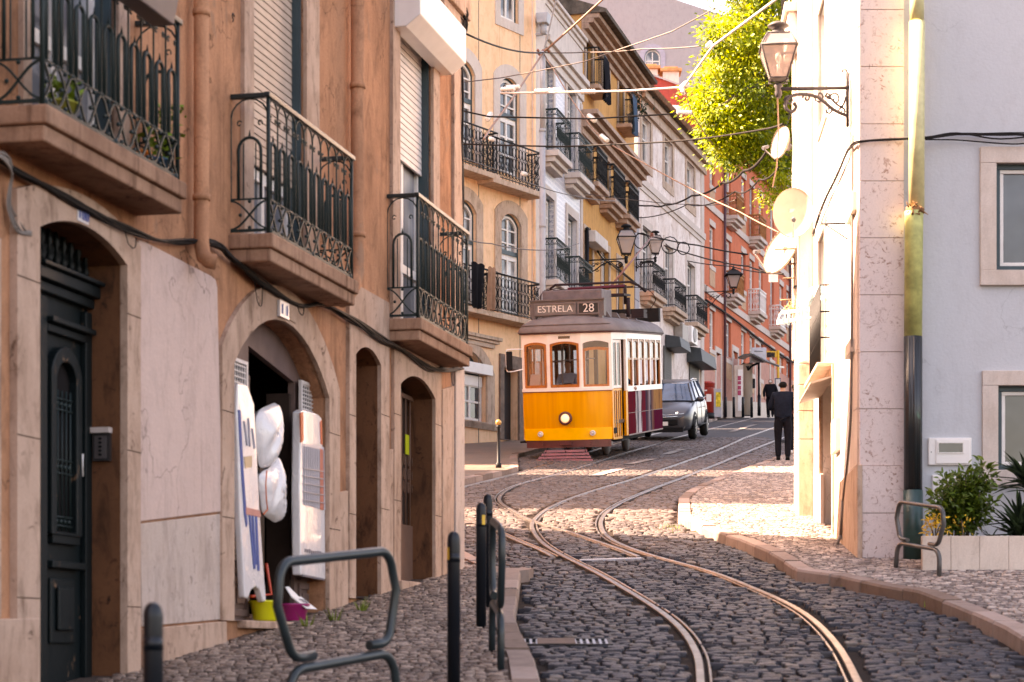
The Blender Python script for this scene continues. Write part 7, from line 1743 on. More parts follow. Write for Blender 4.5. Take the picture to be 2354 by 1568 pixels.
for y in (2.4, 5.0):
    for x in (-.45, .45): mb = MB(); mb.lathe([(.02, -.05), (.36, -.05), (.36, .05), (.02, .05)], (x, y, .36), 20, Matrix.Rotation(rad(90), 3, 'Y')); tp('wheel', mb, plain('tram_wheel_steel', (.10, .085, .08), .5))
TRAMW = tram.matrix_world if False else Matrix.Translation(tram.location) @ tram.rotation_euler.to_matrix().to_4x4()
# ---------------------------------------------------------------- skinned figures
def skin(name, V, E, Rr, mat, parent, root=0, sub=2, loc=None, M4=None):
    me = bpy.data.meshes.new(name); bm = bmesh.new(); ly = bm.verts.layers.skin.verify(); vs = []
    for v, r in zip(V, Rr):
        q = Vector(v); q = M4 @ q if M4 else q; w = bm.verts.new(q); w[ly].radius = r if isinstance(r, tuple) else (r, r); vs.append(w)
    for a, b in E: bm.edges.new((vs[a], vs[b]))
    bm.verts.ensure_lookup_table(); bm.verts[root][ly].use_root = True
    bm.to_mesh(me); bm.free(); me.materials.append(mat)
    o = bpy.data.objects.new(name, me); COL.objects.link(o); o.parent = parent
    m = o.modifiers.new('skin', 'SKIN'); m.use_smooth_shade = True; m.use_x_symmetry = False
    s = o.modifiers.new('sub', 'SUBSURF'); s.levels = sub; s.render_levels = sub; return o
skinm = plain('skin', (.42, .24, .17), .6, var=.08); hairm = plain('dark_hair', (.012, .009, .008), .7, var=.3)
def fingers(mb_name, wrist, dirv, palm_n, mat, parent, side=1):
    """a palm with four bent fingers and a thumb"""
    dirv = dirv.normalized(); n = palm_n.normalized(); s = dirv.cross(n).normalized()*side; V = [wrist, wrist+dirv*.05, wrist+dirv*.09]; R = [.024, (.036, .018), (.036, .016)]; E = [(0, 1), (1, 2)]
    for k, ln in enumerate((.062, .072, .068, .052)):
        b = wrist+dirv*.09+s*(.027-.018*k); i = len(V); V += [b, b+dirv*ln*.5+n*.01, b+dirv*ln*.8+n*.035]; R += [.009, .0085, .007]; E += [(2, i), (i, i+1), (i+1, i+2)]
    b = wrist+dirv*.035+s*.034; i = len(V); V += [b, b+dirv*.03+s*.022+n*.008, b+dirv*.055+s*.024+n*.02]; R += [.012, .010, .008]; E += [(1, i), (i, i+1), (i+1, i+2)]
    return V, E, R
def figure(name, label, base, yaw, h=1.72, jacket=None, trousers=None, shoes=None, hair=hairm, pose='stand', longhair=False, group=None):
    """standing figure; local +Y is the way it faces"""
    t = thing(name, label, 'person', base, yaw); k = h/1.72
    S_ = Matrix.Scale(k, 4)
    hipz = .90; sh = 1.42
    if pose == 'walk': fl, fr_ = (-.09, .10), (.09, -.14)
    else: fl, fr_ = (-.10, .03), (.10, -.02)
    if pose == 'phone': hl, hr2 = (-.10, .27, 1.12), (.12, .27, 1.14); el, er = (-.285, .02, 1.11), (.285, .02, 1.11)
    else: hl, hr2 = (-.25, .12, .86), (.25, .10, .86); el, er = (-.285, -.02, 1.12), (.285, -.02, 1.12)
    V = [(0, 0, hipz), (0, -.01, 1.10), (0, -.015, 1.30), (0, .0, 1.44), (0, .01, 1.51), (0, .02, 1.60), (0, .02, 1.665),
         (-.17, 0, 1.39), el, hl, (.17, 0, 1.39), er, hr2,
         (-.095, 0, .86), (fl[0]*1.05, fl[1]*.6+.02, .49), (fl[0], fl[1]-.02, .08), (fl[0]*1.1, fl[1]+.13, .035),
         (.095, 0, .86), (fr_[0]*1.05, fr_[1]*.6+.02, .49), (fr_[0], fr_[1]-.02, .08), (fr_[0]*1.1, fr_[1]+.13, .035)]
    E = [(0, 1), (1, 2), (2, 3), (3, 4), (4, 5), (5, 6), (2, 7), (7, 8), (8, 9), (2, 10), (10, 11), (11, 12), (0, 13), (13, 14), (14, 15), (15, 16), (0, 17), (17, 18), (18, 19), (19, 20)]
    R = [(.14, .10), (.135, .10), (.15, .105), (.07, .065), (.055, .055), (.082, .095), (.066, .078), .055, .040, .028, .055, .040, .028, .085, .055, .036, .030, .085, .055, .036, .030]
    body_ = skin('body', V, E, R, skinm, t, 0, 2, M4=S_)
    for w, e, sd in ((hl, el, 1), (hr2, er, -1)):
        d = (Vector(w)-Vector(e)); Vv, Ee, Rr = fingers('hand', Vector(w), d, Vector((-sd*.3, .6, .2)) if pose == 'phone' else Vector((sd*1.0, .2, 0)), skinm, t, sd); skin('hand', Vv, Ee, Rr, skinm, t, 0, 1, M4=S_)
    # clothes
    Vj = [(0, 0, .76), (0, -.005, 1.0), (0, -.02, 1.22), (0, -.02, 1.36), (0, .0, 1.45), (-.185, -.005, 1.385), el, tuple(Vector(el).lerp(Vector(hl), .93)), (.185, -.005, 1.385), er, tuple(Vector(er).lerp(Vector(hr2), .93))]
    Ej = [(0, 1), (1, 2), (2, 3), (3, 4), (3, 5), (5, 6), (6, 7), (3, 8), (8, 9), (9, 10)]
    Rj = [(.205, .155), (.21, .16), (.225, .15), (.19, .125), (.085, .075), (.092, .088), .068, .046, (.092, .088), .068, .046]
    skin('jacket', Vj, Ej, Rj, jacket, t, 0, 2, M4=S_)
    Vt = [(0, 0, 1.02), (-.10, 0, .78), (fl[0]*1.05, fl[1]*.6+.02, .48), (fl[0], fl[1]-.015, .05), (.10, 0, .78), (fr_[0]*1.05, fr_[1]*.6+.02, .48), (fr_[0], fr_[1]-.015, .05)]
    skin('trousers', Vt, [(0, 1), (1, 2), (2, 3), (0, 4), (4, 5), (5, 6)], [(.165, .125), (.108, .112), .082, .066, (.108, .112), .082, .066], trousers, t, 0, 2, M4=S_)
    for fx, fyv in (fl, fr_):
        skin('shoe', [(fx, fyv-.07, .045), (fx, fyv+.02, .05), (fx*1.1, fyv+.17, .035)], [(0, 1), (1, 2)], [(.042, .045), (.044, .05), (.040, .03)], shoes, t, 1, 1, M4=S_)
    # face and hair
    mb = MB(); mb.ball(Vector((0, .115, 1.60))*k, .014*k, 6, 5, (1, 1.3, 1.2)); mb.build('nose', skinm, t, world=False)
    mb = MB()
    for sx in (-.03, .03): mb.ball(Vector((sx, .098, 1.625))*k, .010*k, 6, 5)
    mb.build('eyes', M['dark'], t, world=False)
    mb = MB(); mb.ball(Vector((0, .104, 1.563))*k, .02*k, 6, 5, (1, .4, .3)); mb.build('mouth', plain('lips', (.35, .14, .12), .6), t, world=False)
    mb = MB()
    for sx in (-.088, .088): mb.ball(Vector((sx, .015, 1.605))*k, .028*k, 8, 6, (.4, .8, 1.1))
    mb.build('ears', skinm, t, world=False)
    Vh = [(0, .0, 1.66), (0, -.03, 1.60), (0, -.035, 1.53)] + ([(0, -.07, 1.46)] if longhair else [])
    skin('hair', Vh, [(i, i+1) for i in range(len(Vh)-1)], [(.092, .10), (.096, .088), (.078, .06)]+([(.09, .05)] if longhair else []), hair, t, 0, 2, M4=S_)
    return t
navy = plain('navy_jacket_cloth', (.007, .010, .018), .85, var=.3, scale=20); blk = plain('black_trouser_cloth', (.007, .007, .010), .85, var=.3, scale=20); blsh = plain('black_shoe', (.006, .006, .006), .5)
figure('person', 'man in navy jacket and black trousers standing with his back turned on the right pavement', G(1800, 1058, KERB), rad(-8), 1.74, navy, blk, blsh, pose='phone')
wsh = plain('white_sneaker', (.65, .62, .60), .6)
p2 = figure('person', 'person in dark clothes and white sneakers almost hidden behind the stone pier', G(1828, 1043, KERB), rad(20), 1.66, plain('dark_red_coat', (.07, .015, .018), .85), blk, wsh, longhair=True)
d_ = 90.0; p3 = figure('person', 'person in black coat and white face mask up by the bus stop', Vector(((1771-CX)/FPX*d_, d_, gz(d_)+.1)), rad(165), 1.62, plain('black_coat', (.010, .010, .013), .9), blk, blsh, longhair=True)
mb = MB(); mb.ball(Vector((0, .10, 1.56))*.94, .055, 10, 8, (1, .6, .8)); mb.build('face_mask', M['white_metal'], p3, world=False)
# driver and a passenger's elbow, inside the tram
def in_tram(v): return TRAMW @ Vector(v)
drv = thing('person', 'tram driver in a light blue shirt behind the middle windscreen', 'person', in_tram((-.12, .95, .86)), rot=tram.rotation_euler.copy())
sb_ = plain('light_blue_shirt', (.42, .52, .66), .8, var=.12, scale=20)
V = [(0, 0, .5), (0, 0, .75), (0, 0, .95), (0, 0, 1.08), (0, -.01, 1.16), (0, -.03, 1.26), (0, -.03, 1.33), (-.17, 0, 1.0), (-.24, -.1, .76), (-.14, -.32, .80), (.17, 0, 1.0), (.24, -.1, .76), (.14, -.32, .82), (-.1, .02, .42), (-.1, 0, .02), (.1, .02, .42), (.1, 0, .02)]
skin('body', V, [(0, 1), (1, 2), (2, 3), (3, 4), (4, 5), (5, 6), (2, 7), (7, 8), (8, 9), (2, 10), (10, 11), (11, 12), (0, 13), (13, 14), (0, 15), (15, 16)], [(.13, .09), (.13, .09), (.14, .1), .065, .05, (.08, .09), (.065, .075), .05, .038, .026, .05, .038, .026, .075, .05, .075, .05], skinm, drv)
skin('shirt', [(0, 0, .48), (0, 0, .75), (0, 0, .98), (0, 0, 1.09), (-.18, 0, 1.0), (-.25, -.1, .76), (-.17, -.27, .79), (.18, 0, 1.0), (.25, -.1, .76), (.17, -.27, .80)], [(0, 1), (1, 2), (2, 3), (2, 4), (4, 5), (5, 6), (2, 7), (7, 8), (8, 9)], [(.16, .12), (.165, .125), (.17, .115), .07, .075, .058, .04, .075, .058, .04], sb_, drv)
skin('trousers', [(0, 0, .5), (-.1, .02, .42), (-.1, 0, .05), (.1, .02, .42), (.1, 0, .05)], [(0, 1), (1, 2), (0, 3), (3, 4)], [(.15, .11), .1, .07, .1, .07], blk, drv)
skin('hair', [(0, -.01, 1.34), (0, .025, 1.28)], [(0, 1)], [(.085, .088), (.08, .07)], hairm, drv)
for w, e, sd in (((-.14, -.32, .80), (-.24, -.1, .76), 1), ((.14, -.32, .82), (.24, -.1, .76), -1)):
    Vv, Ee, Rr = fingers('hand', Vector(w), Vector(w)-Vector(e), Vector((0, 0, -1)), skinm, drv, sd); skin('hand', Vv, Ee, Rr, skinm, drv, 0, 1)
pas = thing('person', 'passenger in a dark blue shirt leaning an arm out of the tram side window', 'person', in_tram((.80, 2.35, .86)), rot=tram.rotation_euler.copy())
V = [(0, 0, .35), (0, 0, .62), (.02, 0, .84), (.02, 0, .96), (.02, 0, 1.04), (.02, .0, 1.14), (.02, .0, 1.21), (.20, -.02, .86), (.42, -.06, .66), (.36, -.34, .72), (-.16, 0, .86), (-.2, -.1, .6), (-.1, -.25, .5), (-.1, -.2, .32), (-.1, -.25, 0), (.1, -.2, .32), (.1, -.25, 0)]
skin('body', V, [(0, 1), (1, 2), (2, 3), (3, 4), (4, 5), (5, 6), (2, 7), (7, 8), (8, 9), (2, 10), (10, 11), (11, 12), (0, 13), (13, 14), (0, 15), (15, 16)], [(.13, .1), (.13, .1), (.13, .1), .06, .05, (.08, .09), (.065, .075), .05, .038, .028, .05, .038, .028, .08, .05, .08, .05], skinm, pas)
nv2 = plain('dark_blue_shirt', (.015, .03, .06), .8, var=.2)
skin('shirt', [(0, 0, .33), (0, 0, .62), (.02, 0, .86), (.02, 0, .96), (.20, -.02, .86), (.38, -.05, .70), (-.16, 0, .86), (-.2, -.1, .62)], [(0, 1), (1, 2), (2, 3), (2, 4), (4, 5), (2, 6), (6, 7)], [(.16, .13), (.16, .13), (.16, .12), .07, .075, .068, .075, .06], nv2, pas)
skin('trousers', [(0, 0, .36), (-.1, -.2, .32), (-.1, -.25, .05), (.1, -.2, .32), (.1, -.25, .05)], [(0, 1), (1, 2), (0, 3), (3, 4)], [(.16, .13), .1, .07, .1, .07], blk, pas)
skin('hair', [(.02, .01, 1.22), (.02, .04, 1.16)], [(0, 1)], [(.085, .09), (.08, .07)], hairm, pas)
Vv, Ee, Rr = fingers('hand', Vector((.36, -.34, .72)), Vector((-.06, -.28, .06)), Vector((-1, 0, -.3)), skinm, pas, 1); skin('hand', Vv, Ee, Rr, skinm, pas, 0, 1)
# ---------------------------------------------------------------- grey people carrier
cd_ = 60.0; car = thing('parked_car', 'grey people carrier with lit headlamp waiting uphill behind the tram', 'car', (4.06, cd_, gz(cd_)+.004), rot=(rad(7.6), 0, rad(-11.7)))
cp = lambda name, mb, mat, parent=None, bevel=0: mb.build(name, mat, parent or car, world=False, bevel=bevel)
cpm, cnt, cbs = newmat('metallic_grey_paint'); cbs.inputs['Base Color'].default_value = (.036, .038, .046, 1); cbs.inputs['Metallic'].default_value = .1; cbs.inputs['Roughness'].default_value = .3; cbs.inputs['Coat Weight'].default_value = .35; cbs.inputs['Coat Roughness'].default_value = .08
cgl = pane('car_glass', (.016, .036, .062)); cblk = plain('black_car_plastic', (.012, .012, .013), .5); chrome = plain('chrome', (.6, .58, .56), .15, metal=1, var=.02)  # car glass: blue base colour stands in for reflected sky
ST = [(-.02, .62, .30, .62, .60), (.02, .74, .24, .70, .66), (.10, .84, .22, .80, .78), (.30, .89, .22, .90, .90), (.70, .91, .24, .97, 1.0), (1.05, .915, .24, 1.01, 1.08), (1.8, .915, .24, 1.03, 1.10), (2.7, .915, .24, 1.05, 1.12), (3.6, .91, .25, 1.07, 1.12), (4.1, .88, .28, 1.06, 1.12), (4.32, .80, .34, 1.0, 1.06), (4.38, .66, .42, .9, .95)]
rings = []
for y, w, zb, zbelt, zt in ST:
    half = [(w*.80, zb), (w*.98, zb+.08), (w, zb+.30 if zb+.30 < zbelt else (zb+zbelt)/2), (w*1.0, (zb+zbelt)/2+.12 if (zb+zbelt)/2+.12 < zbelt else zbelt-.03), (w*.965, zbelt), (w*.86, (zbelt*.35+zt*.65)), (w*.45, zt+.015)]
    rings.append([Vector((x, y, z)) for x, z in half]+[Vector((-x, y, z)) for x, z in half[::-1]])
mb = MB(); mb.loft(rings, True, True); b_ = cp('body', mb, cpm); ss = b_.modifiers.new('s', 'SUBSURF'); ss.levels = 1; ss.render_levels = 2
# greenhouse
def gh(y, w, z, k=.0): return [Vector((-w, y, z)), Vector((-w*.6, y-k, z+.015)), Vector((0, y-k*1.3, z+.02)), Vector((w*.6, y-k, z+.015)), Vector((w, y, z))]
bt = [(1.02, .80, 1.07), (1.45, .85, 1.08), (2.3, .87, 1.10), (3.4, .87, 1.12), (4.2, .78, 1.12)]; tpz = [(1.85, .60, 1.53), (2.05, .64, 1.575), (2.5, .66, 1.615), (3.4, .65, 1.60), (3.95, .58, 1.50)]
mb = MB(); mb.add(gh(*bt[0], .08)+gh(*tpz[0], .05), [(i, i+1, 6+i, 5+i) for i in range(4)], True); cp('windscreen', mb, cgl)
mb = MB(); L_ = [Vector((0, 0, 0))]
for sd in (-1, 1):
    mb = MB()
    for (a, b), (c, d) in zip(zip(bt, bt[1:]), zip(tpz, tpz[1:])): mb.quad(Vector((sd*a[1], a[0], a[2])), Vector((sd*b[1], b[0], b[2])), Vector((sd*d[1], d[0], d[2])), Vector((sd*c[1], c[0], c[2])))
    cp('side_glass', mb, cgl)
    mb = MB()
    for k in (0, 1, 2, 3, 4):
        a, c = bt[k], tpz[k]; mb.tube([Vector((sd*(a[1]+.012), a[0], a[2]-.02)), Vector((sd*(c[1]+.012), c[0], c[2]))], .032 if k in (0, 3, 4) else .022, 6)
    mb.tube([Vector((sd*(c[1]+.01), c[0], c[2])) for c in tpz], .022, 6); cp('pillar', mb, cpm)
    mb = MB(); mb.tube([Vector((sd*(a[1]+.03), a[0], a[2]+.0)) for a in bt], .012, 5); mb.tube([Vector((sd*(c[1]-.02), c[0]+.1, c[2]+.05)) for c in tpz[1:4]], .018, 6); cp('chrome_trim', mb, chrome)
    # door seams, handle
    mb = MB()
    for y in (1.35, 2.35, 3.3): mb.tube([Vector((sd*.917, y, .35)), Vector((sd*.919, y, .8)), Vector((sd*.885, y, 1.04))], .006, 4)
    mb.tube([Vector((sd*.918, 1.2, .36)), Vector((sd*.918, 3.4, .38))], .018, 5); cp('door_seams', mb, cblk)
    for y in (2.15, 3.1): mb = MB(); mb.box((sd*.93, y, .86), (.03, .18, .03)); cp('door_handle', mb, cpm, None, .008)
    mb = MB(); mb.ball((sd*1.0, 1.28, 1.10), .12, 12, 8, (.95, .55, .65)); mb.tube([(sd*.86, 1.3, 1.06), (sd*.98, 1.3, 1.08)], .03, 6); cp('wing_mirror', mb, cpm)
    mb = MB(); mb.hexa([(sd*.50, .02, .60), (sd*.80, .20, .66), (sd*.80, .24, .66), (sd*.50, .06, .60), (sd*.48, .07, .70), (sd*.84, .30, .78), (sd*.84, .34, .78), (sd*.48, .12, .70)]); hl_ = cp('headlight', mb, plain('headlamp_glass', (.16, .16, .17), .08, spec=.9), None, .02)
    drm, drn, drb = newmat('daylight_lamp'); drb.inputs['Emission Color'].default_value = (1, .97, .92, 1); drb.inputs['Emission Strength'].default_value = 1.2
    mb = MB(); mb.hexa([(sd*.46, .055, .735), (sd*.80, .21, .80), (sd*.80, .25, .80), (sd*.46, .10, .735), (sd*.46, .075, .765), (sd*.82, .24, .84), (sd*.82, .28, .84), (sd*.46, .12, .765)]); cp('running_light', mb, drm if sd > 0 else M['white_metal'])
    mb = MB(); mb.lathe([(.055, 0), (.05, .02), (0, .022)], (sd*.66, .045, .36), 12, Matrix.Rotation(rad(90), 3, 'X')); cp('fog_lamp', mb, chrome)
    for y in (.82, 3.55):
        Rm = Matrix.Rotation(rad(90), 3, 'Y'); mb = MB(); mb.lathe([(.20, -.10), (.30, -.10), (.335, -.06), (.335, .06), (.30, .10), (.20, .10)], (sd*.83, y, .335), 24, Rm); wo = cp('wheel', mb, plain('tyre_rubber', (.014, .014, .014), .8)); 
        mb = MB(); mb.lathe([(0, .0), (.07, .015), (.2, -.01), (.215, .005)] if sd > 0 else [(.215, -.005), (.2, .01), (.07, -.015), (0, 0)], (sd*.925, y, .335), 20, Rm)
        for k in range(5): a = k*1.257; mb.box((sd*.93, y+.11*math.cos(a), .335+.11*math.sin(a)), (.03, .05, .2), Matrix.Rotation(-a+math.pi/2, 3, 'X'))
        cp('rim', mb, plain('alloy', (.30, .29, .29), .35, metal=.7), wo)
        mb = MB(); mb.tube([Vector((sd*.885, y+.40*math.cos(a), .335+.40*math.sin(a))) for a in [math.pi*q/10 for q in range(11)]], .045, 6); cp('wheel_arch', mb, cblk)
mb = MB(); rr = [gh(*c) for c in tpz]; vs = [Vector((p.x, p.y, p.z+(.02 if 0 < i < 4 else 0))) for r in rr for i, p in enumerate(r)]; mb.add(vs, [(a*5+i, a*5+i+1, (a+1)*5+i+1, (a+1)*5+i) for a in range(4) for i in range(4)], True); cp('roof', mb, cpm)
mb = MB(); mb.add(gh(*bt[4])+gh(*tpz[4]), [(i, i+1, 6+i, 5+i) for i in range(4)], True); cp('rear_window', mb, cgl)
mb = MB(); mb.box((0, -.015, .50), (1.05, .06, .16)); mb.box((0, .0, .30), (1.35, .08, .14)); cp('grille', mb, cblk, None, .02)
mb = MB(); mb.tube([(-.52, -.02, .66), (0, -.05, .64), (.52, -.02, .66)], .014, 5); mb.tube([(-.7, .0, .74), (-.2, -.03, .70), (0, -.035, .72), (.2, -.03, .70), (.7, .0, .74)], .010, 5); cp('chrome_bar', mb, chrome)
mb = MB(); mb.box((0, -.055, .47), (.52, .012, .11)); cp('number_plate', mb, M['white_metal'])
mb = MB(); mb.tube([(-.6, 1.03, 1.10), (.05, 1.22, 1.20)], .010, 4); mb.tube([(.0, 1.03, 1.10), (.6, 1.22, 1.20)], .010, 4); cp('wipers', mb, cblk)
# ---------------------------------------------------------------- tree
def barkmat():
    m, nt, b = newmat('tree_bark'); n = tnoise(nt, pos(nt, (4, 4, .8)), 3, 6); nt.links.new(mix(nt, n, (.05, .035, .025), (.16, .12, .09)), b.inputs['Base Color']); b.inputs['Roughness'].default_value = .9; bump(nt, b, n, .6, .03); return m
bark = barkmat()
lm, lnt, lbs = newmat('spring_leaf'); la = N(lnt, 'ShaderNodeAttribute', attribute_name='tone')
lc = ramp(lnt, la.outputs['Fac'], [(0, (.05, .095, .004)), (.35, (.19, .26, .008)), (.7, (.38, .43, .012)), (1, (.56, .53, .02))]); lnt.links.new(lc, lbs.inputs['Base Color']); lbs.inputs['Roughness'].default_value = .5
ltr = N(lnt, 'ShaderNodeBsdfTranslucent'); lnt.links.new(lc, ltr.inputs['Color']); lmx = N(lnt, 'ShaderNodeMixShader'); lmx.inputs[0].default_value = .5; lnt.links.new(lbs.outputs[0], lmx.inputs[1]); lnt.links.new(ltr.outputs[0], lmx.inputs[2]); lnt.links.new(lmx.outputs[0], lnt.nodes['Material Output'].inputs[0])
tb_ = Vector((7.4, 51.5, gz(51.5))); tree = thing('leafy_tree', 'tall tree with bright yellow green spring leaves leaning out over the street', 'tree', tb_)
rng = random.Random(40); mb = MB(); fork = Vector((7.1, 51.2, 10.6))
mb.tube(catmull([tb_-Vector((0, 0, .2)), tb_+Vector((-.1, 0, 3)), fork], 8), [.26-.08*i/16 for i in range(17)], 12)
part('trunk', mb, bark, tree)
blobs = [((1712, 190), (112, 170), 90), ((1650, 235), (60, 95), 26), ((1712, 315), (82, 72), 36), ((1760, 70), (85, 110), 40), ((1775, 300), (55, 110), 22), ((1800, 420), (26, 55), 7), ((1690, 90), (70, 70), 18), ((1640, 285), (38, 36), 8), ((1720, -60), (90, 60), 20)]
V_, F_v, T_ = [], [], []; limbs = MB(); tips = []
for (bx_, by_), (rx, ry), n in blobs:
    for i in range(n):
        a = rng.uniform(0, 6.283); r = math.sqrt(rng.random())
        dd = 50+rng.uniform(-1.8, 1.8)*(1-.3*r); c = P(1722+.9*(bx_+rx*r*math.cos(a)-1722), by_+.94*ry*r*math.sin(a), dd); tips.append(c)
for c in tips:
    base_t = .10+.72*rng.random(); nl = rng.randint(130, 210); sp = rng.uniform(.13, .23); bias = Vector((rng.gauss(-.85, .3), rng.gauss(-.35, .3), .65)).normalized()
    for k in range(nl):
        q = c+Vector((rng.gauss(0, sp), rng.gauss(0, sp), rng.gauss(-.05, sp*.75)))
        out = (q-c)*2.2; ax = Vector((out.x+rng.gauss(0, .45), out.y+rng.gauss(0, .45), out.z-.35+rng.gauss(0, .35))).normalized(); nb_ = ax.cross((bias+Vector((rng.gauss(0, .45), rng.gauss(0, .45), rng.gauss(0, .45)))).normalized()).normalized(); l = rng.uniform(.075, .14); w = l*.24; j = len(V_)
        V_ += [q, q+ax*l*.5+nb_*w, q+ax*l, q+ax*l*.5-nb_*w]; F_v.append((j, j+1, j+2, j+3)); T_.append(min(1, max(0, base_t+rng.gauss(0, .13))))
me = bpy.data.meshes.new('crown'); me.from_pydata([(v-tb_)[:] for v in V_], [], F_v); me.materials.append(lm); at = me.attributes.new('tone', 'FLOAT', 'FACE'); at.data.foreach_set('value', T_); co_ = bpy.data.objects.new('crown', me); COL.objects.link(co_); co_.parent = tree
for k, c in enumerate(tips):
    if k % 7 == 0:
        h = fork+Vector((rng.uniform(-.3, .1), rng.uniform(-.3, .3), rng.uniform(-.5, 3.5))); m_ = h.lerp(c, .5)+Vector((rng.uniform(-.3, .3), rng.uniform(-.3, .3), rng.uniform(.1, .7))); limbs.tube(catmull([h, m_, c], 6), [.085-.07*i/12 for i in range(13)], 6)
limbs.tube(catmull([fork, fork+Vector((-.4, -.1, 2.4)), fork+Vector((-1.0, 0, 5.5))], 6), [.2-.15*i/12 for i in range(13)], 8)
part('limbs', limbs, bark, tree)
# ---------------------------------------------------------------- lanterns
lgm, lgn, lgb = newmat('milky_lantern_glass'); a_ = N(lgn, 'ShaderNodeBsdfTransparent'); a_.inputs[0].default_value = (.95, .88, .84, 1); b__ = N(lgn, 'ShaderNodeMixShader'); b__.inputs[0].default_value = .5; lgb.inputs['Base Color'].default_value = (.62, .52, .48, 1); lgb.inputs['Roughness'].default_value = .15
lgn.links.new(a_.outputs[0], b__.inputs[1]); lgn.links.new(lgb.outputs[0], b__.inputs[2]); lgn.links.new(b__.outputs[0], lgn.nodes['Material Output'].inputs[0])
lampiron = plain('lantern_iron', (.085, .078, .080), .5, var=.3)
def lantern(label, wallpt, dirv, arm, size, iron, post=0.0, bigcap=False, turn=0.0, drop=.55):
    """square wall lantern on a scrolled bracket: wall point, horizontal direction of the arm, arm length, lantern height"""
    t = thing('wall_lantern', label, 'street lamp', wallpt); d = Vector(dirv).normalized(); Z = Vector((0, 0, 1)); H = size
    at = lambda a, z: wallpt+d*a+Z*z
    mb = MB(); r = .020*max(1, H); mb.tube([at(0, 0), at(arm-.03, 0)], r, 8); mb.tube([at(.02, -drop), at(.02, .22*H)], r*.9, 8)
    mb.tube([at(.02, .22*H), at(.035, .27*H), at(.07, .27*H), at(.08, .23*H)], r*.6, 6)
    sc = catmull([at(.02, -drop*.72), at(arm*.22, -drop*.55), at(arm*.45, -drop*.22), at(arm*.70, -.06), at(arm*.86, -.10), at(arm*.90, -.19), at(arm*.82, -.25), at(arm*.75, -.20), at(arm*.78, -.15)], 7); mb.tube(sc, r*.95, 7)
    for (x, z, rr, s0) in ((.20, -.16, .085, 1), (.42, -.11, .075, -1), (.10, -.34, .06, 1), (.60, -.13, .06, 1), (.28, -.30, .05, -1), (.30, -.12, .04, 1), (.85, -.17, .07, 1)):
        mb.tube([at(arm*x+rr*arm*(1-.09*k)*math.cos(s0*k*.75)*1.0, z*drop/.55+rr*(1-.09*k)*math.sin(s0*k*.75)) for k in range(11)], r*.55, 5)
    mb.tube(catmull([at(.03, -.12*drop/.55), at(arm*.12, -.20), at(arm*.30, -.08)], 5), r*.6, 5)
    part('bracket', mb, iron, t)
    c = at(arm, .02); yaw = math.atan2(d.y, d.x)+turn
    mb = MB(); mb.lathe([(.035*H, -.16*H), (.055*H, -.10*H), (.045*H, -.02*H), (.07*H, .02*H), (.03*H, .06*H)], c, 10)
    z0, z1, z2, z3 = .12*H+post, .58*H+post, .78*H+post, .80*H+post; w0, w1, w2 = .125*H, .265*H, .165*H
    if post: mb.tube([c, c+Z*(post+.1)], r, 8)
    cr = lambda w, z: [c+Z*z+Vector((math.cos(yaw+a)*w*1.414, math.sin(yaw+a)*w*1.414, 0)) for a in (math.pi/4, 3*math.pi/4, 5*math.pi/4, 7*math.pi/4)]
    A, B, Cc, D = cr(w0, z0), cr(w1, z1), cr(w2, z2), cr(w2*.98, z3)
    for i in range(4):
        j = (i+1) % 4
        mb.tube([A[i], B[i], Cc[i]], .014*H, 5)
        for R_ in (A, B, Cc): mb.tube([R_[i], R_[j]], (.014 if R_ is not B else .02)*H, 5)
        mb.tube([c+Z*(.05*H+post), A[i]+(A[i]-c-Z*z0)*.1-Z*.03*H, A[i]], .011*H, 5)
    for R_ in (A, Cc): mb.add(R_, [(0, 1, 2, 3)])
    part('frame', mb, iron, t)
    mb = MB()
    if bigcap:
        E_ = cr(w1*1.35, z1+.02*H); mb.add(E_+cr(w2*.9, z2+.02*H), [(i, (i+1) % 4, 4+(i+1) % 4, 4+i) for i in range(4)])
        mb.lathe([(.17*H, z2+.02*H), (.06*H, z2+.09*H), (.03*H, z2+.2*H), (0, z2+.22*H)], c, 12)
    else:
        mb.lathe([(.17*H, z2), (.10*H, z2+.05*H), (.08*H, z2+.09*H), (.155*H, z2+.12*H), (.16*H, z2+.145*H), (.10*H, z2+.185*H), (.04*H, z2+.20*H), (0, z2+.215*H)], c, 16)
    part('cap', mb, iron, t)
    for i in range(4):
        j = (i+1) % 4; mb = MB(); mb.quad(A[i], A[j], B[j], B[i]); part('glass_pane', mb, lgm, t)
        if not bigcap: mb = MB(); mb.quad(B[i], B[j], Cc[j], Cc[i]); part('glass_pane', mb, lgm, t)
    mb = MB(); mb.tube([c+Z*(.14*H+post), c+Z*(.40*H+post)], [.012*H, .03*H], 8); mb.ball(c+Z*(.45*H+post), .05*H, 10, 8, (1, 1, 1.4)); part('bulb', mb, M['porcelain'], t)
    return t
u = FS.U(1957); lantern('large lantern on a scrolled arm fixed to the sunlit white wall', FS.at(u, FS.Z(202, u), .02), FS.n, .76, .72, lampiron, 0, False, 0.0, .42)
u = X4(1343); lantern('dark lantern on a long scrolled arm fixed to the ochre house above the tram', F4.at(u, F4.Z(599, u, 0), .05), F4.n, 1.22, 1.02, M['iron_black'], 0, False, .25, .55)
u = UO1; lantern('lantern on a short arm at the far corner of the ochre house', F4.at(u, F4.Z(597, u, 0), .05), F4.n, .66, .88, M['iron_black'], .05, False, .25, .4)
u = X6(1619); lantern('black hooded lantern on a bracket between the white and the red house', F6.at(u, F6.Z(672, u, 0), .05), F6.n, 1.15, 1.0, M['iron_black'], 0, True, .3, .9)
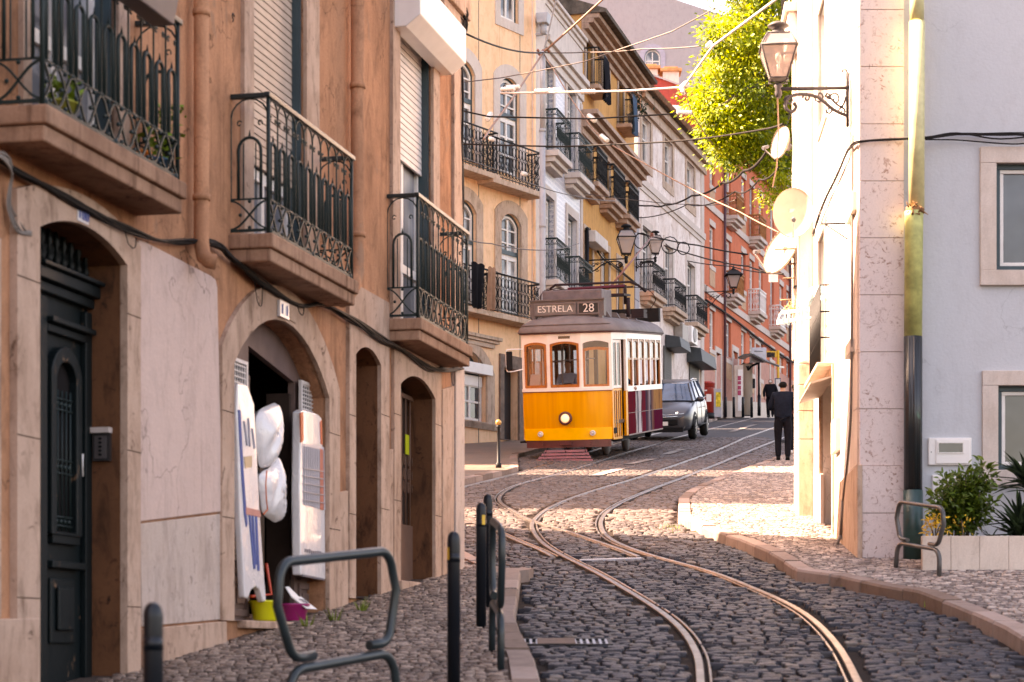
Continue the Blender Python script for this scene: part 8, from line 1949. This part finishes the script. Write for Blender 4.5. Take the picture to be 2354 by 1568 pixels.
# ---------------------------------------------------------------- pole, contact wires and span wires
pd = 54.0; pb0 = Vector(((1247-CX)/FPX*pd, pd, gz(pd)+KERB)); J = P(1249, 121, pd)
pole = thing('catenary_pole', 'grey steel pole behind the tram where the span wires meet', 'pole', pb0)
mb = MB(); mb.tube([pb0, P(1247, 300, pd)], .075, 12); mb.tube([P(1247, 300, pd), P(1247.5, 118, pd)], .062, 12); part('shaft', mb, M['pole'], pole)
mb = MB(); mb.lathe([(.12, 0), (.12, .06), (.085, .09)], pb0, 12)
for y in (300, 520): mb.tube([P(1247, y+3, pd), P(1247, y-3, pd)], .088, 12)
part('collar', mb, M['pole'], pole)
mb = MB(); rr = random.Random(1)
for k in range(8): q = J+Vector((rr.uniform(-.13, .13), rr.uniform(-.1, .1), rr.uniform(-.1, .1))); mb.tube([q, q+Vector((rr.uniform(-.12, .12), 0, rr.uniform(-.1, .12)))], .026, 5)
part('wire_clamps', mb, plain('rusty_clamp', (.26, .10, .06), .7, var=.3), pole)
fl = thing('flue', 'square grey flue cowl standing on a short pipe on the tiled house front', 'flue', F4.at(UT0, z4(79, 1250), .2))
o_ = .2; u = F4.U(1249, o_); mb = MB(); zA, zB, zC = F4.Z(79, u, o_), F4.Z(56, u, o_), F4.Z(33, u, o_); mb.tube([F4.at(u, zA, o_), F4.at(u, zB, o_)], .09, 12); part('pipe', mb, M['pole'], fl); mb = MB(); mb.hexa([F4.at(u-.2, zB, o_-.14), F4.at(u+.2, zB, o_-.14), F4.at(u+.2, zB, o_+.14), F4.at(u-.2, zB, o_+.14), F4.at(u-.2, zC, o_-.17), F4.at(u+.2, zC, o_-.17), F4.at(u+.2, zC, o_+.17), F4.at(u-.2, zC, o_+.17)]); mb.tube([F4.at(u, zA, .2), F4.at(u, zA, -.05)], .05, 6); part('cowl', mb, M['pole'], fl, .02)
def wire(label, pts, r, mat, sagv=.0, ins=(), name='overhead_wire', n=10):
    Q = [p if isinstance(p, Vector) else P(*p) for p in pts]; L = []
    for a, b in zip(Q, Q[1:]): L += sag(a, b, sagv*(b-a).length, n)[(1 if L else 0):]
    t = thing(name, label, 'wire', Q[0]); mb = MB(); mb.tube(L, r, 5); part('strand', mb, mat, t)
    for (x, y, d, sz) in ins:
        c = P(x, y, d); v = (Q[-1]-Q[0]).normalized(); mb = MB(); sz *= .72; mb.tube([c-v*sz*(1-.0)+v*sz*2*k/12 for k in range(13)], [sz*(.34 if k % 2 else .20) for k in range(13)], 8); part('insulator', mb, M['porcelain'], t)
    return t
tan = plain('bronze_wire', (.30, .17, .12), .5, metal=.2); wht = plain('white_span_rod', (.72, .66, .62), .4)
WM = M['wire']
wire('dark twisted wire from the corner of the brown building to the grey pole', [(1068, 76, 40), J], .020, M['cable'], .008)
wire('bronze stay wire rising from the grey pole to the top of the picture', [J, (1320, 58, 53), (1395, -10, 52)], .026, tan)
wire('thin cable climbing from the grey pole past the flue', [J, (1262, 70, 55), (1280, -8, 56)], .020, M['cablegrey'])
wire('bronze stay wire dropping from the grey pole towards the yellow house balcony', [J, (1180, 225, 51), (1128, 295, 49), (1112, 320, 48)], .026, tan, 0, ((1124, 268, 48.8, .28),))
wire('bronze stay wire slanting from the grey pole down to the right', [J, (1317, 233, 53), (1362, 295, 52), (1392, 325, 51), (1480, 375, 50), (1600, 440, 49), (1700, 487, 47), (1813, 545, 44)], .015, tan, .004, ((1389, 318, 51, .26), (1360, 272, 52, .28)))
wire('thick white span rod crossing above the tram', [(1152, 214, 47), (1340, 211, 46), (1440, 209, 45.5), (1562, 201, 45)], .024, wht, 0, ((1245, 210, 46.5, .24), (1275, 207, 46.4, .22), (1352, 211, 46, .24), (1180, 200, 46.9, .22), (1168, 205, 46.9, .24)))
wire('white span rod rising in front of the tree to the upper right', [(1577, 193, 44.6), (1640, 105, 42), (1782, 0, 38), (1840, -44, 36)], .025, wht, 0, ((1573, 198, 44.8, .30), (1630, 102, 42.3, .20)))
wire('dark contact wire with porcelain insulators in front of the arched windows', [(1060, 254, 45), (1124, 268, 45), (1357, 273, 45), (1540, 262, 45), (1580, 258, 45)], .018, M['cable'], .001, ((1573, 259, 45, .22),))
wire('long dark wire running level with the green balconies to the satellite dishes', [(1062, 331, 47), (1290, 337, 46), (1532, 326, 44), (1618, 318, 42), (1762, 296, 38), (1800, 285, 34)], .018, M['cable'], .002)
wire('thin wire rising from the yellow house windows to the tree', [(1063, 189, 47), (1151, 179, 47), (1346, 141, 46), (1410, 118, 46), (1545, 72, 45), (1645, 18, 44)], .012, WM, .003)
wire('thin wire sagging between the ochre cornice and the hill house window', [(1250, 121, 54), (1346, 120, 54), (1480, 112, 52), (1630, 103, 50)], .014, WM, .012)
wire('black twisted cable swinging up across the red house front', [(1452, 470, 72), (1500, 473, 70), (1530, 471, 66), (1590, 450, 60), (1662, 420, 52), (1710, 392, 44), (1762, 350, 36)], .026, M['cable'], .01)
wire('second thin twisted cable below it on the red house front', [(1455, 500, 72), (1580, 470, 62), (1690, 440, 50), (1745, 412, 40), (1790, 385, 34)], .016, M['cable'], .012)
t = wire('cable with wire rings hanging past the peeling house', [(1466, 536, 70), (1522, 549, 68), (1604, 564, 64), (1697, 582, 60), (1720, 585, 60)], .022, M['cable'], .004)
for x, y, rr_ in ((1475, 550, .24), (1540, 560, .26), (1571, 567, .19)):
    d = 67; c = P(x, y+4, d); mb = MB(); mb.tube([c+Vector((rr_*math.cos(w), .02*math.sin(w*3), rr_*math.sin(w))) for w in [k*.5236 for k in range(13)]], .018, 5); part('cable_coil', mb, M['cable'], t)
wire('lower dark wire crossing the red house towards the meter box', [(1527, 565, 66), (1600, 588, 62), (1656, 602, 58), (1720, 612, 52), (1800, 630, 40)], .020, M['cable'], .003)
wire('thin dark wire just above the lamp on the red house', [(1580, 600, 64), (1680, 612, 58), (1770, 628, 50)], .014, M['cable'], .004)
wire('wire dropping from the white insulator down the tree edge', [(1574, 205, 44.8), (1590, 260, 46), (1630, 322, 48), (1660, 352, 50)], .012, tan, .0, ((1570, 212, 44.8, .16),))
wire('cable crossing the lower balconies of the yellow house', [(1062, 548, 46), (1130, 560, 48), (1250, 575, 52), (1330, 560, 56)], .012, WM, .01)
wire('pale wire from the yellow balcony to the tiled house', [(1062, 360, 44), (1160, 395, 47), (1230, 425, 50), (1330, 452, 55), (1420, 462, 60)], .012, WM, .006, ((1130, 320, 46, .2), (1205, 400, 49, .22)))
wire('thin wire across the dark red gable from the ochre house', [(1346, 445, 58), (1480, 462, 58), (1600, 470, 56), (1690, 460, 50)], .010, WM, .01)
wire('tan rope hanging from the large lantern past the small dish', [(1787, 192, 23.6), (1788, 240, 23.8), (1790, 300, 24.6), (1786, 380, 26), (1776, 430, 27.6)], .008, tan)
# ---------------------------------------------------------------- street furniture far up the hill
def z7(x, y): return ((2680+x/2.85)/1.6313, (1250+y/2.85)/1.6313)
dB = 90.5
def at7(x, y, d=dB): return P(*z7(x, y), d)
gB = lambda x, d=dB: Vector(((x-CX)/FPX*d, d, gz(d)+KERB))
pbx = thing('post_box', 'red pillar post box at the corner of the red house', 'post box', gB(1627, 86.4)); b = gB(1627, 86.4)
redp = plain('post_box_red', (.34, .030, .018), .35, var=.15)
mb = MB(); mb.lathe([(.27, 0), (.27, .22)], b, 20); part('plinth', mb, M['iron_black'], pbx)
mb = MB(); mb.lathe([(.245, .22), (.245, 1.20), (.25, 1.22)], b, 24); part('body', mb, redp, pbx)
mb = MB(); mb.lathe([(.25, 1.22), (.275, 1.25), (.275, 1.36), (.30, 1.38), (.30, 1.42), (.20, 1.47), (0, 1.49)], b, 24); part('cap', mb, redp, pbx)
mb = MB(); mb.box(b+Vector((-.10, -.235, 1.10)), (.10, .03, .05)); mb.box(b+Vector((.02, -.25, .8)), (.2, .012, .3)); part('slot_plate', mb, M['white_metal'], pbx)
ub = thing('utility_cabinet', 'pale utility cabinet with a yellow and green poster beside the post box', 'cabinet', gB(1648, 88.6)); b = gB(1648, 88.6)
mb = MB(); mb.box(b+Vector((0, 0, .58)), (.34, .4, 1.16)); part('case', mb, M['pole'], ub, .02); mb = MB(); mb.box(b+Vector((.04, -.205, .72)), (.2, .01, .6)); part('poster', mb, plain('yellow_poster', (.62, .46, .04), .5, var=.6, scale=9), ub)
fb = thing('street_bollard', 'dark bollard nearest the post box in the row along the red house', 'bollard', gB(1668), group='slim bollards along the red house'); b = gB(1668)
mb = MB(); mb.lathe([(.06, -.02), (.055, .80), (.04, .83), (0, .84)], b, 10); part('post', mb, M['bollard'], fb)
for x, lab in ((1687, 'dark bollard in front of the grey advert pillar by the red house'), (1708, 'dark bollard in front of the round stone column'), (1728, 'dark bollard between the column and the sign post'), (1767, 'dark bollard in front of the masked person')):
    dup(fb, gB(x), 0, lab)
ap = thing('advert_pillar', 'slim grey advert panel with a white and pink poster by the bus shelter', 'advert panel', gB(1697, 92)); a, b = at7(206, 345, 92), at7(303, 900, 92)
mb = MB(); mb.box(((a.x+b.x)/2, 92, (a.z+b.z)/2), (b.x-a.x, .25, a.z-b.z)); part('case', mb, M['planterstone'], ap, .02)
a2, b2 = at7(250, 385, 91.8), at7(300, 830, 91.8); mb = MB(); mb.box(((a2.x+b2.x)/2, 91.86, (a2.z+b2.z)/2), (b2.x-a2.x, .02, a2.z-b2.z)); part('poster', mb, M['white_metal'], ap)
mb = MB()
for y0, y1 in ((455, 500), (510, 545), (560, 600), (610, 660)): c = at7(265, (y0+y1)/2, 91.8); mb.box((c.x, 91.84, c.z), (.14, .01, (y1-y0)/2.85/1.6313*94.8/FPX))
part('print', mb, plain('pink_print', (.45, .06, .12), .5), ap)
sh = thing('bus_shelter', 'bus shelter with a curved dark roof on a round stone column', 'bus shelter', gB(1717, 93.5)); c = gB(1717, 93.5)
mb = MB(); mb.lathe([(.24, 0), (.24, 2.1), (.30, 2.12), (.30, 2.2), (.2, 2.22)], c, 16); part('column', mb, M['planterstone'], sh)
mb = MB(); 
for x0, x1 in ((330, 300), (350, 380), (385, 470)): mb.tube(catmull([at7(355, 400, 93.3), at7(x0+10, 350, 93.3), at7(x1, 318, 93.3)], 6), .05, 6)
part('stem', mb, M['iron_black'], sh)
mb = MB(); prof = [(250, 252), (300, 225), (390, 212), (470, 250), (560, 300), (690, 345)]; top = [at7(x, y, 92.2) for x, y in prof]; bot = [at7(x, y+18, 92.2) for x, y in prof]; dv = Vector((.4, 1.5, .15))
rg = [[t_, t_+dv, b_+dv, b_] for t_, b_ in zip(top, bot)]; mb.loft(rg, False, True); part('roof', mb, plain('dark_shelter_roof', (.025, .018, .018), .3), sh)
sg = thing('traffic_sign', 'back of a square grey road sign on a thin post', 'road sign', gB(1745, 93)); c = gB(1745, 93); a, b = at7(389, 156, 93), at7(549, 318, 93)
mb = MB(); mb.tube([c, P(1744, 800, 93)], .045, 8); mb.tube([c, c+Vector((0, 0, .9))], .075, 8); part('post', mb, M['bollard'], sg)
mb = MB(); mb.box(((a.x+b.x)/2, 92.9, (a.z+b.z)/2), (b.x-a.x, .03, a.z-b.z)); part('plate', mb, plain('sign_back_aluminium', (.42, .43, .48), .4, metal=.3), sg, .02)
mb = MB()
for y in (190, 290): p, q = at7(425, y, 92.86), at7(515, y, 92.86); mb.tube([p, q], .022, 5)
part('clamp', mb, M['pole'], sg)
bs = thing('bus_stop_post', 'yellow bus stop post with a yellow flag sign', 'bus stop', gB(1789, 95)); yel = plain('bus_stop_yellow', (.80, .42, .015), .4, var=.08)
mb = MB(); mb.tube([gB(1789, 95), at7(679, 182, 95)], .055, 8); part('post', mb, yel, bs)
a, b = at7(552, 192, 95), at7(662, 260, 95); mb = MB(); mb.box(((a.x+b.x)/2, 94.95, (a.z+b.z)/2), (b.x-a.x, .05, a.z-b.z)); part('flag', mb, yel, bs, .01)
mb = MB()
for y in (210, 222, 236, 250):
    r5 = random.Random(y)
    for k in range(7): p = at7(565+12*k, y, 94.9); mb.box(p, (.08*r5.uniform(.4, 1), .01, .05))
part('print', mb, plain('dark_print', (.05, .04, .04), .5), bs)
a, b = at7(645, 480, 94.5), at7(706, 640, 94.5); mb = MB(); mb.box(((a.x+b.x)/2, 94.5, (a.z+b.z)/2), (b.x-a.x, .06, a.z-b.z)); tb = part('timetable_case', mb, plain('timetable_blue', (.03, .045, .12), .4), bs); mb = MB(); mb.box(((a.x+b.x)/2, 94.45, (a.z+b.z)/2), ((b.x-a.x)*.78, .02, (a.z-b.z)*.86)); part('timetable', mb, M['white_metal'], tb)
wl_2 = at7(415, 537, 96.5); mb = MB(); mb.box(wl_2, (.14, .15, .42)); ww = mb.build('wall_lamp', M['iron_black'], None, bevel=.02); tag(ww, 'small dark wall lamp box on the red house behind the sign post', 'wall lamp')
